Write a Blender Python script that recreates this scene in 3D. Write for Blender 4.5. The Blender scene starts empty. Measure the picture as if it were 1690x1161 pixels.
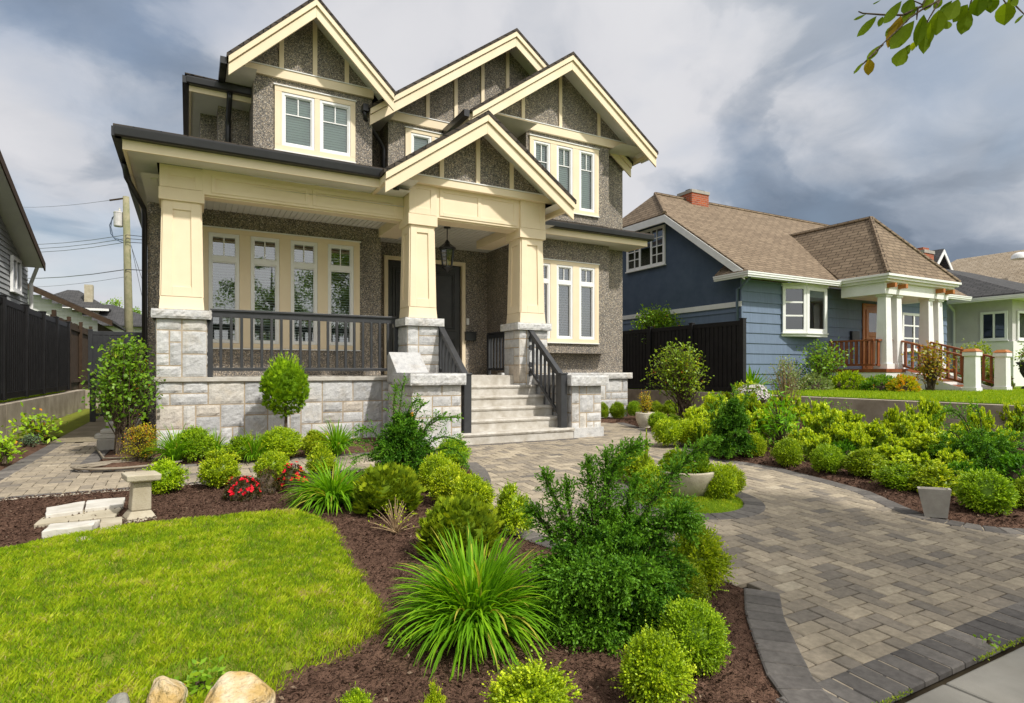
import bpy, math, random
import numpy as np
from mathutils import Vector, noise
from mathutils.geometry import tessellate_polygon
R = math.radians
random.seed(7); RNG = np.random.default_rng(11)
SC = bpy.context.scene; COL = SC.collection

# ------------------------------------------------------------------ camera, sky, sun, exposure
EYE = 1.2; YAW = R(28.63); F = 980.0; CU = 845.0; CV = 612.0      # surveyed from the photograph's vanishing points
cam = bpy.data.objects.new('camera', bpy.data.cameras.new('camera')); COL.objects.link(cam)
cam.location = (0, 0, EYE); cam.rotation_euler = (R(90), 0, -YAW)
cam.data.sensor_width = 36; cam.data.lens = F/1690*36; cam.data.shift_y = (CV-580.5)/1690
cam.data.clip_start = .05; cam.data.clip_end = 3000
SC.camera = cam
SC.view_settings.view_transform = 'Standard'; SC.view_settings.look = 'None'
SC.view_settings.exposure = 0.60; SC.view_settings.gamma = 1
SUN_AZ, SUN_EL = R(24), R(50)                # azimuth from the street (-Y) towards +X
sd = bpy.data.lights.new('sun', 'SUN'); sd.energy = 2.75; sd.angle = R(2); sd.color = (1, .965, .90)
sun = bpy.data.objects.new('sun', sd); COL.objects.link(sun)
to_sun = Vector((math.sin(SUN_AZ)*math.cos(SUN_EL), -math.cos(SUN_AZ)*math.cos(SUN_EL), math.sin(SUN_EL)))
sun.rotation_euler = to_sun.to_track_quat('Z', 'Y').to_euler(); sun.location = to_sun*60

def ray(u, v):
    dx = (u-CU)/F; s, c = math.sin(YAW), math.cos(YAW)
    return Vector((s+dx*c, c-dx*s, -(v-CV)/F))
def nd(nt, t, **k):
    n = nt.nodes.new(t)
    for a, b in k.items(): setattr(n, a, b)
    return n
def math_node(nt, op, a, b=None, clamp=False):
    n = nd(nt, 'ShaderNodeMath', operation=op); n.use_clamp = clamp
    for i, x in enumerate((a, b)):
        if x is None: continue
        if isinstance(x, (int, float)): n.inputs[i].default_value = x
        else: nt.links.new(x, n.inputs[i])
    return n.outputs[0]
def ramp(nt, fac, stops):
    n = nd(nt, 'ShaderNodeValToRGB'); e = n.color_ramp.elements
    while len(e) < len(stops): e.new(.5)
    for el, (p, c) in zip(e, stops): el.position = p; el.color = (*c, 1)
    nt.links.new(fac, n.inputs[0]); return n.outputs[0]
def mixc(nt, fac, a, b, mode='MIX'):
    n = nd(nt, 'ShaderNodeMix', data_type='RGBA', blend_type=mode)
    for s, x in ((0, fac), (6, a), (7, b)):
        if isinstance(x, (int, float)): n.inputs[s].default_value = x
        elif isinstance(x, tuple): n.inputs[s].default_value = (*x, 1)
        else: nt.links.new(x, n.inputs[s])
    return n.outputs[2]

W = bpy.data.worlds.new('World'); SC.world = W; W.use_nodes = True
nt = W.node_tree; bg = nt.nodes['Background']
sky = nd(nt, 'ShaderNodeTexSky', sky_type='NISHITA'); sky.sun_disc = False
sky.sun_elevation = SUN_EL; sky.sun_rotation = math.pi-SUN_AZ; sky.air_density = 1.2; sky.dust_density = 1.5
tc = nd(nt, 'ShaderNodeTexCoord'); DIR = tc.outputs['Generated']
sep = nd(nt, 'ShaderNodeSeparateXYZ'); nt.links.new(DIR, sep.inputs[0])
LOBES = ((760, 60, 3, 26, .16), (1000, 200, 1, 18, .10), (60, 300, 1, 14, .20), (10, 60, 1, 12, .12), (1680, 420, 1, 8, .12), (1240, 330, 1, 6, .06), (1470, 280, 2, 20, -.24), (1300, 310, 1, 9, -.10), (1640, 230, 1, 12, -.06), (180, 110, 1, 11, -.24),
         (330, 190, 1, 8, -.12), (150, 450, 1, 9, -.20), (1640, 60, 1, 12, -.03), (1200, 60, 1, 14, .06))
zc = math_node(nt, 'ADD', math_node(nt, 'MAXIMUM', sep.outputs[2], 0), .34)
cmb = nd(nt, 'ShaderNodeCombineXYZ')
nt.links.new(math_node(nt, 'DIVIDE', sep.outputs[0], zc), cmb.inputs[0])
nt.links.new(math_node(nt, 'DIVIDE', sep.outputs[1], zc), cmb.inputs[1])
def cloud_noise(scale, detail, rough, off, dist=.15):
    mp = nd(nt, 'ShaderNodeMapping'); mp.inputs[1].default_value = off
    nt.links.new(cmb.outputs[0], mp.inputs[0])
    n = nd(nt, 'ShaderNodeTexNoise'); n.inputs['Scale'].default_value = scale
    n.inputs['Detail'].default_value = detail; n.inputs['Roughness'].default_value = rough
    n.inputs['Distortion'].default_value = dist
    nt.links.new(mp.outputs[0], n.inputs['Vector']); return n.outputs[0]
def lobe(u, v, inner, outer):                # 1 towards that bearing, 0 beyond `outer` degrees
    d = v.normalized() if u is None else ray(u, v).normalized()
    dp = nd(nt, 'ShaderNodeVectorMath', operation='DOT_PRODUCT'); dp.inputs[1].default_value = d
    nt.links.new(DIR, dp.inputs[0])
    m = nd(nt, 'ShaderNodeMapRange', interpolation_type='SMOOTHSTEP')
    m.inputs[1].default_value = math.cos(R(outer)); m.inputs[2].default_value = math.cos(R(inner))
    nt.links.new(dp.outputs['Value'], m.inputs[0]); return m.outputs[0]
def centred(x, k): return math_node(nt, 'MULTIPLY', math_node(nt, 'SUBTRACT', x, .5), k)
# thick billowing cloud: broad banks, heaps with firm edges, fine wisps
bank = centred(cloud_noise(1.1, 3, .5, (3.1, 1.7, 0), .3), .9)
heap = centred(ramp(nt, cloud_noise(1.9, 10, .50, (8, 4.6, 0), .5), [(.36, (0, 0, 0)), (.475, (.36, .36, .36)), (.505, (.64, .64, .64)), (.66, (1, 1, 1))]), .46)
wisp = centred(cloud_noise(6.5, 8, .6, (2, 7, 0), .4), .36)
val = math_node(nt, 'ADD', math_node(nt, 'ADD', bank, heap), wisp)
val = math_node(nt, 'ADD', val, .47)
for (u, v, i, o, w) in LOBES:
    val = math_node(nt, 'ADD', val, math_node(nt, 'MULTIPLY', lobe(u, v, i, o), w))
cloud = ramp(nt, val, [(.06, (.118, .150, .200)), (.28, (.195, .228, .282)), (.42, (.295, .318, .360)), (.54, (.405, .415, .445)), (.75, (.475, .475, .495)), (1, (.50, .50, .515))])
fill_glow = lobe(None, to_sun, 5, 88)             # unseen bright cloud added round the sun to lift fill on the facade
cloud = mixc(nt, fill_glow, cloud, (.88, .87, .84))
skyb = mixc(nt, 1.0, sky.outputs[0], (.09, .09, .09), 'MULTIPLY')
gap = math_node(nt, 'MULTIPLY', ramp(nt, cloud_noise(1.6, 5, .5, (1, 9, 0)), [(.35, (1, 1, 1)), (.5, (0, 0, 0))]), .35)
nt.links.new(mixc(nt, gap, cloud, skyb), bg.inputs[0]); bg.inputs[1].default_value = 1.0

# ------------------------------------------------------------------ survey helpers
def P(u, v, X=None, Y=None, Z=None, D=None):
    d = ray(u, v)
    if X is not None: t = X/d.x
    elif Y is not None: t = Y/d.y
    elif Z is not None: t = (Z-EYE)/d.z
    else: t = D
    return Vector((0, 0, EYE))+d*t
def gz(y):                                   # the front yard falls gently towards the street
    if y >= 8: return 0.0
    return -.043*(8-max(y, 1.0))
def gzn(y): return np.where(y >= 8, 0.0, -.043*(8-np.clip(y, 1.0, 8)))
def G(u, v, dz=0.0):
    z = 0.0
    for _ in range(12):
        p = P(u, v, Z=z+dz); z = gz(p.y)
    return Vector((p.x, p.y, gz(p.y)+dz))
def depth(p): return p.x*math.sin(YAW)+p.y*math.cos(YAW)

# ------------------------------------------------------------------ materials
def material(name, base, rough=.6, spec=.3, metal=0.0):
    m = bpy.data.materials.new(name); m.use_nodes = True
    b = m.node_tree.nodes['Principled BSDF']
    b.inputs['Base Color'].default_value = (*base, 1); b.inputs['Roughness'].default_value = rough
    b.inputs['Specular IOR Level'].default_value = spec; b.inputs['Metallic'].default_value = metal
    return m, m.node_tree, b
def coords(nt, kind='Object', scale=(1, 1, 1)):
    t = nd(nt, 'ShaderNodeTexCoord'); mp = nd(nt, 'ShaderNodeMapping'); mp.inputs[3].default_value = scale
    nt.links.new(t.outputs[kind], mp.inputs[0]); return mp.outputs[0]
def tex_noise(nt, vec, scale, detail=4, rough=.55):
    n = nd(nt, 'ShaderNodeTexNoise'); n.inputs['Scale'].default_value = scale
    n.inputs['Detail'].default_value = detail; n.inputs['Roughness'].default_value = rough
    nt.links.new(vec, n.inputs['Vector']); return n.outputs[0]
def bump(nt, b, h, strength=.3, dist=.01):
    n = nd(nt, 'ShaderNodeBump'); n.inputs['Strength'].default_value = strength; n.inputs['Distance'].default_value = dist
    nt.links.new(h, n.inputs['Height']); nt.links.new(n.outputs[0], b.inputs['Normal'])
def grime(name, c0, c1, scale=3, rough=.6, spec=.3, fine=60, bs=.15, bd=.004, detail=6, lo=.35, hi=.65):
    m, nt, b = material(name, c0, rough, spec); v = coords(nt)
    n1 = tex_noise(nt, v, scale, detail, .6)
    nt.links.new(ramp(nt, n1, [(lo, c0), (hi, c1)]), b.inputs['Base Color'])
    bump(nt, b, tex_noise(nt, v, fine, 3), bs, bd); return m
def pebble(name):
    m, nt, b = material(name, (.2, .2, .2), .85, .2); v = coords(nt)
    vo = nd(nt, 'ShaderNodeTexVoronoi'); vo.inputs['Scale'].default_value = 74; nt.links.new(v, vo.inputs['Vector'])
    s = nd(nt, 'ShaderNodeSeparateColor'); nt.links.new(vo.outputs['Color'], s.inputs[0])
    c = ramp(nt, s.outputs[0], [(0, (.075, .072, .070)), (.30, (.158, .148, .138)), (.55, (.245, .222, .195)), (.78, (.345, .28, .205)), (.92, (.48, .41, .32)), (1, (.62, .58, .52))])
    big = ramp(nt, tex_noise(nt, v, 1.1, 6, .65), [(.3, (.84, .84, .85)), (.7, (1.12, 1.11, 1.09))])
    streak = ramp(nt, tex_noise(nt, coords(nt, 'Object', (3.2, 3.2, .35)), 1.5, 6, .65), [(.32, (.86, .86, .87)), (.62, (1.06, 1.05, 1.04))])
    nt.links.new(mixc(nt, 1, mixc(nt, 1, c, big, 'MULTIPLY'), streak, 'MULTIPLY'), b.inputs['Base Color'])
    bump(nt, b, vo.outputs['Distance'], .55, .012); return m
def shingle(name, c0, c1, gap, bw=.33, bh=.145):
    m, nt, b = material(name, c0, .9, .15); v = coords(nt, 'UV')
    br = nd(nt, 'ShaderNodeTexBrick'); br.inputs['Scale'].default_value = 1
    br.inputs['Brick Width'].default_value = bw; br.inputs['Row Height'].default_value = bh
    br.inputs['Mortar Size'].default_value = .013; br.inputs['Mortar Smooth'].default_value = .3
    br.offset = .37; br.inputs['Color1'].default_value = (*c0, 1); br.inputs['Color2'].default_value = (*c1, 1); br.inputs['Mortar'].default_value = (*gap, 1)
    nt.links.new(v, br.inputs['Vector'])
    n = ramp(nt, tex_noise(nt, v, 9, 6, .7), [(.3, (.78, .78, .78)), (.7, (1.2, 1.18, 1.15))])
    nt.links.new(mixc(nt, 1, br.outputs['Color'], n, 'MULTIPLY'), b.inputs['Base Color'])
    bump(nt, b, br.outputs['Fac'], -.5, .02); return m
def brickmat(name):
    m, nt, b = material(name, (.35, .1, .05), .85, .2); v = coords(nt, 'UV')
    br = nd(nt, 'ShaderNodeTexBrick'); br.inputs['Scale'].default_value = 1
    br.inputs['Brick Width'].default_value = .21; br.inputs['Row Height'].default_value = .075; br.inputs['Mortar Size'].default_value = .008
    br.inputs['Color1'].default_value = (.42, .10, .035, 1); br.inputs['Color2'].default_value = (.27, .06, .03, 1); br.inputs['Mortar'].default_value = (.30, .22, .17, 1)
    nt.links.new(v, br.inputs['Vector']); nt.links.new(br.outputs['Color'], b.inputs['Base Color']); bump(nt, b, br.outputs['Fac'], -.4, .01); return m
def stonemat(name, warm=0):
    m, nt, b = material(name, (.5, .5, .5), .85, .25); v = coords(nt)
    at = nd(nt, 'ShaderNodeAttribute', attribute_name='tint')
    base = ramp(nt, at.outputs['Fac'], [(0, (.41, .408, .405)), (.4, (.51, .503, .495)), (.75, (.59, .582, .568)), (.95, (.57, .54, .49)), (1, (.53, .46, .38))])
    vein = ramp(nt, tex_noise(nt, v, 11, 8, .72), [(.30, (.70, .70, .72)), (.5, (1, 1, 1)), (.72, (1.13, 1.12, 1.11))])
    c = mixc(nt, 1, base, vein, 'MULTIPLY')
    st = ramp(nt, tex_noise(nt, v, 3.1, 5), [(.55, (1, 1, 1)), (.8, (.84, .76, .64))])
    nt.links.new(mixc(nt, 1, c, st, 'MULTIPLY'), b.inputs['Base Color'])
    bump(nt, b, tex_noise(nt, v, 34, 7, .65), .55, .02); return m
def attrmat(name, stops, rough=.85, spec=.2, nscale=25, bs=.25, bd=.004, lo=.75, hi=1.2):
    m, nt, b = material(name, stops[0][1], rough, spec); v = coords(nt)
    at = nd(nt, 'ShaderNodeAttribute', attribute_name='tint')
    base = ramp(nt, at.outputs['Fac'], stops)
    k = ramp(nt, tex_noise(nt, v, nscale, 6, .65), [(.3, (lo,)*3), (.7, (hi,)*3)])
    k2 = ramp(nt, tex_noise(nt, v, .9, 6, .65), [(.3, (.84,)*3), (.7, (1.08,)*3)])
    nt.links.new(mixc(nt, 1, mixc(nt, 1, base, k, 'MULTIPLY'), k2, 'MULTIPLY'), b.inputs['Base Color'])
    bump(nt, b, tex_noise(nt, v, 140, 4), bs, bd); return m
def leafmat(name, stops, transl=.35, rough=.45, spec=.35, tcol=None):
    m = bpy.data.materials.new(name); m.use_nodes = True; nt = m.node_tree; b = nt.nodes['Principled BSDF']; out = nt.nodes['Material Output']
    b.inputs['Roughness'].default_value = rough; b.inputs['Specular IOR Level'].default_value = spec
    at = nd(nt, 'ShaderNodeAttribute', attribute_name='tint')
    oi = nd(nt, 'ShaderNodeObjectInfo')
    c = mixc(nt, 1, ramp(nt, at.outputs['Fac'], stops), oi.outputs['Color'], 'MULTIPLY')
    nt.links.new(c, b.inputs['Base Color'])
    tr = nd(nt, 'ShaderNodeBsdfTranslucent')
    nt.links.new(mixc(nt, 1, c, tcol or (1.35, 1.25, .55), 'MULTIPLY'), tr.inputs[0])
    mx = nd(nt, 'ShaderNodeMixShader'); mx.inputs[0].default_value = transl
    nt.links.new(b.outputs[0], mx.inputs[1]); nt.links.new(tr.outputs[0], mx.inputs[2]); nt.links.new(mx.outputs[0], out.inputs[0]); return m
def glassmat(name, tint, refl=.16, through=.9):
    m = bpy.data.materials.new(name); m.use_nodes = True; nt = m.node_tree; nt.nodes.remove(nt.nodes['Principled BSDF']); out = nt.nodes['Material Output']
    g = nd(nt, 'ShaderNodeBsdfGlossy'); g.inputs['Roughness'].default_value = .015; g.inputs[0].default_value = (.93, .96, 1, 1)
    t = nd(nt, 'ShaderNodeBsdfTransparent'); t.inputs[0].default_value = (*tint, 1)
    fr = nd(nt, 'ShaderNodeFresnel'); fr.inputs[0].default_value = 1.5
    f = math_node(nt, 'ADD', fr.outputs[0], refl, True)
    mx = nd(nt, 'ShaderNodeMixShader'); nt.links.new(f, mx.inputs[0]); nt.links.new(t.outputs[0], mx.inputs[1]); nt.links.new(g.outputs[0], mx.inputs[2]); nt.links.new(mx.outputs[0], out.inputs[0]); return m
def sidingmat(name, c, vary=.12, vert=True):
    m, nt, b = material(name, c, .6, .25); v = coords(nt, 'Object', (9, 9, .8))
    k = ramp(nt, tex_noise(nt, v, 1.6, 5, .6), [(.3, (1-vary,)*3), (.7, (1+vary,)*3)])
    nt.links.new(mixc(nt, 1, (c[0], c[1], c[2]), k, 'MULTIPLY'), b.inputs['Base Color']); return m
M = {}
M['stucco'] = pebble('pebble_dash')
M['cream'] = grime('cream_paint', (.765, .622, .425), (.84, .705, .505), 1.1, .55, .3, 80, .08, .002, 9, .3, .62)
M['white'] = grime('white_paint', (.77, .76, .73), (.83, .82, .80), 4, .45, .35, 70, .04, .002)
M['vinyl'] = grime('white_vinyl', (.80, .79, .77), (.84, .835, .82), 4, .35, .4, 70, .02, .001)
M['soffit'] = grime('soffit_board', (.66, .64, .58), (.72, .70, .64), 2, .6, .2, 40, .03, .002)
M['black'] = grime('black_gutter', (.012, .012, .013), (.02, .02, .021), 3, .32, .5, 40, .03, .002)
M['rail'] = grime('charcoal_metal', (.030, .031, .034), (.042, .043, .047), 5, .42, .45, 60, .05, .002)
M['door'] = grime('dark_door', (.018, .017, .017), (.03, .028, .027), 5, .4, .45, 60, .05, .002)
M['stone'] = stonemat('granite')
M['mortar'] = grime('mortar', (.36, .28, .19), (.46, .37, .27), 8, .95, .1)
M['tread'] = grime('granite_tread', (.40, .36, .30), (.57, .54, .49), 6, .8, .25, 90, .3, .006, 8)
M['shingle'] = shingle('dark_shingle', (.055, .045, .038), (.085, .07, .058), (.02, .018, .016))
M['tanshingle'] = shingle('tan_shingle', (.245, .185, .128), (.175, .130, .090), (.045, .033, .024), .36, .15)
M['greyshingle'] = shingle('grey_shingle', (.085, .083, .085), (.06, .06, .062), (.025, .025, .025))
M['tile'] = shingle('tan_tile', (.40, .33, .25), (.31, .25, .18), (.11, .085, .06), .34, .17)
M['brick'] = brickmat('chimney_brick')
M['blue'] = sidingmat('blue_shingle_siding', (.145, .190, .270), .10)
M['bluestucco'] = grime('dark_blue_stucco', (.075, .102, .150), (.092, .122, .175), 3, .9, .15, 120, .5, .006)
M['greysiding'] = sidingmat('grey_siding', (.36, .37, .37), .08)
M['palesiding'] = sidingmat('pale_siding', (.62, .62, .60), .06)
M['palestucco'] = grime('pale_stucco', (.52, .495, .485), (.58, .555, .545), 3, .9, .15, 120, .4, .006)
M['whiteblock'] = grime('white_masonry', (.70, .69, .66), (.76, .75, .72), 3, .85, .15, 90, .4, .006)
M['redwood'] = grime('red_stain', (.22, .062, .022), (.30, .095, .035), 5, .5, .35)
M['oak'] = grime('orange_oak', (.36, .12, .025), (.44, .16, .035), 8, .4, .4)
M['vinylblack'] = grime('black_fence', (.0075, .0072, .0078), (.014, .0135, .014), 4, .5, .35, 50, .05, .002)
M['brownfence'] = grime('brown_fence', (.045, .028, .017), (.07, .045, .028), 6, .8, .2)
M['greenpole'] = grime('treated_pole', (.20, .20, .11), (.30, .27, .17), 4, .85, .15, 40, .4, .01)
M['concrete'] = grime('concrete_wall', (.29, .245, .19), (.46, .40, .32), 2.2, .9, .15, 60, .3, .006, 8)
M['conpale'] = grime('cast_concrete', (.36, .31, .22), (.48, .43, .33), 5, .9, .15, 70, .4, .008, 8)
M['congrey'] = grime('grey_concrete', (.30, .275, .24), (.42, .39, .34), 5, .9, .15, 70, .35, .006, 8)
M['slab'] = grime('pale_slab', (.46, .43, .37), (.60, .57, .52), 6, .85, .2, 60, .35, .008, 8)
M['walk'] = grime('sidewalk_concrete', (.27, .25, .215), (.34, .32, .28), 2, .92, .15, 150, .35, .004, 8)
M['aggregate'] = grime('exposed_aggregate', (.24, .20, .13), (.33, .28, .20), 3, .95, .1, 160, .6, .008, 8)
M['paver'] = attrmat('drive_pavers', [(0, (.155, .138, .120)), (.3, (.225, .193, .155)), (.5, (.295, .247, .185)), (.8, (.385, .322, .235)), (1, (.445, .38, .285))])
M['border'] = attrmat('charcoal_pavers', [(0, (.095, .086, .080)), (.6, (.140, .127, .116)), (1, (.195, .175, .155))])
M['joint'] = grime('joint_sand', (.045, .035, .022), (.09, .07, .045), 5, .95, .1)
M['gravel'] = grime('limestone_gravel', (.42, .36, .27), (.60, .54, .44), 30, .95, .1, 120, .6, .01)
M['mulch'] = attrmat('mulch', [(0, (.065, .036, .025)), (.5, (.13, .074, .052)), (.9, (.19, .112, .080)), (1, (.32, .23, .16))], .95, .1, 45, 1.0, .02, .5, 1.5)
M['soil'] = grime('bed_soil', (.085, .048, .033), (.16, .093, .064), 14, .97, .08, 55, 1.0, .03, 9)
M['turf'] = grime('turf_base', (.15, .16, .03), (.22, .25, .03), 5, .95, .1, 90, .6, .02, 8)
M['fargrass'] = grime('far_lawn', (.16, .27, .012), (.24, .37, .02), 2.5, .9, .1, 150, 1.0, .03, 9)
M['land'] = grime('land', (.07, .09, .03), (.10, .11, .05), .5, .95, .1)
M['asphalt'] = grime('asphalt', (.045, .045, .046), (.06, .06, .06), 3, .9, .2)
M['wood'] = grime('bare_stick', (.42, .30, .16), (.52, .39, .22), 8, .8, .2)
M['bark'] = grime('bark', (.06, .042, .028), (.13, .10, .07), 14, .95, .1, 50, .8, .02)
M['twig'] = grime('dry_twig', (.30, .20, .11), (.42, .31, .18), 14, .9, .1)
M['rock'] = grime('sandstone_rock', (.46, .31, .12), (.66, .56, .40), 5, .9, .15, 26, 1.0, .03, 12, .42, .58)
M['greyrock'] = grime('grey_rock', (.20, .19, .165), (.30, .285, .25), 6, .9, .15, 40, .6, .02, 9)
M['hose'] = grime('hose_rubber', (.20, .165, .12), (.27, .23, .175), 8, .55, .3)
M['metal'] = grime('galvanised', (.50, .48, .46), (.62, .60, .57), 6, .45, .4)
M['glass'] = glassmat('window_glass', (.80, .90, .85), .20)
M['glassdark'] = glassmat('window_glass_far', (.45, .5, .5), .10)
M['glassgreen'] = glassmat('upper_window_glass', (.80, .96, .90), .09)
M['blind'] = grime('white_blind', (.60, .62, .60), (.66, .67, .65), 3, .7, .2)
M['lamp'] = glassmat('lantern_glass', (.8, .75, .6), .1)
M['urn'] = grime('black_urn', (.02, .02, .022), (.035, .035, .037), 6, .5, .4)
M['pot'] = grime('cream_pot', (.50, .44, .34), (.60, .55, .45), 9, .8, .2, 40, .5, .01)
M['orange'] = leafmat('tag_orange', [(0, (.65, .28, .02)), (1, (.7, .32, .03))], .1)
L = {}
L['box'] = leafmat('boxwood_leaf', [(0, (0.105, 0.19, 0.005)), (0.5, (0.28, 0.41, 0.009)), (0.85, (0.5, 0.62, 0.015)), (1, (0.66, 0.74, 0.045))], .24)
L['yew'] = leafmat('holly_leaf', [(0, (0.018, 0.07, 0.004)), (0.6, (0.052, 0.16, 0.009)), (1, (0.155, 0.33, 0.02))], .25, .5, .22)
L['lily'] = leafmat('lily_blade', [(0, (0.08, 0.22, 0.008)), (0.6, (0.19, 0.41, 0.014)), (0.94, (0.33, 0.56, 0.02)), (1, (0.55, 0.5, 0.08))], .42, .5, .15)
L['cyp'] = leafmat('cypress_spray', [(0, (0.06, 0.11, 0.005)), (0.5, (0.19, 0.28, 0.01)), (1, (0.44, 0.52, 0.02))], .25, .7, .15)
L['euph'] = leafmat('euphorbia_leaf', [(0, (0.09, 0.19, 0.014)), (0.5, (0.22, 0.36, 0.018)), (1, (0.36, 0.46, 0.025))], .3)
L['euphead'] = leafmat('euphorbia_head', [(0, (.38, .52, .012)), (1, (.66, .76, .03))], .3)
L['broad'] = leafmat('broad_leaf', [(0, (0.063, 0.1488, 0.012)), (0.55, (0.153, 0.2888, 0.018)), (0.9, (0.288, 0.4287, 0.03)), (1, (0.36, 0.1575, 0.036))], .35)
L['maple'] = leafmat('maple_leaf', [(0, (0.2, 0.26, 0.02)), (0.5, (0.34, 0.3, 0.025)), (0.8, (0.48, 0.2, 0.02)), (1, (0.5, 0.09, 0.02))], .35)
L['spirea'] = leafmat('spirea_leaf', [(0, (0.238, 0.28, 0.012)), (0.55, (0.504, 0.462, 0.015)), (0.8, (0.7, 0.336, 0.015)), (1, (0.728, 0.14, 0.02))], .35)
L['red'] = leafmat('red_petal', [(0, (.62, .006, .018)), (1, (.85, .015, .04))], .25, .5, .2, (1.2, .8, .8))
L['redleaf'] = leafmat('azalea_leaf', [(0, (.05, .04, .012)), (.6, (.08, .075, .016)), (1, (.16, .055, .025))], .25)
L['petal'] = leafmat('white_petal', [(0, (.62, .56, .54)), (1, (.8, .76, .74))], .25, .6, .2, (1, 1, 1))
L['tree'] = leafmat('tree_leaf', [(0, (0.072, 0.1425, 0.011)), (0.6, (0.152, 0.2625, 0.0154)), (1, (0.288, 0.39, 0.022))], .4)
L['beech'] = leafmat('branch_leaf', [(0, (.085, .150, .006)), (.7, (.15, .22, .010)), (1, (.32, .20, .02))], .60, .8, .08)
L['grass'] = leafmat('grass_blade', [(0, (0.11, 0.22, 0.006)), (0.3, (0.2, 0.34, 0.008)), (0.6, (0.37, 0.49, 0.012)), (0.9, (0.54, 0.6, 0.04)), (1, (0.5, 0.42, 0.17))], .35, .6, .2)
L['bluegreen'] = leafmat('bluegreen_leaf', [(0, (0.096, 0.18, 0.091)), (1, (0.208, 0.3, 0.169))], .3)

# ------------------------------------------------------------------ scene helpers
def tag(o, label=None, cat=None, group=None, kind=None):
    if label: o['label'] = label
    if cat: o['category'] = cat
    if group: o['group'] = group
    if kind: o['kind'] = kind
    return o
def thing(name, label, cat, loc=(0, 0, 0), group=None, rz=0):
    o = bpy.data.objects.new(name, None); COL.objects.link(o); o.location = loc; o.rotation_euler = (0, 0, rz)
    o.empty_display_size = .1
    return tag(o, label, cat, group)
def rootloc(o):
    while o.parent: o = o.parent
    return Vector(o.location)
def link(name, me, parent=None, loc=None):
    o = bpy.data.objects.new(name, me); COL.objects.link(o)
    if parent: o.parent = parent
    if loc is not None: o.location = loc
    return o
class MB:
    def __init__(s): s.v = []; s.f = []; s.m = []; s.t = []
    def face(s, pts, mi=0, t=.5):
        i = len(s.v); s.v += [tuple(p) for p in pts]; s.f.append(tuple(range(i, i+len(pts)))); s.m.append(mi); s.t.append(t); return s
    def hexa(s, a, b, mi=0, t=.5):           # a: four bottom points, b: four top points (counter-clockwise from above)
        i = len(s.v); s.v += [tuple(p) for p in a]+[tuple(p) for p in b]
        for q in ((3, 2, 1, 0), (4, 5, 6, 7), (0, 1, 5, 4), (1, 2, 6, 5), (2, 3, 7, 6), (3, 0, 4, 7)):
            s.f.append(tuple(i+k for k in q)); s.m.append(mi); s.t.append(t)
        return s
    def box(s, x0, x1, y0, y1, z0, z1, mi=0, t=.5):
        x0, x1 = min(x0, x1), max(x0, x1); y0, y1 = min(y0, y1), max(y0, y1); z0, z1 = min(z0, z1), max(z0, z1)
        return s.hexa([(x0, y0, z0), (x1, y0, z0), (x1, y1, z0), (x0, y1, z0)], [(x0, y0, z1), (x1, y0, z1), (x1, y1, z1), (x0, y1, z1)], mi, t)
    def taper(s, cx, cy, z0, z1, w0, d0, w1, d1, mi=0, t=.5):
        f = lambda w, d, z: [(cx-w/2, cy-d/2, z), (cx+w/2, cy-d/2, z), (cx+w/2, cy+d/2, z), (cx-w/2, cy+d/2, z)]
        return s.hexa(f(w0, d0, z0), f(w1, d1, z1), mi, t)
    def prism(s, poly, off, mi=0, t=.5):     # any planar polygon swept by a vector
        a = [Vector(p) for p in poly]; o = Vector(off); n = len(a)
        nr = Vector((0, 0, 0))
        for k in range(n): nr += a[k].cross(a[(k+1) % n])
        if nr.dot(o) > 0: a.reverse()
        i = len(s.v); s.v += [tuple(p) for p in a]+[tuple(p+o) for p in a]
        s.f.append(tuple(range(i, i+n))); s.f.append(tuple(range(i+2*n-1, i+n-1, -1)))
        for k in range(n): s.f.append((i+(k+1) % n, i+k, i+n+k, i+n+(k+1) % n))
        s.m += [mi]*(n+2); s.t += [t]*(n+2); return s
    def bar(s, p, q, w, h, mi=0, up=(0, 0, 1)):
        p, q = Vector(p), Vector(q); d = (q-p).normalized(); sx = d.cross(Vector(up)).normalized()*w/2; uz = sx.cross(d).normalized()*h/2
        return s.hexa([p-sx-uz, p+sx-uz, q+sx-uz, q-sx-uz], [p-sx+uz, p+sx+uz, q+sx+uz, q-sx+uz], mi)
    def tube(s, pts, r, n=8, mi=0, caps=True):
        pts = [Vector(p) for p in pts]; rr = r if hasattr(r, '__len__') else [r]*len(pts); i0 = len(s.v); pv = None
        for k, p in enumerate(pts):
            d = (pts[min(k+1, len(pts)-1)]-pts[max(k-1, 0)]).normalized()
            a = (pv-d*pv.dot(d)) if pv else d.cross(Vector((0, 0, 1)) if abs(d.z) < .9 else Vector((1, 0, 0)))
            a.normalize(); pv = a; b = d.cross(a)
            for j in range(n):
                w = 2*math.pi*j/n; s.v.append(tuple(p+(a*math.cos(w)+b*math.sin(w))*rr[k]))
        for k in range(len(pts)-1):
            for j in range(n):
                a, b = i0+k*n+j, i0+k*n+(j+1) % n
                s.f.append((a, b, b+n, a+n)); s.m.append(mi); s.t.append(.5)
        if caps:
            s.f.append(tuple(range(i0+n-1, i0-1, -1))); e = i0+(len(pts)-1)*n; s.f.append(tuple(range(e, e+n))); s.m += [mi]*2; s.t += [.5]*2
        return s
    def lathe(s, c, prof, n=24, mi=0):       # prof: (radius, z)
        i0 = len(s.v); c = Vector(c)
        for r, z in prof:
            for j in range(n):
                w = 2*math.pi*j/n; s.v.append((c.x+r*math.cos(w), c.y+r*math.sin(w), c.z+z))
        for k in range(len(prof)-1):
            for j in range(n):
                a, b = i0+k*n+j, i0+k*n+(j+1) % n
                s.f.append((a, b, b+n, a+n)); s.m.append(mi); s.t.append(.5)
        return s
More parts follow.
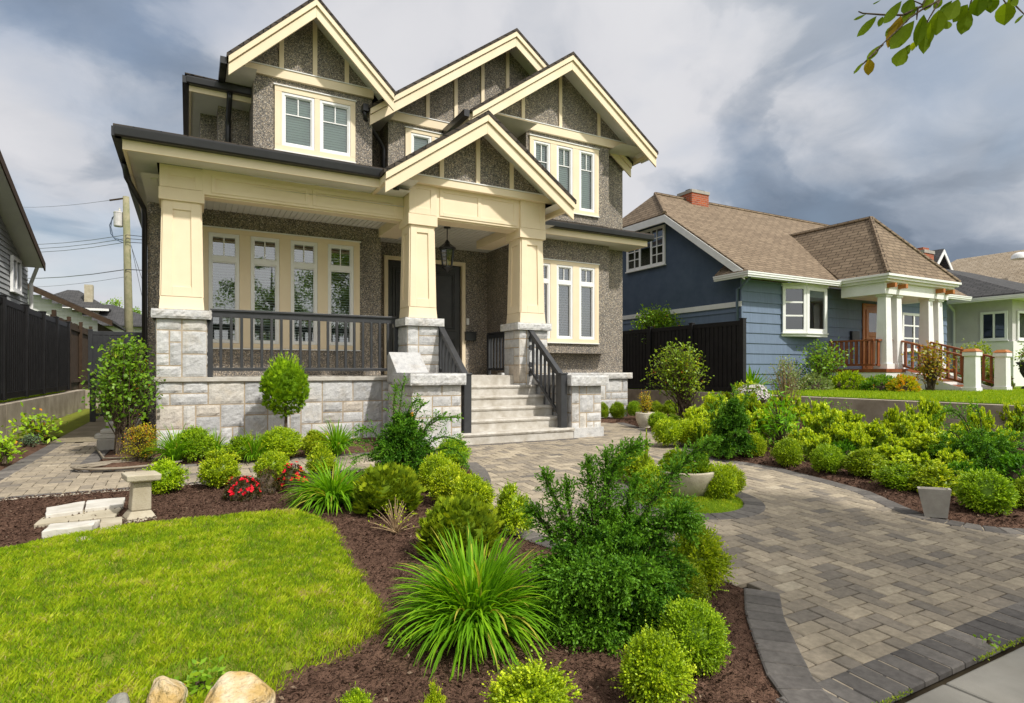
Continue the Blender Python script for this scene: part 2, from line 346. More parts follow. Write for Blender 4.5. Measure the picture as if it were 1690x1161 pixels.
    def build(s, name, mats, parent=None, smooth=False, bevel=0, world=True, kind=None):
        if not isinstance(mats, (list, tuple)): mats = [mats]
        off = rootloc(parent) if (parent and world) else Vector((0, 0, 0))
        vs = np.array(s.v, dtype=float); me = bpy.data.meshes.new(name)
        me.from_pydata([tuple(x) for x in (vs-np.array(off))], [], s.f)
        for m in mats: me.materials.append(m)
        me.polygons.foreach_set('material_index', s.m)
        at = me.attributes.new('tint', 'FLOAT', 'FACE'); at.data.foreach_set('value', s.t)
        uv = me.uv_layers.new(name='UVMap'); arr = np.zeros((len(me.loops), 2))
        for p in me.polygons:
            n = p.normal
            if abs(n.z) > .998: a, b = Vector((1, 0, 0)), Vector((0, 1, 0))
            else:
                a = Vector((0, 0, 1)).cross(n).normalized(); b = n.cross(a)
            for li in p.loop_indices:
                q = Vector(s.v[me.loops[li].vertex_index]); arr[li] = (q.dot(a), q.dot(b))
        uv.data.foreach_set('uv', arr.ravel())
        if smooth: me.polygons.foreach_set('use_smooth', [True]*len(me.polygons))
        me.update()
        o = link(name, me, parent)
        if bevel:
            bv = o.modifiers.new('edge', 'BEVEL'); bv.width = bevel; bv.segments = 2; bv.limit_method = 'ANGLE'; bv.angle_limit = R(40)
        if kind: o['kind'] = kind
        return o
def copy_tree(o, parent=None):
    c = o.copy(); COL.objects.link(c)
    if parent: c.parent = parent
    for ch in list(o.children): copy_tree(ch, c)
    return c

# ------------------------------------------------------------------ rough ashlar stonework
def stone_face(mb, O, A, N, W_, H_, unit=.175, seed=1):
    rd = random.Random(seed); O, A, N = Vector(O), Vector(A).normalized(), Vector(N).normalized(); Z = Vector((0, 0, 1))
    nx, ny = max(1, round(W_/unit)), max(1, round(H_/unit)); ux, uy = W_/nx, H_/ny
    used = [[0]*ny for _ in range(nx)]
    for j in range(ny):
        for i in range(nx):
            if used[i][j]: continue
            opts = rd.choice([(2, 1), (3, 1), (2, 2), (1, 1), (3, 2), (2, 2), (1, 2), (2, 1), (3, 1)])
            w = 0
            while w < opts[0] and i+w < nx and not used[i+w][j]: w += 1
            h = min(opts[1], ny-j)
            if nx-(i+w) == 1 and not used[i+w][j] and w < 3 and rd.random() < .5: w += 1
            while h > 1 and any(used[i+a][j+b] for a in range(w) for b in range(h)): h -= 1
            for a in range(w):
                for b in range(h): used[i+a][j+b] = 1
            g = .0095; x0, x1, y0, y1 = i*ux+g, (i+w)*ux-g, j*uy+g, (j+h)*uy-g
            if i == 0: x0 -= g
            if i+w == nx: x1 += g
            rough_patch(mb, O, A, Z, N, x0, x1, y0, y1, rd.random()**1.0, .045, .015, rd)
def rough_patch(mb, O, A, B, N, x0, x1, y0, y1, t, cell, amp, rd, base=.004):
    nu, nv = max(2, round((x1-x0)/cell)), max(2, round((y1-y0)/cell)); i0 = len(mb.v); off = Vector((rd.random()*50, rd.random()*50, rd.random()*50))
    tx, ty = rd.uniform(-.3, .3), rd.uniform(-.3, .3)
    for j in range(nv+1):
        for i in range(nu+1):
            a, b = i/nu, j/nv; e = min(a, 1-a)*(x1-x0); f = min(b, 1-b)*(y1-y0); k = min(1, min(e, f)/.014)
            q = O+A*(x0+(x1-x0)*a)+B*(y0+(y1-y0)*b)
            nn = noise.noise(q*7+off)*.7+noise.noise(q*27+off)*.45
            jit = (noise.noise(q*17+off*2)*.004) if k < 1 else 0
            mb.v.append(tuple(q+N*(base+.004+k*(.010+amp*(abs(nn)*1.5-.15)+(tx*(a-.5)+ty*(b-.5))*amp*1.2))+A*jit+B*jit))
    for j in range(nv):
        for i in range(nu):
            c = i0+j*(nu+1)+i; fc = (c, c+1, c+nu+2, c+nu+1)
            mb.f.append(fc); mb.m.append(0); mb.t.append(t)
    ring = [i0+i for i in range(nu+1)]+[i0+j*(nu+1)+nu for j in range(1, nv+1)]+[i0+nv*(nu+1)+i for i in range(nu-1, -1, -1)]+[i0+j*(nu+1) for j in range(nv-1, 0, -1)]
    b0 = len(mb.v)
    for r in ring: mb.v.append(tuple(Vector(mb.v[r])-N*.03))
    n = len(ring)
    for k in range(n): mb.f.append((ring[(k+1) % n], ring[k], b0+k, b0+(k+1) % n)); mb.m.append(0); mb.t.append(t)
def stone_block(mb, x0, x1, y0, y1, z0, z1, seed, left=True, right=True):
    mb.box(x0-.005, x1+.005, y0-.005, y1, z0, z1, 1)
    stone_face(mb, (x0, y0, z0), (1, 0, 0), (0, -1, 0), x1-x0, z1-z0, seed=seed)
    if left: stone_face(mb, (x0, y1, z0), (0, -1, 0), (-1, 0, 0), y1-y0, z1-z0, seed=seed+1)
    if right: stone_face(mb, (x1, y0, z0), (0, 1, 0), (1, 0, 0), y1-y0, z1-z0, seed=seed+2)
def rough_cap(mb, x0, x1, y0, y1, z0, z1, seed, pieces=1):
    rd = random.Random(seed); n = pieces
    for k in range(n):
        a, b = x0+(x1-x0)*k/n+(.003 if k else 0), x0+(x1-x0)*(k+1)/n-(.003 if k < n-1 else 0); t = .45+.4*rd.random()
        mb.box(a+.012, b-.012, y0+.02, y1-.02, z0, z1-.004, 0, t)
        mb.face([(a, y0, z1), (b, y0, z1), (b, y1, z1), (a, y1, z1)], 0, t); mb.face([(a, y1, z0), (b, y1, z0), (b, y0, z0), (a, y0, z0)], 0, t)
        O = Vector((a, y0, z0)); rough_patch(mb, O, Vector((1, 0, 0)), Vector((0, 0, 1)), Vector((0, -1, 0)), 0, b-a, 0, z1-z0, t, .035, .02, rd, -.008)
        if k == 0: rough_patch(mb, Vector((x0, y1, z0)), Vector((0, -1, 0)), Vector((0, 0, 1)), Vector((-1, 0, 0)), 0, y1-y0, 0, z1-z0, t, .035, .02, rd, -.008)
        if k == n-1: rough_patch(mb, Vector((x1, y0, z0)), Vector((0, 1, 0)), Vector((0, 0, 1)), Vector((1, 0, 0)), 0, y1-y0, 0, z1-z0, t, .035, .02, rd, -.008)

# ------------------------------------------------------------------ wall, window and gable builders (walls facing the street)
def wall_front(mb, y, x0, x1, z0, z1, holes=(), depth_=.13, mi=0):
    xs = sorted({x0, x1, *[h[0] for h in holes], *[h[1] for h in holes]}); zs = sorted({z0, z1, *[h[2] for h in holes], *[h[3] for h in holes]})
    for a, b in zip(xs, xs[1:]):
        for c, d in zip(zs, zs[1:]):
            mx, mz = (a+b)/2, (c+d)/2
            if any(h[0] < mx < h[1] and h[2] < mz < h[3] for h in holes): continue
            mb.face([(a, y, c), (b, y, c), (b, y, d), (a, y, d)], mi)
    for h in holes:
        a, b, c, d = h; e = y+depth_
        mb.face([(a, y, c), (a, y, d), (a, e, d), (a, e, c)], mi).face([(b, y, d), (b, y, c), (b, e, c), (b, e, d)], mi)
        mb.face([(a, y, d), (b, y, d), (b, e, d), (a, e, d)], mi).face([(b, y, c), (a, y, c), (a, e, c), (b, e, c)], mi)
def frame_boxes(mb, x0, x1, z0, z1, w, y0, y1, mi=0):
    mb.box(x0, x0+w, y0, y1, z0, z1, mi).box(x1-w, x1, y0, y1, z0, z1, mi).box(x0+w, x1-w, y0, y1, z1-w, z1, mi).box(x0+w, x1-w, y0, y1, z0, z0+w, mi)
def blinds(name, x0, x1, z0, z1, y, parent, tilt, pitch=.048, mat='blind'):
    mb = MB(); z = z1-.02; w = pitch*.56; dz, dy = math.sin(tilt)*w, math.cos(tilt)*w
    while z > z0+.02:
        mb.face([(x0, y-dy, z-dz), (x1, y-dy, z-dz), (x1, y+dy, z+dz), (x0, y+dy, z+dz)]); z -= pitch
    mb.box(x0, x1, y-.02, y+.02, z1-.02, z1+.02)
    return mb.build(name, M[mat], parent)
def window(root, y, x0, x1, z0, z1, units, cw=.09, head=None, grid='top2', transom=None, tilt=1.1, glass='glass', trim='cream', fr='vinyl', sill=True, vsplit=.38, fw=.05, pitch=.05):
    """casing round a group of units set in a hole; every unit has its own frame, pane and blind"""
    mb = MB(); cy0, cy1 = y-.035, y+.02
    mb.box(x0, x0+cw, cy0, cy1, z0+cw, z1-cw).box(x1-cw, x1, cy0, cy1, z0+cw, z1-cw).box(x0, x1, cy0, cy1, z1-cw, z1).box(x0, x1, cy0, cy1, z0, z0+cw)
    us = sorted(units); edges = [x0+cw]+[e for u in us for e in u]+[x1-cw]
    for a, b in zip(edges[::2], edges[1::2]):
        if b-a > .012: mb.box(a, b, cy0+.004, cy1, z0+cw, z1-cw)
    w = mb.build('window', M[trim], root, bevel=.004)
    MB().box(x0-.02, x1+.02, y-.055, y+.0, z1+.002, z1+.022).build('flashing', M['white'], w)
    if sill: MB().box(x0-.01, x1+.01, y-.055, y+.0, z0-.022, z0-.002).build('sill', M['white'], w)
    a0, a1 = z0+cw, z1-cw
    for (ux0, ux1) in us:
        f = MB(); frame_boxes(f, ux0+.002, ux1-.002, a0+.002, a1-.002, fw, y-.022, y+.05)
        ix0, ix1, iz0, iz1 = ux0+fw, ux1-fw, a0+fw, a1-fw; rects = [(ix0, ix1, iz0, iz1)]
        if transom:
            zt = a1-(a1-a0)*transom; f.box(ix0, ix1, y-.024, y+.05, zt-.045, zt+.045); rects = [(ix0, ix1, zt+.045, iz1), (ix0, ix1, iz0, zt-.045)]
        for r in rects: frame_boxes(f, r[0], r[1], r[2], r[3], .022, y-.006, y+.05)
        xm = (ix0+ix1)/2
        if grid == 'top2' and not transom:
            zt = iz1-(iz1-iz0)*vsplit; f.box(ix0+.022, ix1-.022, y+.006, y+.03, zt-.011, zt+.011).box(xm-.011, xm+.011, y+.006, y+.03, zt+.011, iz1-.022)
        if grid == 'top2' and transom: f.box(xm-.010, xm+.010, y+.012, y+.03, rects[0][2]+.02, rects[0][3]-.02)
        f.build('frame', M[fr], w, bevel=.003)
        p = MB()
        for r in rects: p.face([(r[0]+.01, y+.034, r[2]+.01), (r[1]-.01, y+.034, r[2]+.01), (r[1]-.01, y+.034, r[3]-.01), (r[0]+.01, y+.034, r[3]-.01)])
        p.build('pane', M[glass], w)
        blinds('blind', ix0+.012, ix1-.012, iz0, iz1, y+.10, w, tilt, pitch)
    return w
def gable(root, xc, half, zap, s, yr, yw, yback, beam=None, strips=(), tri_z=None, board=.33, trim_w=.085, wall_lo=None):
    zt = lambda x: zap-s*abs(x-xc); xl, xr = xc-half, xc+half
    rf = MB(); th = .07
    for sg in (-1, 1):
        xe = xc+sg*(half+.03)
        rf.prism([(xe, yr-.045, zt(xe)), (xc, yr-.045, zap), (xc, yr-.045, zap+th), (xe, yr-.045, zt(xe)+th)], (0, yback-yr+.045, 0))
    roof = rf.build('roof', M['shingle'], root)
    so = MB()
    for sg in (-1, 1):
        xe = xc+sg*(half-.01)
        so.prism([(xe, yr+.045, zt(xe)-.05), (xc, yr+.045, zap-.05), (xc, yr+.045, zap-.09), (xe, yr+.045, zt(xe)-.09)], (0, yw-yr-.045, 0))
    so.build('soffit', M['soffit'], roof)
    bb = MB(); d = board
    for sg in (-1, 1):
        xe = xc+sg*half
        lo = lambda o0, o1: [(xe, 0, zt(xe)-o0), (xc, 0, zap-o0), (xc, 0, zap-o1), (xe, 0, zt(xe)-o1)]
        for (o0, o1, y0, y1) in ((.0, d*.36, yr-.035, yr+.04), (d*.36+.012, d, yr, yr+.04)):
            bb.prism([(p[0], y0, p[2]) for p in lo(o0, o1)], (0, y1-y0, 0))
    bb.build('bargeboard', M['cream'], roof, bevel=.004)
    if tri_z is not None:
        t = MB(); hx = (zap-.05-tri_z)/s; hx2 = min(hx, half-.02)
        poly = [(xc-hx2, yw, tri_z), (xc+hx2, yw, tri_z), (xc+hx2, yw, zt(xc+hx2)-.06), (xc, yw, zap-.06), (xc-hx2, yw, zt(xc-hx2)-.06)]
        t.face(poly); t.build('gable_wall', M['stucco'], root)
    b = MB()
    if beam:
        z0, z1, bx0, bx1 = beam; b.box(bx0, bx1, yw-.06, yw+.02, z0, z1); b.build('beam', M['cream'], root, bevel=.004)
        MB().box(bx0, bx1, yw-.075, yw-.002, z1+.002, z1+.02).build('flashing', M['white'], root)
    for x in strips:
        zb = (beam[1]+.02) if beam else tri_z; za = lambda q: zt(q)-.075
        MB().prism([(x-trim_w/2, yw-.035, zb), (x+trim_w/2, yw-.035, zb), (x+trim_w/2, yw-.035, za(x+trim_w/2)), *([(xc, yw-.035, za(xc))] if abs(x-xc) < trim_w/2 else []), (x-trim_w/2, yw-.035, za(x-trim_w/2))], (0, .033, 0)).build('timber_strip', M['cream'], root, bevel=.003)
    return roof
def gutter_x(x0, x1, y, z, root, h=.13, d=.12):  # gutter running along the facade, front lip at y
    mb = MB(); prof = [(0, .02), (.02, 0), (d, 0), (d, h), (d-.012, h), (d-.012, .02), (.028, .02), (.018, h-.03), (.0, h), (-.012, h), (-.012, h-.02)]
    n = len(prof); i0 = len(mb.v)
    for x in (x0, x1):
        for a, b in prof: mb.v.append((x, y+a, z+b))
    for k in range(n): mb.f.append((i0+k, i0+(k+1) % n, i0+n+(k+1) % n, i0+n+k)); mb.m.append(0); mb.t.append(.5)
    mb.f.append(tuple(range(i0, i0+n))); mb.f.append(tuple(range(i0+2*n-1, i0+n-1, -1))); mb.m += [0]*2; mb.t += [.5]*2
    return mb.build('gutter', M['black'], root)
def panel_mould(mb, x0, x1, z0, z1, y, w=.07, t=.014):  # raised stiles and rails leaving a sunk panel
    frame_boxes(mb, x0, x1, z0, z1, w, y-t, y+.002)

# ------------------------------------------------------------------ the main house
FL = 1.11
H = thing('craftsman_house', 'two storey grey pebble dash house with cream trim, four front gables and stone porch', 'house', (4.6, 10.2, 0))
b = MB()
PW = (.22, 3.08, 1.62, 3.81)            # big porch window
wall_front(b, 12.15, -.62, 3.52, .2, 4.7, [(.30, 3.0, 1.70, 3.73)])
b.face([(3.52, 12.15, .9), (3.52, 13.3, .9), (3.52, 13.3, 4.7), (3.52, 12.15, 4.7)])
wall_front(b, 13.3, 3.52, 6.55, .9, 4.7, [(4.0, 5.86, FL, 3.74)], .05)
b.face([(6.55, 13.3, .9), (6.55, 12.15, .9), (6.55, 12.15, 4.7), (6.55, 13.3, 4.7)])
wall_front(b, 12.15, 6.55, 9.9, 0, 4.7)
b.face([(9.9, 12.15, 0), (9.9, 24, 0), (9.9, 24, 6.7), (9.9, 12.15, 6.7)])
b.face([(-.62, 24, 0), (-.62, 12.15, 0), (-.62, 12.15, 4.7), (-.62, 24, 4.7)])
b.face([(9.9, 24, 0), (-.62, 24, 0), (-.62, 24, 6.7), (9.9, 24, 6.7)])
b.face([(-.6, 12.2, 1.0), (9.88, 12.2, 1.0), (9.88, 24, 1.0), (-.6, 24, 1.0)])
b.face([(-.6, 12.3, 4.72), (9.88, 12.3, 4.72), (9.88, 24, 4.72), (-.6, 24, 4.72)])
b.build('wall', M['stucco'], H)
# lower right bay
b = MB(); BX0, BX1, BY = 6.68, 9.22, 11.85
wall_front(b, BY, BX0, BX1, 1.62, 4.3, [(7.02, 8.82, 1.94, 3.73)])
b.face([(BX1, BY, 1.62), (BX1, 12.15, 1.62), (BX1, 12.15, 4.3), (BX1, BY, 4.3)]).face([(BX0, 12.15, 1.62), (BX0, BY, 1.62), (BX0, BY, 4.3), (BX0, 12.15, 4.3)])
b.face([(BX0, 12.15, 1.62), (BX1, 12.15, 1.62), (BX1, BY, 1.62), (BX0, BY, 1.62)])
b.build('bay_wall', M['stucco'], H)
# upper storey walls
b = MB()
wall_front(b, 12.15, 1.08, 3.34, 5.2, 6.95, [(1.53, 2.92, 5.51, 6.59)])
b.face([(1.08, 13.05, 4.9), (1.08, 12.15, 4.9), (1.08, 12.15, 6.95), (1.08, 13.05, 6.95)]).face([(3.34, 12.15, 4.9), (3.34, 13.2, 4.9), (3.34, 13.2, 7.1), (3.34, 12.15, 7.1)])
b.face([(1.08, 12.15, 5.2), (1.08, 13.05, 5.2), (3.34, 13.05, 5.2), (3.34, 12.15, 5.2)])
wall_front(b, 13.05, .52, 1.08, 4.7, 6.6); b.face([(.52, 13.6, 4.7), (.52, 13.05, 4.7), (.52, 13.05, 6.6), (.52, 13.6, 6.6)])
wall_front(b, 13.6, .22, .52, 4.7, 6.6)
wall_front(b, 13.2, 3.34, 3.80, 4.9, 7.2)
wall_front(b, 12.55, 3.80, 7.2, 4.8, 6.8, [(4.25, 5.35, 5.3, 6.45)])
b.face([(3.80, 13.2, 4.8), (3.80, 12.55, 4.8), (3.80, 12.55, 6.8), (3.80, 13.2, 6.8)])
wall_front(b, 11.85, 6.84, 9.22, 4.78, 6.95, [(6.98, 8.82, 5.06, 6.56)])
b.face([(6.84, 12.6, 4.5), (6.84, 11.85, 4.78), (6.84, 11.85, 6.95), (6.84, 12.6, 6.95)]).face([(9.22, 11.85, 4.78), (9.22, 12.15, 4.78), (9.22, 12.15, 6.95), (9.22, 11.85, 6.95)])
b.face([(6.84, 11.85, 4.78), (6.84, 12.15, 4.78), (9.22, 12.15, 4.78), (9.22, 11.85, 4.78)])
wall_front(b, 12.15, 9.22, 9.9, 4.6, 7.2)
b.face([(.22, 24, 4.7), (.22, 13.6, 4.7), (.22, 13.6, 6.6), (.22, 24, 6.6)])
b.build('upper_wall', M['stucco'], H)
# windows
un = []
for (a, c) in ((344, 395), (413.6, 461), (479.6, 524), (541, 583.7)): un.append((P(a, 450, Y=12.13).x, P(c, 450, Y=12.13).x))
window(H, 12.15, *PW, un, cw=.085, transom=.235, tilt=.50)
un = [(1.585, 2.19), (2.29, 2.90)]
window(H, 12.15, 1.456, 2.99, 5.43, 6.66, un, cw=.10, tilt=1.25, glass='glassgreen')
window(H, 12.55, 4.18, 5.42, 5.24, 6.52, [(4.31, 4.79), (4.87, 5.32)], cw=.08, tilt=1.25, glass='glassgreen', grid='')
un3 = [(7.03, 7.48), (7.66, 8.12), (8.31, 8.77)]
window(H, 11.85, 6.92, 8.89, 4.99, 6.63, un3, cw=.085, tilt=1.2, glass='glassgreen', vsplit=.30)
window(H, 11.85, 6.92, 8.89, 1.87, 3.80, un3, cw=.085, transom=.24, tilt=.28, pitch=.06)
# gables
gable(H, 2.13, 1.50, 8.20, .967, 11.6, 12.15, 17, (6.80, 6.97, .92, 3.36), (1.58, 2.20, 2.82), 6.9)
gable(H, 6.66, 3.40, 9.03, .734, 12.0, 12.55, 18, (6.62, 6.80, 3.55, 7.4), (4.70, 5.38, 6.06, 6.72), 6.75)
gable(H, 7.75, 2.53, 8.44, .72, 11.3, 11.85, 17, (6.75, 6.94, 5.75, 10.1), (6.75, 7.77, 8.90), 6.9)
MB().face([(5.3, 11.34, 6.70), (5.3, 12.55, 6.70), (6.84, 12.55, 6.70), (6.84, 11.34, 6.70)]).build('soffit', M['soffit'], H); MB().face([(9.22, 11.34, 6.70), (9.22, 12.3, 6.70), (10.2, 12.3, 6.70), (10.2, 11.34, 6.70)]).build('soffit', M['soffit'], H)
e = MB().box(10.13, 10.21, 11.36, 17, 6.56, 6.71).build('fascia', M['cream'], H)
MB().box(5.17, 5.25, 11.36, 12.9, 6.46, 6.60).build('fascia', M['cream'], H); MB().box(5.04, 5.16, 11.30, 12.7, 6.50, 6.64).build('gutter', M['black'], H)
MB().box(3.12, 3.23, 12.0, 13.2, 6.48, 6.62).build('gutter', M['black'], H); MB().face([(3.25, 12.05, 6.6), (3.25, 13.2, 6.6), (3.82, 13.2, 6.6), (3.82, 12.05, 6.6)]).build('soffit', M['soffit'], H)
MB().box(.50, .60, 11.62, 13.0, 6.62, 6.74).build('gutter', M['black'], H); MB().face([(.62, 11.66, 6.66), (.62, 13, 6.66), (1.1, 13, 6.66), (1.1, 11.66, 6.66)]).build('soffit', M['soffit'], H)
# flat eave at the upper left corner
MB().box(.02, 1.08, 12.56, 12.60, 6.40, 6.52).box(.02, .06, 12.60, 20, 6.40, 6.52).build('fascia', M['cream'], H, bevel=.003)
gutter_x(-.02, 1.08, 12.44, 6.50, H); MB().box(-.09, .018, 12.46, 20, 6.50, 6.63).build('gutter', M['black'], H)
MB().face([(.06, 12.6, 6.42), (.06, 20, 6.42), (1.08, 20, 6.42), (1.08, 12.6, 6.42)]).build('soffit', M['soffit'], H)
MB().prism([(-.05, 12.45, 6.63), (1.08, 12.45, 6.63), (3.2, 15.7, 8.1), (3.2, 18, 8.1), (-.05, 12.45, 6.66)], (0, 0, .02)).face([(-.05, 12.45, 6.64), (3.2, 15.7, 8.1), (3.2, 20, 8.1), (-.05, 20, 6.64)]).face([(10.3, 12.4, 6.6), (10.3, 22, 6.6), (6, 20, 8.4), (6, 16, 8.4)]).build('roof', M['shingle'], H)
def downspout(pts, r=.042):
    MB().tube(pts, r, 8).build('downspout', M['black'], H, smooth=True)
downspout([(.70, 12.50, 6.50), (.70, 12.56, 6.36), (.70, 12.97, 6.16), (.70, 12.99, 6.0), (.70, 12.99, 4.9)], .05)
downspout([(3.16, 12.06, 6.50), (3.2, 12.15, 6.36), (3.62, 12.55, 6.12), (3.72, 12.62, 6.0), (3.72, 12.66, 4.9)])
downspout([(-.86, 10.9, 4.40), (-.84, 11.05, 4.22), (-.66, 11.9, 3.98), (-.66, 12.10, 3.86), (-.66, 12.1, .25)])
# porch: eave, soffit, beam
MB().box(-.80, 2.87, 9.84, 9.88, 4.28, 4.42).box(-.80, -.76, 9.88, 20, 4.28, 4.42).build('fascia', M['cream'], H, bevel=.003)
gutter_x(-.88, 2.84, 9.72, 4.42, H, .14); MB().box(-.92, -.805, 9.74, 20, 4.42, 4.55).build('gutter', M['black'], H)
MB().face([(-.76, 9.88, 4.32), (-.76, 20, 4.32), (-.41, 20, 4.32), (-.41, 9.88, 4.32)]).face([(-.41, 9.88, 4.32), (-.41, 10.36, 4.32), (3.4, 10.36, 4.32), (3.4, 9.88, 4.32)]).build('soffit', M['soffit'], H)
mb = MB(); mb.face([(-.62, 10.4, 4.15), (-.62, 12.16, 4.15), (6.56, 12.16, 4.15), (6.56, 10.2, 4.15)]).face([(3.5, 12.16, 4.15), (3.5, 13.31, 4.15), (6.56, 13.31, 4.15), (6.56, 12.16, 4.15)])
x = -.5
while x < 6.5:                          # tongue and groove boards
    mb.box(x, x+.085, 10.62, 12.14 if x < 3.45 else 13.29, 4.135, 4.149); x += .1
mb.build('porch_ceiling', M['soffit'], H)
mb = MB(); mb.box(.20, 3.42, 10.361, 10.66, 3.93, 4.32); panel_mould(mb, .32, 1.78, 3.97, 4.25, 10.36, .06); panel_mould(mb, 1.84, 3.30, 3.97, 4.25, 10.36, .06)
mb.box(.21, 3.41, 10.40, 10.62, 3.905, 3.932); mb.build('porch_beam', M['cream'], H, bevel=.003)
MB().box(-.37, -.09, 10.8, 12.16, 3.93, 4.32).build('porch_beam', M['cream'], H)
rf = MB(); k = .325; zr = lambda y: 4.56+k*(y-9.75)
rf.prism([(-.90, 9.74, 4.555), (3.4, 9.74, 4.555), (3.4, 13.2, zr(13.2)), (.24, 13.2, zr(13.2)), (.24, 10.88, zr(10.88))], (0, 0, .03))
rf.prism([(-.90, 9.74, 4.556), (.24, 10.88, zr(10.88)+.001), (.24, 20, zr(10.88)+.001), (-.90, 20, 4.556)], (0, 0, .03)); rf.build('roof', M['shingle'], H)
# right skirt roof
MB().prism([(6.2, 11.26, 4.56), (10.18, 11.26, 4.56), (9.86, 12.16, 4.80), (6.2, 12.16, 4.80)], (0, 0, .03)).prism([(10.18, 11.26, 4.561), (10.18, 12.16, 4.561), (9.86, 12.16, 4.80)], (0, 0, .03)).build('roof', M['shingle'], H)
MB().box(6.2, 10.02, 11.38, 11.42, 4.29, 4.43).box(10.02, 10.06, 11.38, 12.16, 4.29, 4.43).build('fascia', M['cream'], H, bevel=.003)
gutter_x(6.2, 10.16, 11.25, 4.43, H); MB().box(10.065, 10.17, 11.375, 12.16, 4.43, 4.56).build('gutter', M['black'], H)
MB().face([(6.6, 11.42, 4.30), (6.6, 12.15, 4.30), (10.02, 12.15, 4.30), (10.02, 11.42, 4.30)]).build('soffit', M['soffit'], H)
# stone base, piers, ledge, floor
mb = MB(); stone_block(mb, -.41, 3.37, 10.36, 10.98, -.05, 1.03, 5, True, False); mb.build('stone_base', [M['stone'], M['mortar']], H)
MB().box(-.45, 3.37, 10.31, 10.74, 1.03, 1.095).build('ledge', M['tread'], H, bevel=.006)
mb = MB(); stone_block(mb, 6.25, 9.95, 12.02, 12.15, -.05, 1.0, 77, False, True); mb.build('stone_base', [M['stone'], M['mortar']], H)
mb = MB(); rough_cap(mb, 6.25, 10.06, 11.94, 12.16, 1.0, 1.15, 31, 4); mb.build('ledge', M['stone'], H)
MB().box(-.4, 6.56, 10.745, 13.32, .9, FL-.01).box(3.38, 6.56, 10.2, 10.74, .9, FL-.005).build('porch_floor', M['tread'], H)
# columns: pier, cap, tapered shaft, head
def column(x0, x1, y, depth_, seed, pz0=-.05, left=True):
    c = thing('porch_column', None, None); c.parent = H
    def bp(mb, n, m, **k):
        o = mb.build(n, m, H, **k); o.parent = c; return o
    cx, cy, w = (x0+x1)/2, y+depth_/2, x1-x0
    mb = MB(); stone_block(mb, x0, x1, y, y+depth_, pz0, 1.99, seed); bp(mb, 'stone_pier', [M['stone'], M['mortar']])
    mb = MB(); rough_cap(mb, x0-.07, x1+.07, y-.07, y+depth_+.07, 1.99, 2.13, seed+9, 2 if w < .62 else 1); bp(mb, 'pier_cap', M['stone'])
    sw = w-.10; mb = MB(); mb.taper(cx, cy, 2.13, 2.33, sw+.05, sw+.05, sw+.02, sw+.02).taper(cx, cy, 2.33, 3.79, sw-.01, sw-.01, sw-.06, sw-.06)
    for sg in ('f', 'l', 'r'):          # framed panels on the shaft
        for (a0, a1, z0, z1) in ((0, .26, 2.332, 3.788), (.74, 1, 2.332, 3.788), (.26, .74, 2.332, 2.48), (.26, .74, 3.66, 3.788)):
            def pt(a, z, o):
                hw = (sw-.01-.05*(z-2.33)/1.46)/2; q = (a-.5)*2*hw
                return {'f': (cx+q, cy-hw-o, z), 'l': (cx-hw-o, cy-q, z), 'r': (cx+hw+o, cy+q, z)}[sg]
            mb.prism([pt(a0, z0, -.004), pt(a1, z0, -.004), pt(a1, z1, -.004), pt(a0, z1, -.004)], Vector(pt(0, z0, .022))-Vector(pt(0, z0, -.004)))
    bp(mb, 'column_shaft', M['cream'], bevel=.003)
    mb = MB(); hw = sw/2+.015; mb.box(cx-hw, cx+hw, cy-hw, cy+hw, 3.79, 4.64 if seed != 40 else 4.32)
    zt = 4.55 if seed != 40 else 4.28
    panel_mould(mb, cx-hw, cx+hw, 3.98, zt, cy-hw, .12, .012); mb.box(cx-hw-.012, cx+hw+.012, cy-hw-.0125, cy+hw+.012, 3.788, 3.975)
    bp(mb, 'column_head', M['cream'], bevel=.003)
    return c
column(-.41, .25, 10.36, .62, 40, 1.096); column(3.38, 3.97, 10.0, .6, 50); column(5.62, 6.25, 10.0, .6, 60)
# portico beam and gable
mb = MB(); mb.box(3.94, 5.66, 10.06, 10.5, 3.96, 4.64)
panel_mould(mb, 4.0, 5.60, 4.0, 4.50, 10.06, .07, .014); mb.box(4.76, 4.83, 10.046, 10.062, 4.07, 4.43)
mb.box(3.94, 5.66, 10.10, 10.46, 3.935, 3.962)
mb.box(3.42, 6.21, 10.00, 10.06, 4.50, 4.642)
mb.box(5.74, 6.12, 10.56, 12.2, 3.96, 4.149); mb.box(5.727, 5.742, 10.62, 12.1, 3.99, 4.11); mb.box(3.46, 3.86, 10.56, 12.1, 3.96, 4.149)
mb.build('portico_beam', M['cream'], H, bevel=.003)
gable(H, 4.69, 1.86, 5.76, .71, 9.5, 9.98, 12.4, (4.50, 4.63, 3.05, 6.33), (4.00, 4.72, 5.43), 4.6, .33, .08)
MB().box(2.83, 2.90, 9.55, 10.4, 4.30, 4.42).build('fascia', M['cream'], H); MB().box(6.46, 6.53, 9.55, 11.3, 4.30, 4.42).build('fascia', M['cream'], H)
MB().face([(2.9, 9.54, 4.40), (2.9, 10.3, 4.40), (3.43, 10.3, 4.40), (3.43, 9.54, 4.40)]).build('soffit', M['soffit'], H); MB().face([(6.20, 9.54, 4.40), (6.20, 11.3, 4.40), (6.5, 11.3, 4.40), (6.5, 9.54, 4.40)]).build('soffit', M['soffit'], H)
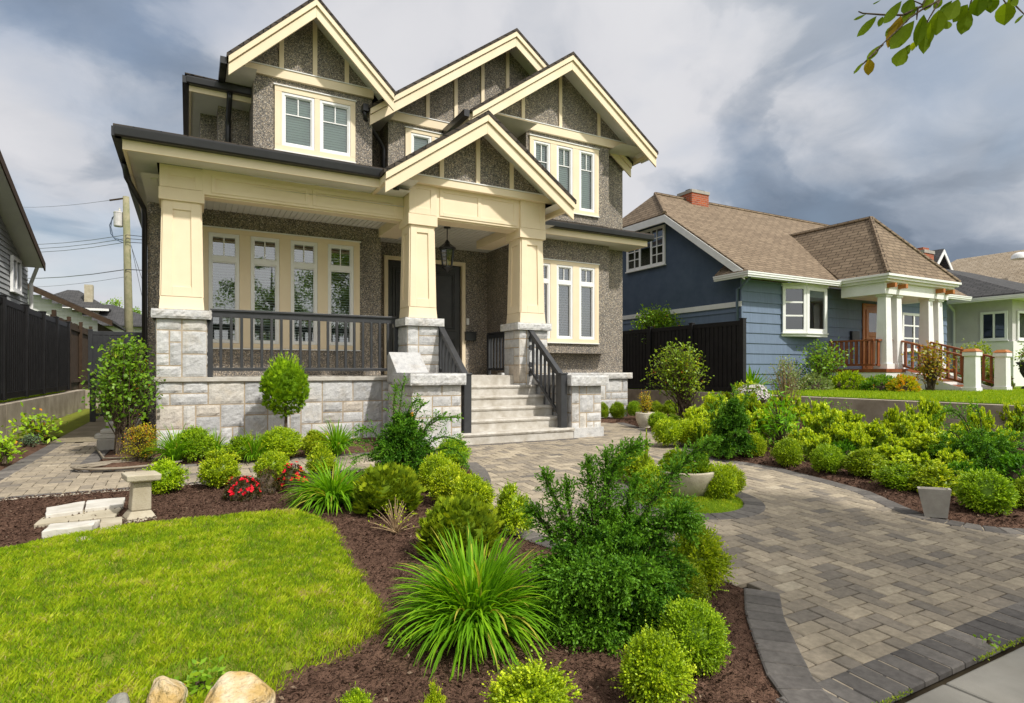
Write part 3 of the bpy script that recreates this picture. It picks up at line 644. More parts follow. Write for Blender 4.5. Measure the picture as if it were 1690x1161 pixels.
# steps
st = thing('entry_steps', None, None); st.parent = H; rise, run, Y0 = FL/6, .30, 8.72
for i in range(6):
    z = rise*(i+1); y = Y0+run*i; xa, xb = (3.86, 6.02) if i == 0 else (3.93, 5.95)
    mb = MB().box(xa, xb, y+.025, 10.3, z-rise-.03, z-.055, 0, .5)
    o = mb.build('riser', M['tread'], H); o.parent = st
    mb = MB(); rd = random.Random(i)
    mb.box(xa-.02 if i == 0 else xa, xb+.02 if i == 0 else xb, y+.012, (y+run+.04) if i < 5 else 10.75, z-.055, z-(.0 if i < 5 else .0))
    rough_patch(mb, Vector((xa, y+.01, z-.055)), Vector((1, 0, 0)), Vector((0, 0, 1)), Vector((0, -1, 0)), 0, xb-xa, 0, .055, .5, .03, .010, rd, -.004)
    o = mb.build('tread', M['tread'], H); o.parent = st
# cheek blocks beside the steps
mb = MB(); stone_block(mb, 3.05, 3.86, 8.80, 10.02, -.05, .97, 91, True, True); mb.box(3.03, 3.88, 8.77, 9.2, -.05, .16, 0, .6); mb.build('stone_cheek', [M['stone'], M['mortar']], H)
mb = MB(); rough_cap(mb, 2.98, 3.92, 8.70, 9.62, .97, 1.16, 92)
mb.prism([(3.02, 9.62, 1.0), (3.02, 10.03, 1.0), (3.02, 10.03, 1.46), (3.02, 9.94, 1.52), (3.02, 9.50, 1.17)], (.56, 0, 0), 0, .25); mb.build('cheek_cap', M['stone'], H, bevel=.01)
mb = MB(); stone_block(mb, 6.02, 6.66, 8.80, 10.02, -.05, .93, 95, True, True); mb.box(6.04, 6.70, 8.76, 9.4, -.05, .17, 0, .6); mb.build('stone_cheek', [M['stone'], M['mortar']], H)
mb = MB(); rough_cap(mb, 5.93, 6.76, 8.68, 10.0, .93, 1.12, 96); mb.build('cheek_cap', M['stone'], H)
# railings
def railing(p, q, n, h, name='railing', posts=(True, True), drop=.12, pw=.075, bw=.042):
    """level or sloping railing from p to q (foot points)"""
    r = thing(name, None, None); r.parent = H; p, q = Vector(p), Vector(q); up = Vector((0, 0, 1))
    def bp(mb, n_):
        o = mb.build(n_, M['rail'], H, bevel=.004); o.parent = r
    bp(MB().bar(p+up*h, q+up*h, .10, .035), 'top_rail'); bp(MB().bar(p+up*(h-.065), q+up*(h-.065), .045, .09), 'top_rail')
    bp(MB().bar(p+up*drop, q+up*drop, .045, .05), 'bottom_rail')
    for k in range(n):
        t = (k+1)/(n+1); c = p.lerp(q, t)
        bp(MB().box(c.x-bw/2, c.x+bw/2, c.y-bw/2, c.y+bw/2, c.z+drop+.026, c.z+h-.108), 'baluster')
    for f, c in zip(posts, (p, q)):
        if f: bp(MB().box(c.x-pw/2, c.x+pw/2, c.y-pw/2, c.y+pw/2, c.z-.01, c.z+h-.02), 'post')
    return r
railing((.31, 10.52, 1.10), (3.33, 10.52, 1.10), 19, 1.06)
railing((5.98, 10.72, FL), (5.98, 12.05, FL), 8, .92)
def stair_rail(x):
    r = railing((x, 10.02, FL-.02), (x, 8.88, .19), 7, .93, posts=(True, False), drop=.16)
    o = MB().box(x-.065, x+.065, 8.80, 8.93, .185, 1.13).box(x-.075, x+.075, 8.79, 8.94, 1.13, 1.16).build('newel_post', M['rail'], H, bevel=.006); o.parent = r
stair_rail(3.99); stair_rail(5.86)
# double front door
d = thing('front_door', None, None); d.parent = H
def dp(mb, n_, m, par=d, **k):
    o = mb.build(n_, M[m], H, **k); o.parent = par; return o
mb = MB(); mb.box(3.92, 4.01, 13.24, 13.34, FL, 3.83).box(5.85, 5.94, 13.24, 13.34, FL, 3.83).box(4.01, 5.85, 13.24, 13.34, 3.74, 3.83); dp(mb, 'door_frame', 'cream', bevel=.003)
for x0 in (4.02, 4.94):
    x1 = x0+.905; mb = MB().box(x0, x1, 13.335, 13.38, FL+.01, 3.73)
    for (z0, z1) in ((FL+.15, 2.0), (2.15, 3.6)):
        frame_boxes(mb, x0+.12, x1-.12, z0, z1, .05, 13.318, 13.336); frame_boxes(mb, x0+.19, x1-.19, z0+.07, z1-.07, .03, 13.310, 13.336); mb.box(x0+.25, x1-.25, 13.322, 13.336, z0+.13, z1-.13)
    dp(mb, 'door_panel', 'door', bevel=.004)
mb = MB().tube([(4.90, 13.30, 1.95), (4.90, 13.26, 2.0), (4.90, 13.26, 2.3), (4.90, 13.30, 2.35)], .012); dp(mb, 'handle', 'metal', smooth=True)
MB().box(5.98, 6.05, 13.27, 13.298, 2.32, 2.48).build('doorbell', M['white'], H, bevel=.004)
# lantern hanging in the portico, letter box, security camera
LX, LY = P(738, 400, Y=11.3).x, 11.3
LN = thing('porch_lantern', 'black hanging lantern with glass sides under the portico ceiling', 'lantern', (LX, LY, 4.13))
mb = MB().lathe((LX, LY, 4.115), [(.0, .02), (.07, .02), (.07, 0), (.0, 0)], 16); mb.tube([(LX, LY, 4.12), (LX, LY, 3.86)], .011); mb.build('chain', M['black'], LN)
mb = MB().lathe((LX, LY, 0), [(.02, 3.87), (.05, 3.83), (.06, 3.80), (.19, 3.70), (.19, 3.68), (.13, 3.675), (.0, 3.675)], 8); mb.build('cap', M['black'], LN)
mb = MB()
for k in range(6):
    a = k*math.pi/3; mb.bar((LX+.15*math.cos(a), LY+.15*math.sin(a), 3.68), (LX+.10*math.cos(a), LY+.10*math.sin(a), 3.32), .018, .018)
mb.lathe((LX, LY, 0), [(.0, 3.335), (.115, 3.335), (.12, 3.30), (.06, 3.26), (.02, 3.22), (.0, 3.20)], 12); mb.build('cage', M['black'], LN)
MB().lathe((LX, LY, 0), [(.135, 3.66), (.09, 3.34)], 6).build('lantern_glass', M['lamp'], LN)
MB().lathe((LX, LY, 0), [(.0, 3.48), (.03, 3.46), (.035, 3.42), (.02, 3.37), (.0, 3.34)], 10).build('bulb', M['white'], LN, smooth=True)
mx = P(777, 500, Y=13.2).x
LB = thing('letter_box', 'small black letter box on pebble dash wall right of front door', 'letter box', (mx, 13.2, 1.95))
MB().box(mx-.14, mx+.14, 13.17, 13.29, 1.93, 2.12).build('box', M['black'], LB, bevel=.008); MB().box(mx-.15, mx+.15, 13.16, 13.295, 2.122, 2.15).build('lid', M['black'], LB, bevel=.004)
mb = MB()
for sx in (-.08, .08): mb.tube([(mx+sx, 13.2, 1.93), (mx+sx, 13.2, 1.84), (mx+sx, 13.17, 1.82), (mx+sx, 13.15, 1.85)], .006)
mb.build('paper_hook', M['black'], LB)
c = P(651, 309, Y=9.8)
CM = thing('security_camera', 'tiny dark security camera under the left eave tip of portico gable', 'camera', (c.x, c.y, 4.30))
MB().lathe((c.x, c.y, 4.34), [(.0, .03), (.045, .03), (.045, 0), (.0, 0)], 12).build('mount', M['black'], CM); MB().bar((c.x, c.y+.02, 4.30), (c.x+.03, c.y-.10, 4.27), .06, .06).build('camera_body', M['black'], CM, bevel=.01)

# ------------------------------------------------------------------ ground: land, yard, pavers, borders, beds, walks
def sheet(name, x0, x1, y0, y1, z, mat, ny=1, follow=False, kind='structure'):
    mb = MB(); ys = np.linspace(y0, y1, ny+1)
    for a, b in zip(ys, ys[1:]):
        za, zb = (gz(a)+z, gz(b)+z) if follow else (z, z)
        mb.face([(x0, a, za), (x1, a, za), (x1, b, zb), (x0, b, zb)])
    return mb.build(name, M[mat], kind=kind)
sheet('land', -900, 900, -900, 900, -.62, 'land')
sheet('yard_ground', -2.9, 12.5, 1.0, 32, -.055, 'joint', 62, True)
sheet('rear_lawn', -2.84, -2.02, 13.4, 22.9, .0, 'turf')
sheet('side_path', -2.02, -.66, 12.3, 22.9, -.004, 'aggregate')
mb = MB().box(-60, -3.08, -4, 90, -.6, .50); mb.build('neighbour_ground', M['fargrass'], kind='structure')
mb = MB().box(12.68, 90, 1.5, 90, -.6, .615); mb.build('neighbour_lawn', M['fargrass'], kind='structure')
mb = MB()
for k in range(-6, 22): mb.box(k*1.5+.2+.006, k*1.5+1.7-.006, -.4, 1.515, -.5, gz(1)-.004)
mb.build('sidewalk', M['walk'], kind='structure', bevel=.012)
sheet('verge', -40, 60, -2.2, -.41, gz(1)-.02, 'fargrass'); sheet('road', -80, 100, -11, -2.2, gz(1)-.14, 'asphalt')
sheet('far_verge', -80, 100, -40, -11, gz(1)-.02, 'fargrass')
CI = Vector((4.6, 4.63)); RI = 2.06                          # the round drive and its centre island
arcp = lambda r, a: (CI.x+r*math.cos(R(a)), CI.y+r*math.sin(R(a)))
bedA = [(3.20, 7.27), (3.10, 6.75), (2.92, 6.30)]+[arcp(RI+.21, a) for a in range(146, 236, 6)]+[(3.18, 2.69), (2.90, 2.44), (2.66, 2.18), (2.44, 1.93), (2.22, 1.56), (-9, 1.56), (-9, 7.27)]
rb = [(u, v) for u, v in ((1031, 698), (1083, 713), (1130, 733), (1180, 757), (1235, 764), (1289, 773), (1376, 795), (1439, 812), (1500, 839), (1531, 851), (1577, 860), (1628, 869), (1690, 873))]
bedB_edge = [tuple(G(u, v).xy) for u, v in rb]+[(8.2, 2.42), (12.44, 2.35)]
bedB = [(6.72, 11.25), (8.3, 11.2)]+bedB_edge+[(12.44, 24), (10.6, 24), (10.6, 13), (10.0, 12.0), (6.72, 12.0)]
bedC = [(-1.02, 8.64), (3.04, 8.64), (3.04, 10.4), (-.42, 10.4), (-.62, 12.1), (-1.02, 12.1)]
bedD = [(-2.86, 5.5), (-1.98, 5.5), (-1.98, 12.2), (-2.86, 12.9)]
lawn = [tuple(G(u, v).xy) for u, v in ((-260, 985), (-120, 945), (0, 915), (110, 893), (200, 878), (300, 866), (400, 856), (500, 851), (545, 865), (575, 905), (607, 960), (640, 1000), (650, 1040), (600, 1085), (540, 1110), (480, 1140), (452, 1175), (440, 1230))]+[(-.6, 1.75), (-6, 1.75)]
def inside(poly, x, y):
    c = np.zeros(np.shape(x), bool); n = len(poly)
    for i in range(n):
        (x1, y1), (x2, y2) = poly[i], poly[(i+1) % n]
        if y1 == y2: continue
        c ^= ((y1 > y) != (y2 > y)) & (x < (x2-x1)*(y-y1)/(y2-y1)+x1)
    return c
def edge_dist(poly, x, y):
    d = np.full(np.shape(x), 1e9); n = len(poly)
    for i in range(n):
        (x1, y1), (x2, y2) = poly[i], poly[(i+1) % n]; dx, dy = x2-x1, y2-y1; l2 = dx*dx+dy*dy+1e-12
        t = np.clip(((x-x1)*dx+(y-y1)*dy)/l2, 0, 1); d = np.minimum(d, np.hypot(x-x1-t*dx, y-y1-t*dy))
    return d
def paver(mb, c, t, z=0.0, ch=.007, g=.0042):   # one chamfered paving stone, c = four ground corners counter-clockwise
    cx = sum(p[0] for p in c)/4; cy = sum(p[1] for p in c)/4
    def sh(p, d):
        l = math.hypot(p[0]-cx, p[1]-cy); k = max(0, 1-d*1.35/l); return (cx+(p[0]-cx)*k, cy+(p[1]-cy)*k)
    o = [sh(p, g) for p in c]; i_ = [sh(p, g+ch) for p in c]; b = len(mb.v)
    dz = random.uniform(-.0012, .0012)
    mb.v += [(p[0], p[1], gz(p[1])+z-.03) for p in o]+[(p[0], p[1], gz(p[1])+z-ch*.7+dz) for p in o]+[(p[0], p[1], gz(p[1])+z+dz) for p in i_]
    for k in range(4):
        n = (k+1) % 4; mb.f.append((b+k, b+n, b+4+n, b+4+k)); mb.f.append((b+4+k, b+4+n, b+8+n, b+8+k)); mb.m += [0, 0]; mb.t += [t, t]
    mb.f.append((b+8, b+9, b+10, b+11)); mb.m.append(0); mb.t.append(t)
mb = MB(); U = .110
for x in range(-20, 116):
    for y in range(14, 113):
        k = (x-y) % 4
        if k not in (0, 3): continue
        x0, y0 = x*U, y*U; x1, y1 = x0+U*(2 if k == 0 else 1), y0+U*(1 if k == 0 else 2)
        if x0 < -1.98 or y0 < 1.525 or x1 > 12.45 or y1 > 12.3: continue
        if x1 < -1.0 and y1 > 12.3: continue
        cs = [(x0, y0), (x1, y0), (x1, y1), (x0, y1)]; ax = np.array([c[0] for c in cs]); ay = np.array([c[1] for c in cs])
        if any((inside(p, ax, ay) & (edge_dist(p, ax, ay) > .012)).any() for p in (bedA, bedB, bedC, bedD)): continue
        if all(math.hypot(c[0]-CI.x, c[1]-CI.y) < .75 for c in cs): continue
        if y0 > 10.5 and -.3 < x0 < 6.5: continue
        paver(mb, cs, min(1, max(0, random.gauss(.53, .17))))
mb.build('driveway', M['paver'], kind='structure')
def border(pts, w, side, pitch=.118, closed=False, z=.005, mb=None):   # soldier course along an edge; slabs lie on the given side
    pts = [Vector(p) for p in pts]; out = []; L_ = [0]
    for a, b in zip(pts, pts[1:]): L_.append(L_[-1]+(b-a).length)
    n = max(2, round(L_[-1]/pitch))
    def at(s):
        for k in range(len(pts)-1):
            if s <= L_[k+1]+1e-9: f = (s-L_[k])/(L_[k+1]-L_[k]+1e-9); return pts[k].lerp(pts[k+1], f)
        return pts[-1]
    def nrm(s):
        d = (at(min(s+.12, L_[-1]))-at(max(s-.12, 0))).normalized(); return Vector((-d.y, d.x))*side
    for k in range(n):
        s0, s1 = L_[-1]*k/n, L_[-1]*(k+1)/n; a, b = at(s0), at(s1); c, d = b+nrm(s1)*w, a+nrm(s0)*w
        q = [tuple(a), tuple(b), tuple(c), tuple(d)]
        if side < 0: q.reverse()
        paver(mb, q, min(1, max(0, random.gauss(.5, .28))), z, .008, .0068)
    return mb
mb = MB()
border([(-1.98, 7.275), (3.10, 7.275)], .12, 1, .22, mb=mb)
border([(3.20, 7.27), (3.10, 6.75), (2.92, 6.30)]+[arcp(RI+.21, a) for a in range(146, 236, 5)], .22, 1, mb=mb)
border([(3.20, 2.70), (2.90, 2.44), (2.66, 2.18), (2.44, 1.93), (2.28, 1.66), (2.20, 1.50)], .23, 1, z=.006, mb=mb)
border([(2.20, 1.526), (12.4, 1.526)], .25, 1, .125, z=.004, mb=mb)
border(bedB_edge, .22, -1, mb=mb)
border([(-1.02, 8.64), (3.04, 8.64)], .12, -1, .22, mb=mb)
border([(-1.98, 6.4), (-1.98, 12.28)], .2, -1, mb=mb); border([(-1.03, 8.66), (-1.03, 12.28)], .2, 1, mb=mb)
border([arcp(.58, a) for a in range(0, 361, 8)], .22, -1, .125, mb=mb)
border([(3.9, 8.70), (6.04, 8.70)], .12, -1, .22, mb=mb); border([(6.72, 8.78), (6.72, 11.2)], .12, -1, .22, mb=mb)
mb.build('paving_border', M['border'], kind='structure')
sheet('gravel_strip', -2.0, 3.1, 7.17, 7.27, .012, 'gravel', 1, True)
def bed(name, poly, mat, cell, lift, amp, ext, ywin=None, seed=0, kind='structure', box=None, smooth=True):
    xs = [p[0] for p in poly]; ys = [p[1] for p in poly]
    x0, x1, y0, y1 = min(xs)-ext, max(xs)+ext, min(ys)-ext, max(ys)+ext
    if box: x0, x1, y0, y1 = max(x0, box[0]), min(x1, box[1]), max(y0, box[2]), min(y1, box[3])
    nx, ny = int((x1-x0)/cell)+1, int((y1-y0)/cell)+1
    gx, gy = np.meshgrid(x0+np.arange(nx+1)*cell, y0+np.arange(ny+1)*cell); ins = inside(poly, gx, gy); d = edge_dist(poly, gx, gy)
    sd_ = np.where(ins, d, -d); k = np.clip((sd_-.03)/.14, 0, 1); k = k*k*(3-2*k)
    nz = np.array([noise.noise((a*7+seed, b*7, 0))*.55+noise.noise((a*19, b*19, seed))*.45 for a, b in zip(gx.ravel(), gy.ravel())]).reshape(gx.shape)
    nz += RNG.normal(0, .22, gx.shape)
    z = gzn(gy)-.012+k*(lift+amp*nz)
    vs = np.stack([gx, gy, z], -1).reshape(-1, 3); keep = (sd_ > -ext)
    q = keep[:-1, :-1] & keep[1:, :-1] & keep[:-1, 1:] & keep[1:, 1:]; jj, ii = np.nonzero(q); a = jj*(nx+1)+ii
    me = bpy.data.meshes.new(name); me.from_pydata(vs.tolist(), [], np.stack([a, a+1, a+nx+2, a+nx+1], 1).tolist()); me.materials.append(M[mat])
    if smooth: me.polygons.foreach_set('use_smooth', [True]*len(me.polygons))
    o = link(name, me); o['kind'] = kind; return o
bed('front_bed', bedA, 'soil', .032, .045, .014, .06, seed=3, box=(-6, 4.2, 1.56, 7.4))
bed('drive_bed', bedB, 'soil', .06, .05, .016, .08, seed=9)
bed('house_bed', bedC, 'soil', .05, .05, .014, .06, seed=12); bed('side_bed', bedD, 'soil', .05, .04, .014, .05, seed=15)
bed('island_moss', [arcp(.60, a) for a in range(0, 360, 10)], 'fargrass', .025, .05, .008, .03, seed=21)
bed('lawn_base', lawn, 'turf', .04, .075, .006, .0, seed=5, box=(-5, 2.2, 1.75, 6.5))

# ------------------------------------------------------------------ retaining walls and fences
def tagmesh(mb, name, mats, label, cat, group=None, **k):
    return tag(mb.build(name, mats, **k), label, cat, group)
def block(mb, x0, x1, y0, y1, z0, z1, step=2.4, axis='y'):
    a0, a1 = (y0, y1) if axis == 'y' else (x0, x1); n = max(1, round((a1-a0)/step))
    for k in range(n):
        p, q = a0+(a1-a0)*k/n+.004, a0+(a1-a0)*(k+1)/n-.004
        mb.box(*((x0, x1, p, q) if axis == 'y' else (p, q, y0, y1)), z0, z1)
mb = MB(); block(mb, 12.45, 12.67, 1.55, 24, -.6, .60)
tagmesh(mb, 'retaining_wall', M['concrete'], 'long board marked concrete retaining wall below the right neighbour\'s lawn', 'retaining wall', 'concrete retaining walls', bevel=.01)
mb = MB(); block(mb, -3.07, -2.86, 2, 23.1, -.6, .60); block(mb, -2.855, -.64, 22.92, 23.12, -.6, .58, axis='x')
tagmesh(mb, 'retaining_wall', M['concrete'], 'stained concrete retaining wall under the left black fence beside the path', 'retaining wall', 'concrete retaining walls', bevel=.01)
def fence(label, p0, p1, posts, z0, z1, name='privacy_fence', cap=.03, group='black vinyl privacy fences', mat='vinylblack', board=.15):
    p0, p1 = Vector(p0), Vector(p1); d = (p1-p0).normalized(); n = Vector((d.y, -d.x)); L_ = (p1-p0).length
    r = thing(name, label, 'fence', (p0.x, p0.y, z0), group); nz = Vector((n.x, n.y, 0)); m = M[mat]
    P3 = lambda s, z, o=0: Vector((p0.x+d.x*s+n.x*o, p0.y+d.y*s+n.y*o, z))
    for s0, s1 in zip(posts, posts[1:]):
        mb = MB(); s = s0+.06; k = 0
        while s < s1-.07:
            e = min(s+board, s1-.06); w = (e-s)
            for (a, b, o) in ((s, s+w*.80, .0), (s+w*.80, e, .014)):
                mb.hexa([P3(a, z0+.08, o-.012), P3(b, z0+.08, o-.012), P3(b, z0+.08, o+.012), P3(a, z0+.08, o+.012)], [P3(a, z1-.1, o-.012), P3(b, z1-.1, o-.012), P3(b, z1-.1, o+.012), P3(a, z1-.1, o+.012)])
            s = e; k += 1
        mb.build('panel', m, r)
        for zz in (z1-.06, z0+.07): MB().bar(P3(s0+.05, zz), P3(s1-.05, zz), .05, .12).build('rail', m, r, bevel=.006)
    for s in posts:
        c = P3(s, 0); mb = MB().box(c.x-.06, c.x+.06, c.y-.06, c.y+.06, z0, z1+cap).box(c.x-.07, c.x+.07, c.y-.07, c.y+.07, z1+cap, z1+cap+.025); mb.build('post', m, r, bevel=.006)
    return r
ys = [P(u, 600, X=12.56).y for u in (1226, 1142, 1073)]; ys += [ys[2]+2.6, ys[2]+5.2]
fence('tall black board fence on the right retaining wall beside the blue house', (12.56, ys[0]), (12.56, ys[-1]), [y-ys[0] for y in ys], .62, 2.50)
ys = [P(u, 600, X=-2.96).y for u in (3, 41, 70, 92, 111)]; ys = [ys[0]-4.2, ys[0]-2.1]+ys
fence('tall black board fence on the left retaining wall below the grey siding house', (-2.96, ys[0]), (-2.96, ys[-1]), [y-ys[0] for y in ys], .66, 2.52)
fence('charcoal board fence across the end of the left side path behind the rose bush', (-2.72, 23.02), (-.6, 23.02), [0, 2.05], .60, 2.46, mat='rail')
r = thing('timber_fence', 'old brown timber board fence beyond the end of the left black fence', 'fence', (-3.4, 21, .5)); mb = MB(); y = 21.0
while y < 33: mb.box(-3.42, -3.39, y, y+.13, .45, 2.80+random.uniform(-.02, .02)); y += .145
mb.build('boards', M['brownfence'], r); mb = MB()
for y in (21, 23.4, 25.8, 28.2, 30.6, 33): mb.box(-3.38, -3.28, y-.05, y+.05, .45, 2.92)
for q in (.8, 2.55): mb.box(-3.385, -3.34, 21, 33, q, q+.09)
mb.build('frame', M['brownfence'], r)
r = thing('picket_gate', 'low charcoal picket gate half hidden by the rose bush on the side path', 'gate', (-1.3, 17, 0))
MB().box(-2.02, -1.91, 16.95, 17.06, 0, 1.12).box(-2.035, -1.895, 16.935, 17.075, 1.12, 1.15).build('post', M['rail'], r, bevel=.006)
MB().box(-1.90, -.7, 16.98, 17.03, .96, 1.03).build('rail', M['rail'], r, bevel=.004); MB().box(-1.90, -.7, 16.98, 17.03, .12, .19).build('rail', M['rail'], r, bevel=.004)
x = -1.8
while x < -.72: MB().box(x, x+.05, 16.985, 17.025, .191, .959).build('baluster', M['rail'], r); x += .155

# ------------------------------------------------------------------ the blue house next door
B = thing('bungalow', 'blue shingle bungalow with tan roof and white columned entry, right of the main house', 'house', (19.5, 14, .6)); BX, BYF, BE = 14.0, 11.85, 3.95
def lap(mb, o, a, n, L_, z0, z1, step, over=.028, holes=()):   # overlapping siding courses along direction a, facing n
    o, a, n = Vector(o), Vector(a), Vector(n); z = z0; Z = Vector((0, 0, 1))
    while z < z1-.01:
        e = min(z+step, z1); sp = [(0, L_)]
        for (h0, h1, hz0, hz1) in holes:
            if e > hz0+.02 and z < hz1-.02: sp = [t for (s0, s1) in sp for t in ((s0, min(s1, h0)), (max(s0, h1), s1)) if t[1]-t[0] > .01]
        for (s0, s1) in sp:
            p = lambda s, zz, off: o+a*s+n*off+Z*zz
            mb.face([p(s0, z, over), p(s1, z, over), p(s1, e, .004), p(s0, e, .004)]); mb.face([p(s0, z, 0), p(s1, z, 0), p(s1, z, over), p(s0, z, over)])
        z = e
    return mb
XR = 25.2
mb = MB(); lap(mb, (BX, BYF, 0), (1, 0, 0), (0, -1, 0), XR-BX, .5, BE-.1, .30); lap(mb, (BX, 20.6, 0), (0, -1, 0), (-1, 0, 0), 20.6-BYF, .5, 3.05, .30)
mb.box(BX-.03, BX+.02, BYF-.03, BYF+.02, .5, BE-.1)
lap(mb, (XR, BYF, 0), (0, 1, 0), (1, 0, 0), 8.7, .5, BE, .3)
mb.build('wall', M['blue'], B)
rz = lambda y: BE+.03+.725*(min(y, 32.5-y)-11.42); YR = 16.25
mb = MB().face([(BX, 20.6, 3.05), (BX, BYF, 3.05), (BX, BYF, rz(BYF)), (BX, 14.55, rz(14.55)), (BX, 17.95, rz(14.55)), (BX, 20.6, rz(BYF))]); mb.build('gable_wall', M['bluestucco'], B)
MB().box(BX-.05, BX-.001, BYF-.03, 20.6, 3.05, 3.20).build('belt_board', M['white'], B, bevel=.004)
x0 = 13.62; yc = 14.58; mb = MB(); zc = rz(yc)
mb.prism([(x0, 11.32, rz(11.32)), (XR+.5, 11.32, rz(11.32)), (XR+.5, YR, rz(YR)), (x0+1.1, YR, rz(YR)), (x0, yc, zc)], (0, 0, .06))
mb.prism([(x0, yc, zc), (x0+1.1, YR, rz(YR)), (x0, 32.5-yc, zc)], (0, 0, .06))
mb.prism([(x0, 21.1, rz(11.4)), (x0, 32.5-yc, zc), (x0+1.1, YR, rz(YR)), (XR+.5, YR, rz(YR)), (XR+.5, 21.1, rz(11.4))], (0, 0, .06)); roof = mb.build('roof', M['tanshingle'], B)
mb = MB().tube([(x0, yc, zc+.06), (x0+1.1, YR, rz(YR)+.06), (XR+.5, YR, rz(YR)+.06)], .075, 6); mb.build('ridge_cap', M['tanshingle'], roof)
mb = MB()
for (a, c) in ((11.42, yc), (21.08, 32.5-yc)):
    mb.prism([(x0-.03, a, rz(a)-.24), (x0-.03, c, rz(c)-.24), (x0-.03, c, rz(c)+.0), (x0-.03, a, rz(a)+.0)], (.05, 0, 0))
mb.box(x0-.03, x0+.02, yc+.002, 32.5-yc-.002, zc-.24, zc); mb.build('bargeboard', M['white'], roof, bevel=.004)
MB().face([(x0+.02, 11.36, rz(11.36)-.03), (BX, 11.36, rz(11.36)-.03), (BX, yc, zc-.03), (x0+.02, yc, zc-.03)]).face([(x0+.02, yc, zc-.03), (BX, yc, zc-.03), (BX, 17.9, zc-.03), (x0+.02, 17.9, zc-.03)]).face([(x0, 11.32, BE-.06), (XR+.5, 11.32, BE-.06), (XR+.5, BYF, BE-.06), (x0, BYF, BE-.06)]).build('soffit', M['white'], roof)
def white_gutter(x0_, x1_, y, z, par, ret=None):
    mb = MB().box(x0_, x1_, y-.1, y, z-.0, z+.035).box(x0_, x1_, y-.085, y, z-.06, z-.002).box(x0_, x1_, y-.06, y, z-.11, z-.062)
    if ret: mb.box(x0_-.1, x0_-.001, y-.1, y+ret, z, z+.035).box(x0_-.085, x0_-.001, y-.085, y+ret, z-.06, z-.002).box(x0_-.06, x0_-.001, y-.06, y+ret, z-.11, z-.062)
    return mb.build('gutter', M['vinyl'], par)
white_gutter(x0, 17.75, 11.32, BE-.03, B, 1.15); white_gutter(21.5, XR+.5, 11.32, BE-.03, B)
MB().prism([(x0-.05, 11.25, BE+.0), (BX+.2, 11.25, BE), (BX+.2, 12.5, BE+.5), (x0-.05, 12.45, BE+.02)], (0, 0, .03)).build('roof_return', M['tanshingle'], roof)
MB().tube([(BX-.06, 11.5, BE-.1), (BX-.06, 11.78, BE-.35), (BX-.06, 11.95, BE-.4), (BX-.06, 11.95, .7)], .04, 8).build('downspout', M['blue'], B, smooth=True)
cx = 16.6; ch = thing('chimney', None, None); ch.parent = B
for o in (MB().box(cx-.43, cx+.43, YR-.35, YR+.35, 6.6, 7.72).build('stack', M['brick'], B), MB().box(cx-.46, cx+.46, YR-.38, YR+.38, 7.72, 7.84).build('crown', M['congrey'], B, bevel=.01), MB().box(cx-.3, cx-.1, YR-.1, YR+.1, 7.84, 7.93).box(cx+.08, cx+.36, YR-.14, YR+.14, 7.84, 7.89).box(cx+.02, cx+.40, YR-.18, YR+.18, 7.90, 7.93).build('flue', M['black'], B)): o.parent = ch
def simple_window(root, O, A, N, W_, z0, z1, bars=(), cols=(), fr='white', name='window', fw=.09, glass='glassdark', valance=0):
    """window on any vertical wall: O left foot, A along, N outward"""
    O, A, N = Vector(O), Vector(A).normalized(), Vector(N).normalized(); Z = Vector((0, 0, 1))
    def slab(mb, s0, s1, a, c, n0, n1):
        f = lambda zz: [O+A*s0+N*n0+Z*zz, O+A*s1+N*n0+Z*zz, O+A*s1+N*n1+Z*zz, O+A*s0+N*n1+Z*zz]; mb.hexa(f(a), f(c))
    mb = MB(); slab(mb, 0, fw, z0, z1, 0, .06); slab(mb, W_-fw, W_, z0, z1, 0, .06); slab(mb, fw, W_-fw, z1-fw, z1, 0, .06); slab(mb, fw, W_-fw, z0, z0+fw, 0, .06); slab(mb, -.03, W_+.03, z0-.04, z0-.002, 0, .09)
    w = mb.build(name, M[fr], root, bevel=.004)
    mb = MB()
    for c in cols: slab(mb, c[0]-c[1]/2, c[0]+c[1]/2, z0+fw, z1-fw, .001, .05)
    for (s0, s1, zz, t) in bars: slab(mb, s0, s1, zz-t/2, zz+t/2, .001, .046)
    if cols: mb.build('frame', M[fr], w)
    else:
        for (s0, s1, zz, t) in bars:
            mb = MB(); slab(mb, s0, s1, zz-t/2, zz+t/2, .001, .046); mb.build('frame', M[fr], w)
    mb = MB(); mb.face([O+A*fw+N*.022+Z*(z0+fw), O+A*(W_-fw)+N*.022+Z*(z0+fw), O+A*(W_-fw)+N*.022+Z*(z1-fw), O+A*fw+N*.022+Z*(z1-fw)]); mb.build('pane', M[glass], w)
    mb = MB(); mb.face([O+A*fw+N*.012+Z*(z0+fw), O+A*(W_-fw)+N*.012+Z*(z0+fw), O+A*(W_-fw)+N*.012+Z*(z1-fw), O+A*fw+N*.012+Z*(z1-fw)]); mb.build('dark_backing', M['door'], w)  # opaque dark sheet behind the glass, standing in for the unlit room
    if valance: MB().face([O+A*fw+N*.017+Z*(z1-fw-valance), O+A*(W_-fw)+N*.017+Z*(z1-fw-valance), O+A*(W_-fw)+N*.017+Z*(z1-fw), O+A*fw+N*.017+Z*(z1-fw)]).build('curtain', M['blind'], w)
    return w
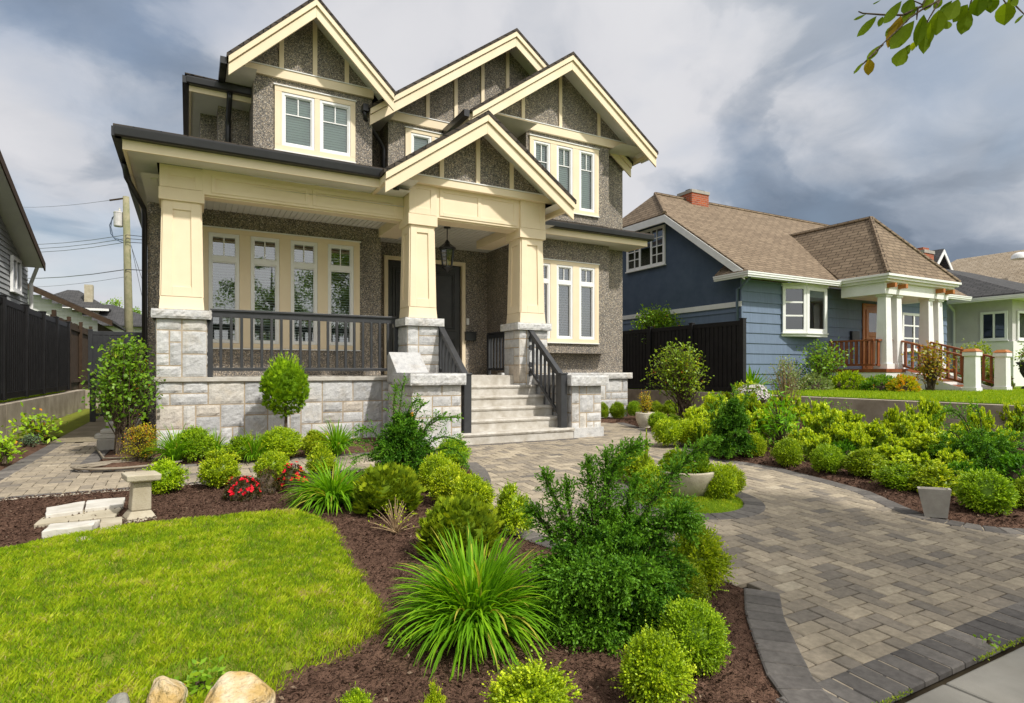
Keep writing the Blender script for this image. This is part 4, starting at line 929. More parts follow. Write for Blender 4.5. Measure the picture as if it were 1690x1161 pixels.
# attic window, bay window
yA, yB = P(1099, 400, X=BX).y, P(1036, 400, X=BX).y; L_ = yB-yA; D_ = depth(Vector((BX, yA, 0))); za, zb = EYE+(CV-436)*D_/F, EYE+(CV-371)*D_/F
simple_window(B, (BX-.01, yB, 0), (0, -1, 0), (-1, 0, 0), L_, za, zb, bars=[(s0, s1, z, .03) for z in (za+.38, za+.66, za+.94) for (s0, s1) in ((.09, L_*.36), (L_*.66, L_-.09))], cols=[(L_*.36, .07), (L_*.66, .07), (L_*.22, .025), (L_*.80, .025)])
bx0, bx1 = P(1289, 510, Y=BYF).x, P(1364, 510, Y=BYF-.34).x; D_ = depth(Vector((bx0, BYF, 0))); z0_, z1_ = EYE+(CV-549)*D_/F, EYE+(CV-474)*D_/F+.03
ang = .28; m1 = bx0+(bx1-bx0)*.42
simple_window(B, (bx0, BYF-.03, 0), (m1-bx0, -ang, 0), (-ang, -(m1-bx0), 0), math.hypot(m1-bx0, ang), z0_, z1_, bars=[(.09, .8*(m1-bx0)+.1, z0_+(z1_-z0_)*f, .05) for f in (.36, .65)], fr='vinyl')
simple_window(B, (m1, BYF-.03-ang, 0), (bx1-m1, 0, 0), (0, -1, 0), bx1-m1, z0_, z1_, fr='vinyl', fw=.12, valance=.2)
MB().prism([(bx0, BYF, z1_), (m1, BYF-.31-.07, z1_), (bx1+.05, BYF-.31-.07, z1_), (bx1+.05, BYF, z1_)], (0, 0, .10)).prism([(bx0, BYF, z0_-.12), (m1, BYF-.31-.05, z0_-.12), (bx1+.03, BYF-.31-.05, z0_-.12), (bx1+.03, BYF, z0_-.12)], (0, 0, .08)).box(bx1, bx1+.03, BYF-.31, BYF, z0_-.04, z1_).build('bay_trim', M['vinyl'], B, bevel=.006)
wx = P(1500, 520, Y=BYF).x
simple_window(B, (wx-.55, BYF-.03, 0), (1, 0, 0), (0, -1, 0), 1.5, 1.9, 3.25, bars=[(.09, 1.4, 2.35, .05), (.09, 1.4, 2.8, .05)], cols=[(.75, .08)])
# entry porch
PX, PY = 19.75, 9.85; pe = BE+.02; hw = 1.98; pk = Vector((PX, 11.5, 6.16))
mb = MB(); c4 = [(PX-hw, PY, pe), (PX+hw, PY, pe), (PX+hw, 13, pe), (PX-hw, 13, pe)]; back = Vector((PX, 14.6, 6.16))
mb.prism([c4[0], c4[1], pk], (0, 0, .06)); mb.prism([c4[0], pk, back, (PX-hw, 11.3, pe)], (0, 0, .06)); mb.prism([c4[1], (PX+hw, 11.3, pe), back, pk], (0, 0, .06)); pr = mb.build('porch_roof', M['tanshingle'], B)
MB().tube([c4[0]+Vector((0, 0, .06)) if isinstance(c4[0], Vector) else (c4[0][0], c4[0][1], c4[0][2]+.06), (pk.x, pk.y, pk.z+.06)], .075, 6).tube([(c4[1][0], c4[1][1], c4[1][2]+.06), (pk.x, pk.y, pk.z+.06)], .075, 6).tube([(pk.x, pk.y, pk.z+.06), (back.x, back.y, back.z+.06)], .075, 6).build('ridge_cap', M['tanshingle'], pr)
mb = MB(); 
for k, (o, z0, z1) in enumerate(((.0, pe-.02, pe+.05), (.05, pe-.09, pe-.022), (.14, pe-.16, pe-.092), (.26, pe-.50, pe-.162))):
    mb.box(PX-hw-.05+o, PX+hw+.05-o, PY-.05+o, 11.4, z0, z1)
mb.build('entablature', M['white'], B, bevel=.006)
for dx in (-1.62, -1.05, 1.05, 1.62): MB().box(PX+dx-.06, PX+dx+.06, PY-.02, PY+.22, pe-.33, pe-.20).build('beam_end', M['oak'], B, bevel=.006)
pz = 1.25
for dx in (-1.45, -.88, .88, 1.45):
    mb = MB().taper(PX+dx, PY+.42, pz+.16, pe-.56, .34, .34, .25, .25).box(PX+dx-.2, PX+dx+.2, PY+.22, PY+.62, pz, pz+.16).box(PX+dx-.16, PX+dx+.16, PY+.26, PY+.58, pe-.56, pe-.50); mb.build('porch_column', M['white'], B, bevel=.006)
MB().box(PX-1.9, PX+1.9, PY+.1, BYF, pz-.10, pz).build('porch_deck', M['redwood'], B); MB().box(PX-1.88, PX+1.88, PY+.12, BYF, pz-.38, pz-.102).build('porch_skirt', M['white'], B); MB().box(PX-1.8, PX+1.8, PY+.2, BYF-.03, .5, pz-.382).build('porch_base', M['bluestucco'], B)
dxx = P(1438, 520, Y=BYF).x; dr = thing('front_door', None, None); dr.parent = B
o = MB().box(dxx-.47, dxx+.47, BYF-.05, BYF-.03, pz, pz+2.12).box(dxx-.40, dxx-.26, BYF-.075, BYF-.051, pz+.05, pz+2.0).box(dxx+.26, dxx+.40, BYF-.075, BYF-.051, pz+.05, pz+2.0).box(dxx-.26, dxx+.26, BYF-.075, BYF-.051, pz+1.1, pz+1.25).box(dxx-.26, dxx+.26, BYF-.075, BYF-.051, pz+1.9, pz+2.0).build('door_panel', M['oak'], B, bevel=.006); o.parent = dr
o = MB().face([(dxx-.26, BYF-.06, pz+1.25), (dxx+.26, BYF-.06, pz+1.25), (dxx+.26, BYF-.06, pz+1.9), (dxx-.26, BYF-.06, pz+1.9)]).build('pane', M['glassdark'], B); o.parent = dr
o = MB().box(dxx-.56, dxx-.472, BYF-.06, BYF-.028, pz, pz+2.2).box(dxx+.472, dxx+.56, BYF-.06, BYF-.028, pz, pz+2.2).box(dxx-.472, dxx+.472, BYF-.06, BYF-.028, pz+2.122, pz+2.2).build('door_frame', M['oak'], B); o.parent = dr
def red_rail(p, q, name='balustrade', n=8):
    r = thing(name, None, None); r.parent = B; p, q = Vector(p), Vector(q); up = Vector((0, 0, 1))
    for o in (MB().bar(p+up*.86, q+up*.86, .12, .05).build('top_rail', M['redwood'], B), MB().bar(p+up*.12, q+up*.12, .06, .06).build('bottom_rail', M['redwood'], B)): o.parent = r
    for k in range(n):
        c = p.lerp(q, (k+.5)/n); o = MB().box(c.x-.05, c.x+.05, c.y-.02, c.y+.02, c.z+.15, c.z+.835).build('baluster', M['redwood'], B); o.parent = r
red_rail((PX-1.80, PY+.44, pz), (PX-1.62, PY+.44, pz), n=1); red_rail((PX-1.80, PY+.5, pz), (PX-1.80, BYF-.1, pz), n=9); red_rail((PX-1.25, PY+.44, pz), (PX-1.05, PY+.44, pz), n=1); red_rail((PX+1.05, PY+.44, pz), (PX+1.25, PY+.44, pz), n=1)
red_rail((PX-.80, PY+.25, pz-.02), (PX-.80, PY-1.45, .72), n=9); red_rail((PX+.80, PY+.25, pz-.02), (PX+.80, PY-1.45, .72), n=9)
stp = thing('porch_steps', None, None); stp.parent = B
for k in range(4):
    z = .62+(pz-.62)*(k+1)/4-.16; o = MB().box(PX-.78, PX+.78, PY-1.4+.38*k, PY+.14, z-.15, z-.03).build('riser', M['white'], B); o.parent = stp; o = MB().box(PX-.82, PX+.82, PY-1.43+.38*k, PY+.13, z-.028, z).build('tread', M['redwood'], B); o.parent = stp
for sx in (-1, 1):
    o = MB().prism([(PX+sx*.83, PY+.12, pz-.05), (PX+sx*.83, PY-1.45, .68), (PX+sx*.83, PY-1.45, .5), (PX+sx*.83, PY+.12, .5)], (sx*.06, 0, 0)).build('stringer', M['white'], B); o.parent = stp
    o = MB().taper(PX+sx*.86, PY-1.6, .6, 1.72, .30, .30, .27, .27).box(PX+sx*.86-.17, PX+sx*.86+.17, PY-1.77, PY-1.43, .6, .74).box(PX+sx*.86-.17, PX+sx*.86+.17, PY-1.77, PY-1.43, 1.60, 1.70).build('newel_post', M['white'], B, bevel=.006); o.parent = stp
    o = MB().taper(PX+sx*.86, PY-1.6, 1.72, 1.80, .36, .36, .2, .2).build('post_cap', M['oak'], B); o.parent = stp
MB().box(dxx-1.25, dxx-.85, BYF-.12, BYF-.03, pz+.95, pz+1.25).build('letter_box', M['black'], B, bevel=.01)

# ------------------------------------------------------------------ houses farther off
def hip(mb, x0, x1, y0, y1, z, h, rx0, rx1, ry0, ry1, th=.08):
    a = [(x0, y0, z), (x1, y0, z), (x1, y1, z), (x0, y1, z)]
    if abs(rx1-rx0) > abs(ry1-ry0): p, q = (rx0, ry0, z+h), (rx1, ry1, z+h); fs = [(a[0], a[1], q, p), (a[1], a[2], q), (a[2], a[3], p, q), (a[3], a[0], p)]
    else: p, q = (rx0, ry0, z+h), (rx1, ry1, z+h); fs = [(a[0], a[1], p), (a[1], a[2], q, p), (a[2], a[3], q), (a[3], a[0], p, q)]
    for f in fs: mb.prism(f, (0, 0, th))
    return mb
Wh = thing('side_house', 'pale house with dark grey hip roof and white masonry base at right edge', 'house', (31, 14, .6))
MB().box(27, 38, 10.5, 20, 2.3, 3.95).build('wall', M['palestucco'], Wh); MB().box(26.95, 38.05, 10.45, 20.05, .5, 2.298).build('base_wall', M['whiteblock'], Wh)
mb = MB(); hip(mb, 26.4, 38.6, 9.9, 20.6, 3.95, 2.1, 30.2, 34.6, 15.2, 15.2); mb.build('roof', M['greyshingle'], Wh)
white_gutter(26.4, 38.6, 9.9, 3.93, Wh, 10.7); MB().box(26.5, 38.5, 10, 20.5, 3.86, 3.90).build('soffit', M['white'], Wh)
ya, yb = P(1664, 530, X=27).y, P(1619, 530, X=27).y; simple_window(Wh, (26.99, yb, 0), (0, -1, 0), (-1, 0, 0), yb-ya, 2.35, 3.45, cols=[((yb-ya)/2, .06)], fr='vinyl')
simple_window(Wh, (27.3, 10.49, 0), (1, 0, 0), (0, -1, 0), 1.9, 2.35, 3.45, cols=[(.95, .06)], fr='vinyl')
MB().tube([(26.5, 12.4, 3.85), (26.9, 12.4, 3.6), (26.94, 12.4, 3.5), (26.94, 12.4, .6)], .05, 8).build('downspout', M['palesiding'], Wh)
Th = thing('tile_roof_house', 'distant house with large tan shingle roof and skylight behind the grey roof', 'house', (46, 15, .6))
MB().box(40.8, 51.2, 5, 24, .5, 4.3).build('wall', M['palesiding'], Th); mb = MB(); hip(mb, 40, 52, 4, 25.5, 4.3, 4.4, 46, 46, 10, 21); mb.build('roof', M['tile'], Th)
c = P(1684, 422, X=43.2); mb = MB(); mb.lathe((c.x, c.y, c.z-.2), [(.45, 0), (.42, .2), (.3, .32), (.15, .38), (0, .40)], 16); mb.build('skylight', M['white'], Th, smooth=True)
Gh = thing('gabled_house', 'white gabled house with red brick chimney beyond the blue bungalow\'s porch roof', 'house', (37.8, 21, .6))
mb = MB().box(36.4, 39.2, 18.4, 26, .5, 6.3); mb.face([(36.4, 18.4, 6.3), (39.2, 18.4, 6.3), (37.8, 18.4, 7.9)]); mb.build('wall', M['white'], Gh)
mb = MB()
for s in (-1, 1): mb.prism([(37.8+s*1.75, 17.9, 6.05), (37.8, 17.9, 8.05), (37.8, 26, 8.05), (37.8+s*1.75, 26, 6.05)], (0, 0, .1))
rf = mb.build('roof', M['greyshingle'], Gh); mb = MB()
for s in (-1, 1): mb.prism([(37.8+s*1.75, 17.86, 5.85), (37.8, 17.86, 7.85), (37.8, 17.86, 8.1), (37.8+s*1.75, 17.86, 6.1)], (0, .05, 0))
mb.build('bargeboard', M['white'], rf)
c = P(1522, 430, D=33.5); ch = MB().box(c.x-.5, c.x+.5, c.y-.35, c.y+.35, 4, 7.75).build('chimney', M['brick'], Gh); MB().box(c.x-.54, c.x+.54, c.y-.39, c.y+.39, 7.75, 7.92).build('crown', M['congrey'], ch); MB().box(c.x-.3, c.x+.3, c.y-.2, c.y+.2, 7.92, 8.1).build('flue', M['brick'], ch)
# grey siding house on the left
Lh = thing('siding_house', 'grey lap siding house with brown edged roof at the left edge', 'house', (-6, 14, .5)); rk = lambda y: 4.16+.367*(20.9-y)
mb = MB(); z = .5
while z < 7.0:
    e = z+.13; yend = min(21.4, 20.9-(e-.18-4.16)/.367) if e > 3.7 else 21.4
    if yend > 9: mb.face([(-3.985, 9, z), (-4.0, 9, e), (-4.0, yend, e), (-3.985, yend, z)][::-1] if False else [(-3.978, yend, z), (-3.978, 9, z), (-4.0, 9, e), (-4.0, yend, e)][::-1]); mb.face([(-4.0, 9, z), (-3.978, 9, z), (-3.978, yend, z), (-4.0, yend, z)])
    z = e
mb.face([(-4.01, 21.4, .5), (-12, 21.4, .5), (-12, 21.4, 4.2), (-4.01, 21.4, 4.2)]); mb.build('wall', M['greysiding'], Lh)
mb = MB().prism([(-3.55, 21.0, rk(21.0)), (-3.55, 9, rk(9)), (-12, 9, rk(9)), (-12, 21.0, rk(21.0))], (0, 0, .10)); mb.build('roof', M['brownfence'], Lh)
MB().prism([(-3.56, 20.98, rk(20.98)-.05), (-3.56, 9, rk(9)-.05), (-4.0, 9, rk(9)-.05), (-4.0, 20.98, rk(20.98)-.05)], (0, 0, .03)).build('soffit', M['soffit'], Lh)
MB().prism([(-3.55, 21.0, rk(21.0)-.12), (-3.55, 9, rk(9)-.12), (-3.55, 9, rk(9)+.1), (-3.55, 21, rk(21)+.1)], (.03, 0, 0)).build('bargeboard', M['brownfence'], Lh)
simple_window(Lh, (-3.975, 19.4, 0), (0, 1, 0), (1, 0, 0), .95, 3.25, 4.15, cols=[(.47, .05)], fr='vinyl')
MB().tube([(-3.7, 21.0, rk(21)), (-3.85, 21.3, 3.85), (-3.92, 21.42, 3.7), (-3.92, 21.42, .6)], .05, 8).build('downspout', M['white'], Lh)
Gr = thing('garage', 'white lap siding garage with brown roof edge beyond the left fence', 'garage', (-6, 33, .4)); mb = MB(); ek = lambda x: 3.22+.485*(-2.8-x) if x > -7 else 3.22+.485*4.2-.485*(-7-x)
z = .4
while z < 5.1:
    e = z+.16; xr = -3.3 if e < 3.35 else -2.8-(e+.12-3.22)/.485
    if xr > -7: mb.face([(-10.5, 29.98, z), (xr, 29.98, z), (xr, 30, e), (-10.5, 30, e)]).face([(-10.5, 30, z), (xr, 30, z), (xr, 29.98, z), (-10.5, 29.98, z)])
    z = e
mb.build('wall', M['palesiding'], Gr); MB().box(-10, -3.32, 30.03, 38, .4, 3.2).build('side_wall', M['brownfence'], Gr)
mb = MB().prism([(-2.75, 29.6, 3.2), (-7, 29.6, 5.26), (-7, 38, 5.26), (-2.75, 38, 3.2)], (0, 0, .1)).prism([(-11.2, 29.6, 3.2), (-7, 29.6, 5.26), (-7, 38, 5.26), (-11.2, 38, 3.2)], (0, 0, .1)); mb.build('roof', M['greyshingle'], Gr)
MB().prism([(-2.75, 29.56, 3.05), (-7, 29.56, 5.11), (-7, 29.56, 5.33), (-2.75, 29.56, 3.27)], (0, .04, 0)).build('bargeboard', M['brownfence'], Gr)
Rh = thing('lane_house', 'distant house with grey hip roof and pale chimney behind the white garage', 'house', (-6, 48, .4))
MB().box(-10, -1.2, 44.4, 52, .3, 3.95).build('wall', M['palesiding'], Rh); mb = MB(); hip(mb, -10.6, -.6, 43.9, 52.6, 3.95, 1.6, -7, -4.4, 48, 48); mb.build('roof', M['greyshingle'], Rh)
MB().box(-8.2, -5.0, 46, 50, 4, 5.1).build('upper_wall', M['pot'], Rh); mb = MB(); hip(mb, -8.8, -4.4, 45.4, 50.6, 5.1, 1.3, -6.9, -6.3, 48, 48); mb.build('roof', M['greyshingle'], Rh); MB().box(-8.8, -4.4, 45.34, 45.4, 4.98, 5.12).build('gutter', M['white'], Rh)
c = P(147, 480, Y=46.5); MB().box(c.x-.22, c.x+.22, c.y-.3, c.y+.3, 3.5, c.z+.35).build('chimney', M['conpale'], Rh)
# utility pole with its transformer, and the lines it carries
pt = P(208, 325, D=30); pb = Vector((pt.x+.06, pt.y, 0))
U_ = thing('utility_pole', 'weathered wooden utility pole with grey transformer standing behind the house', 'utility pole', (pb.x, pb.y, 0))
MB().tube([(pb.x+.12, pb.y, 0), (pb.x+.03, pb.y, 5), (pt.x, pt.y, pt.z)], [.21, .18, .14], 12).build('pole', M['greenpole'], U_, smooth=True)
c = P(195.5, 362, D=30); tr = MB(); tr.lathe((c.x, c.y, c.z), [(0, -.38), (.19, -.38), (.21, -.34), (.21, .28), (.22, .30), (.22, .34), (.15, .38), (0, .38)], 16); tf = tr.build('transformer', M['metal'], U_, smooth=False)
MB().lathe((c.x+.05, c.y, c.z+.38), [(0, 0), (.04, .02), (.05, .08), (.03, .12), (.04, .18), (0, .2)], 8).build('bushing', M['soffit'], tf)
MB().box(c.x+.2, pt.x-.1, c.y-.04, c.y+.04, c.z+.1, c.z+.2).box(c.x+.2, pt.x-.1, c.y-.04, c.y+.04, c.z-.25, c.z-.15).build('bracket', M['metal'], U_)
q = P(181, 331, D=30); MB().bar((q.x, q.y, q.z), (pt.x-.1, pt.y, pt.z-.1), .06, .07).build('insulator', M['brownfence'], U_)
mb = MB(); p1, p2, p3 = P(187, 358, D=30), P(181, 372, D=30), P(190, 395, D=30)
mb.tube([P(191, 354, D=30), p1, p2, P(183, 386, D=30), p3, P(203, 401, D=30)], .022, 6); mb.tube([P(190, 355, D=30), P(185, 360, D=30), P(183, 375, D=30), P(187, 392, D=30), P(204, 398, D=30)], .018, 6); mb.build('cable', M['bluestucco'], U_)
def wire(label, a, b, sag, r=.012):
    pts = [a.lerp(b, t/14)-Vector((0, 0, sag*4*(t/14)*(1-t/14))) for t in range(15)]
    tag(MB().tube(pts, r, 5).build('power_line', M['black']), label, 'power line', 'overhead lines at the utility pole')
FARL, FARR = 62, 46
for (label, va, v0, ub, vb, r) in (('topmost thin overhead wire running left from the pole top insulator', 322, 331, None, None, .010), ('upper of three close overhead wires crossing the pole', 383, 388, 236, 395, .016), ('middle of three close overhead wires crossing the pole', 391, 394, 236, 399, .016),
                                   ('lower of three close overhead wires crossing the pole', 397, 400, 236, 403, .016), ('thick overhead cable crossing the lower part of the pole', 438, 445, 238, 447.5, .022), ('lowest faint overhead wire left of the pole', 459, 457, None, None, .010)):
    a = P(-90, va-2, D=FARL); m_ = P(181 if v0 == 331 else 209, v0, D=29.8)
    if ub: 
        b = P(ub+70, vb+3, D=31.5); pts = [a.lerp(m_, t/10)-Vector((0, 0, .9*4*(t/10)*(1-t/10))) for t in range(11)]+[m_.lerp(b, t/5) for t in range(1, 6)]
        tag(MB().tube(pts, r, 5).build('power_line', M['black']), label, 'power line', 'overhead lines at the utility pole')
    else: wire(label, a, m_, .8, r)
wire('right one of two slanting guy wires beside the pole', P(216, 405, D=29.9), P(262, 545, D=29), 0, .012); wire('steep guy wire slanting down behind the house wall', P(218, 412, D=29.9), P(246, 545, D=29.4), 0, .010)

# ------------------------------------------------------------------ leaves
def unit(a): return a/(np.linalg.norm(a, axis=-1, keepdims=True)+1e-9)
def rvec(n, rng): return unit(rng.normal(size=(n, 3)))
class Leaves:                                   # many small folded leaves gathered into one mesh
    def __init__(s): s.parts = []
    def add(s, P_, D_, N_, L_, W_, t, fold=.12, mid=.5):
        P_, D_, N_ = np.asarray(P_, float), unit(np.asarray(D_, float)), np.asarray(N_, float); n = len(P_)
        S = unit(np.cross(D_, N_)); N2 = np.cross(S, D_)
        L_ = np.broadcast_to(L_, n)[:, None]; W_ = np.broadcast_to(W_, n)[:, None]; t = np.broadcast_to(t, n)
        v = np.stack([P_, P_+D_*L_*mid+S*W_/2+N2*W_*fold, P_+D_*L_, P_+D_*L_*mid-S*W_/2+N2*W_*fold], 1); s.parts.append((v, np.array(t))); return s
    def mesh(s, name, mat, extra=None):
        v = np.concatenate([p[0] for p in s.parts]).reshape(-1, 3); t = np.clip(np.concatenate([p[1] for p in s.parts]), 0, 1); n = len(t)
        return quads_mesh(name, v, np.arange(n*4).reshape(n, 4), t, mat, extra)
def quads_mesh(name, v, f, t, mat, extra=None):
    me = bpy.data.meshes.new(name); nf = len(f); nv = len(v); mi = np.zeros(nf, np.int32)
    if extra:                                   # a core of twigs: (verts, quads, material)
        ev, ef, em = extra; f = np.concatenate([f, ef+nv]); v = np.concatenate([v, ev]); t = np.concatenate([t, np.full(len(ef), .3)]); mi = np.concatenate([mi, np.ones(len(ef), np.int32)])
    nf, nv = len(f), len(v)
    me.vertices.add(nv); me.vertices.foreach_set('co', v.astype(np.float32).ravel())
    me.loops.add(nf*4); me.loops.foreach_set('vertex_index', f.astype(np.int32).ravel())
    me.polygons.add(nf); me.polygons.foreach_set('loop_start', np.arange(nf, dtype=np.int32)*4)
    me.materials.append(mat)
    if extra: me.materials.append(extra[2])
    me.polygons.foreach_set('material_index', mi.astype(np.int32))
    a = me.attributes.new('tint', 'FLOAT', 'FACE'); a.data.foreach_set('value', t.astype(np.float32)); me.update(calc_edges=True); return me
def sprigs(lv, P_, D_, length, n, L_, W_, tint, rng, ang=.85, jit=.35, tipgain=.25, fold=.12):
    m = len(P_); D_ = unit(D_); ref = np.where(np.abs(D_[:, 2:3]) < .9, [[0, 0, 1.0]], [[1.0, 0, 0]]); A = unit(np.cross(D_, ref)); B = np.cross(D_, A)
    for j in range(n):
        f = (j+.5)/n; th = j*2.4+rng.uniform(0, 6.28, m); q = A*np.cos(th)[:, None]+B*np.sin(th)[:, None]
        al = (ang*(1-.55*f)*rng.uniform(.7, 1.3, m))[:, None]; d = D_*np.cos(al)+q*np.sin(al)+rng.normal(0, jit*.3, (m, 3))
        lv.add(P_+D_*(np.broadcast_to(length, m)*f)[:, None], d, D_-q*.6+rng.normal(0, jit, (m, 3)), L_*rng.uniform(.75, 1.2, m), W_*rng.uniform(.8, 1.2, m), tint+tipgain*(f-.5)+rng.normal(0, .10, m), fold)
    return lv
def snoise(d, k, off):
    return np.array([noise.noise((a*k+off, b*k, c*k-off)) for a, b, c in d])
def lump(d, seed, a1=.10, a2=.06): return 1+a1*snoise(d, 2.2, seed*3.1)+a2*snoise(d, 5.5, seed*7.7)
def sphere_pts(n, rng, zmin=-.72):
    d = rvec(int(n*1.5), rng); d = d[d[:, 2] > zmin]; return d[:n]
def core(shape, k=.80, nu=20, nv=12):
    v = []; f = []
    for j in range(nv+1):
        for i in range(nu):
            th, ph = 2*math.pi*i/nu, math.pi*j/nv; v.append((math.sin(ph)*math.cos(th), math.sin(ph)*math.sin(th), math.cos(ph)))
    d = np.array(v); p = shape(d)*k
    for j in range(nv):
        for i in range(nu): f.append((j*nu+i, (j+1)*nu+i, (j+1)*nu+(i+1) % nu, j*nu+(i+1) % nu))
    return p, np.array(f)
def boxwood_mesh(seed, kind='ball', leaf=.075, n=1500, a1=.10, a2=.07, zc=.92, mat='box', shag=0):
    rng = np.random.default_rng(seed)
    def shape(d):
        r = lump(d, seed, a1, a2)[:, None]; p = d*r
        if kind == 'cone':
            z = p[:, 2]; k = np.where(z > 0, 1-.55*np.clip(z, 0, 1)**1.0, 1); p = np.stack([p[:, 0]*k, p[:, 1]*k, np.where(z > 0, z*1.45, z)], 1)
        if kind == 'egg':
            z = p[:, 2]; k = np.where(z > 0, 1-.25*np.clip(z, 0, 1), 1-.15*np.clip(-z, 0, 1)); p = np.stack([p[:, 0]*k, p[:, 1]*k, z*np.where(z > 0, 1.15, 1)], 1)
        return p
    nt_ = max(60, int(n/11)); td = sphere_pts(nt_, rng); tr = rng.normal(1, .11+shag*.3, nt_); tt = rng.normal(.50, .17, nt_)+.20*snoise(td, 3.0, seed); lv = Leaves()
    k = np.repeat(np.arange(nt_), 11); m = len(k); ctr = shape(td)[k]*(tr[k][:, None]); o = rng.normal(0, .105, (m, 3)); o -= td[k]*np.sum(o*td[k], 1, keepdims=True)*.6
    pos = ctr*.80+o; dr = unit(td[k]*1.0+o*4.2+np.array([0, 0, .30])+rng.normal(0, .22, (m, 3))); ln = rng.uniform(.13, .24, m)+(rng.random(m) < .08)*rng.uniform(0, .16+shag, m)
    sprigs(lv, pos, dr, ln, 7, leaf, leaf*.74, tt[k]+rng.normal(0, .07, m), rng)
    cv, cf = core(shape, .76); v_off = np.array([0, 0, zc])
    lv.parts = [(a+v_off, b) for a, b in lv.parts]
    st = MB().tube([(0, 0, -.05), (.02, 0, .4), (0, .02, zc)], .05, 6)
    cv = np.concatenate([cv+v_off, np.array(st.v)]); n0 = len(cv)-len(st.v); cf = np.concatenate([cf, np.array([f for f in st.f if len(f) == 4])+n0])
    return lv.mesh('boxwood', L[mat], (cv, cf, L[mat]))
BW = {'ball': [boxwood_mesh(s, 'ball', .080, 2300, .15, .12) for s in (1, 2, 3, 12)], 'egg': [boxwood_mesh(s, 'egg', .085, 2100, .18, .14, 1.0, shag=.12) for s in (4, 5)], 'cone': [boxwood_mesh(s, 'cone', .090, 1900, .16, .14, .95, shag=.14) for s in (6, 7)],
      'shag': [boxwood_mesh(8, 'egg', .105, 1700, .22, .17, .95, shag=.35)], 'near': [boxwood_mesh(s, 'ball', .066, 3600, .11, .09, shag=.06) for s in (9,)], 'nearshag': [boxwood_mesh(s, 'egg', .085, 3000, .20, .16, 1.0, shag=.34) for s in (10, 11)]}
BWN = {k: 0 for k in BW}
def place(u, v, wpx, back=.75, dz=.03):         # stand a plant of the given pixel width on the ground there; returns centre and radius
    g = G(u, v); r = wpx/2*depth(g)/F; h = Vector((g.x, g.y, 0)).normalized(); c = g+h*r*back; r = wpx/2*depth(c)/F
    c.z = gz(c.y)+dz; return c, r
def boxwood(label, u, v, w, h, kind='ball', col=(1, 1, 1), base=None, lift=.03):
    me = BW[kind][BWN[kind] % len(BW[kind])]; BWN[kind] += 1; c, r = place(u, v, w, dz=lift)
    if base is not None: c.z = base
    o = link('boxwood', me, None, c); hh = h*depth(c)/F/1.95*(.96 if kind in ('ball', 'near') else .78 if kind in ('egg', 'shag', 'nearshag') else .74); o.scale = (r*.93, r*.93, hh*.97); o.rotation_euler.z = random.uniform(0, 6.28)
    o.color = (*[k*random.uniform(.94, 1.06) for k in col], 1)
    return tag(o, label, 'shrub', 'clipped boxwood shrubs')
LIME, MIDG, OLIVE, DEEP = (1.12, 1.10, 1), (.85, .92, 1), (.72, .74, 1), (.55, .68, 1)
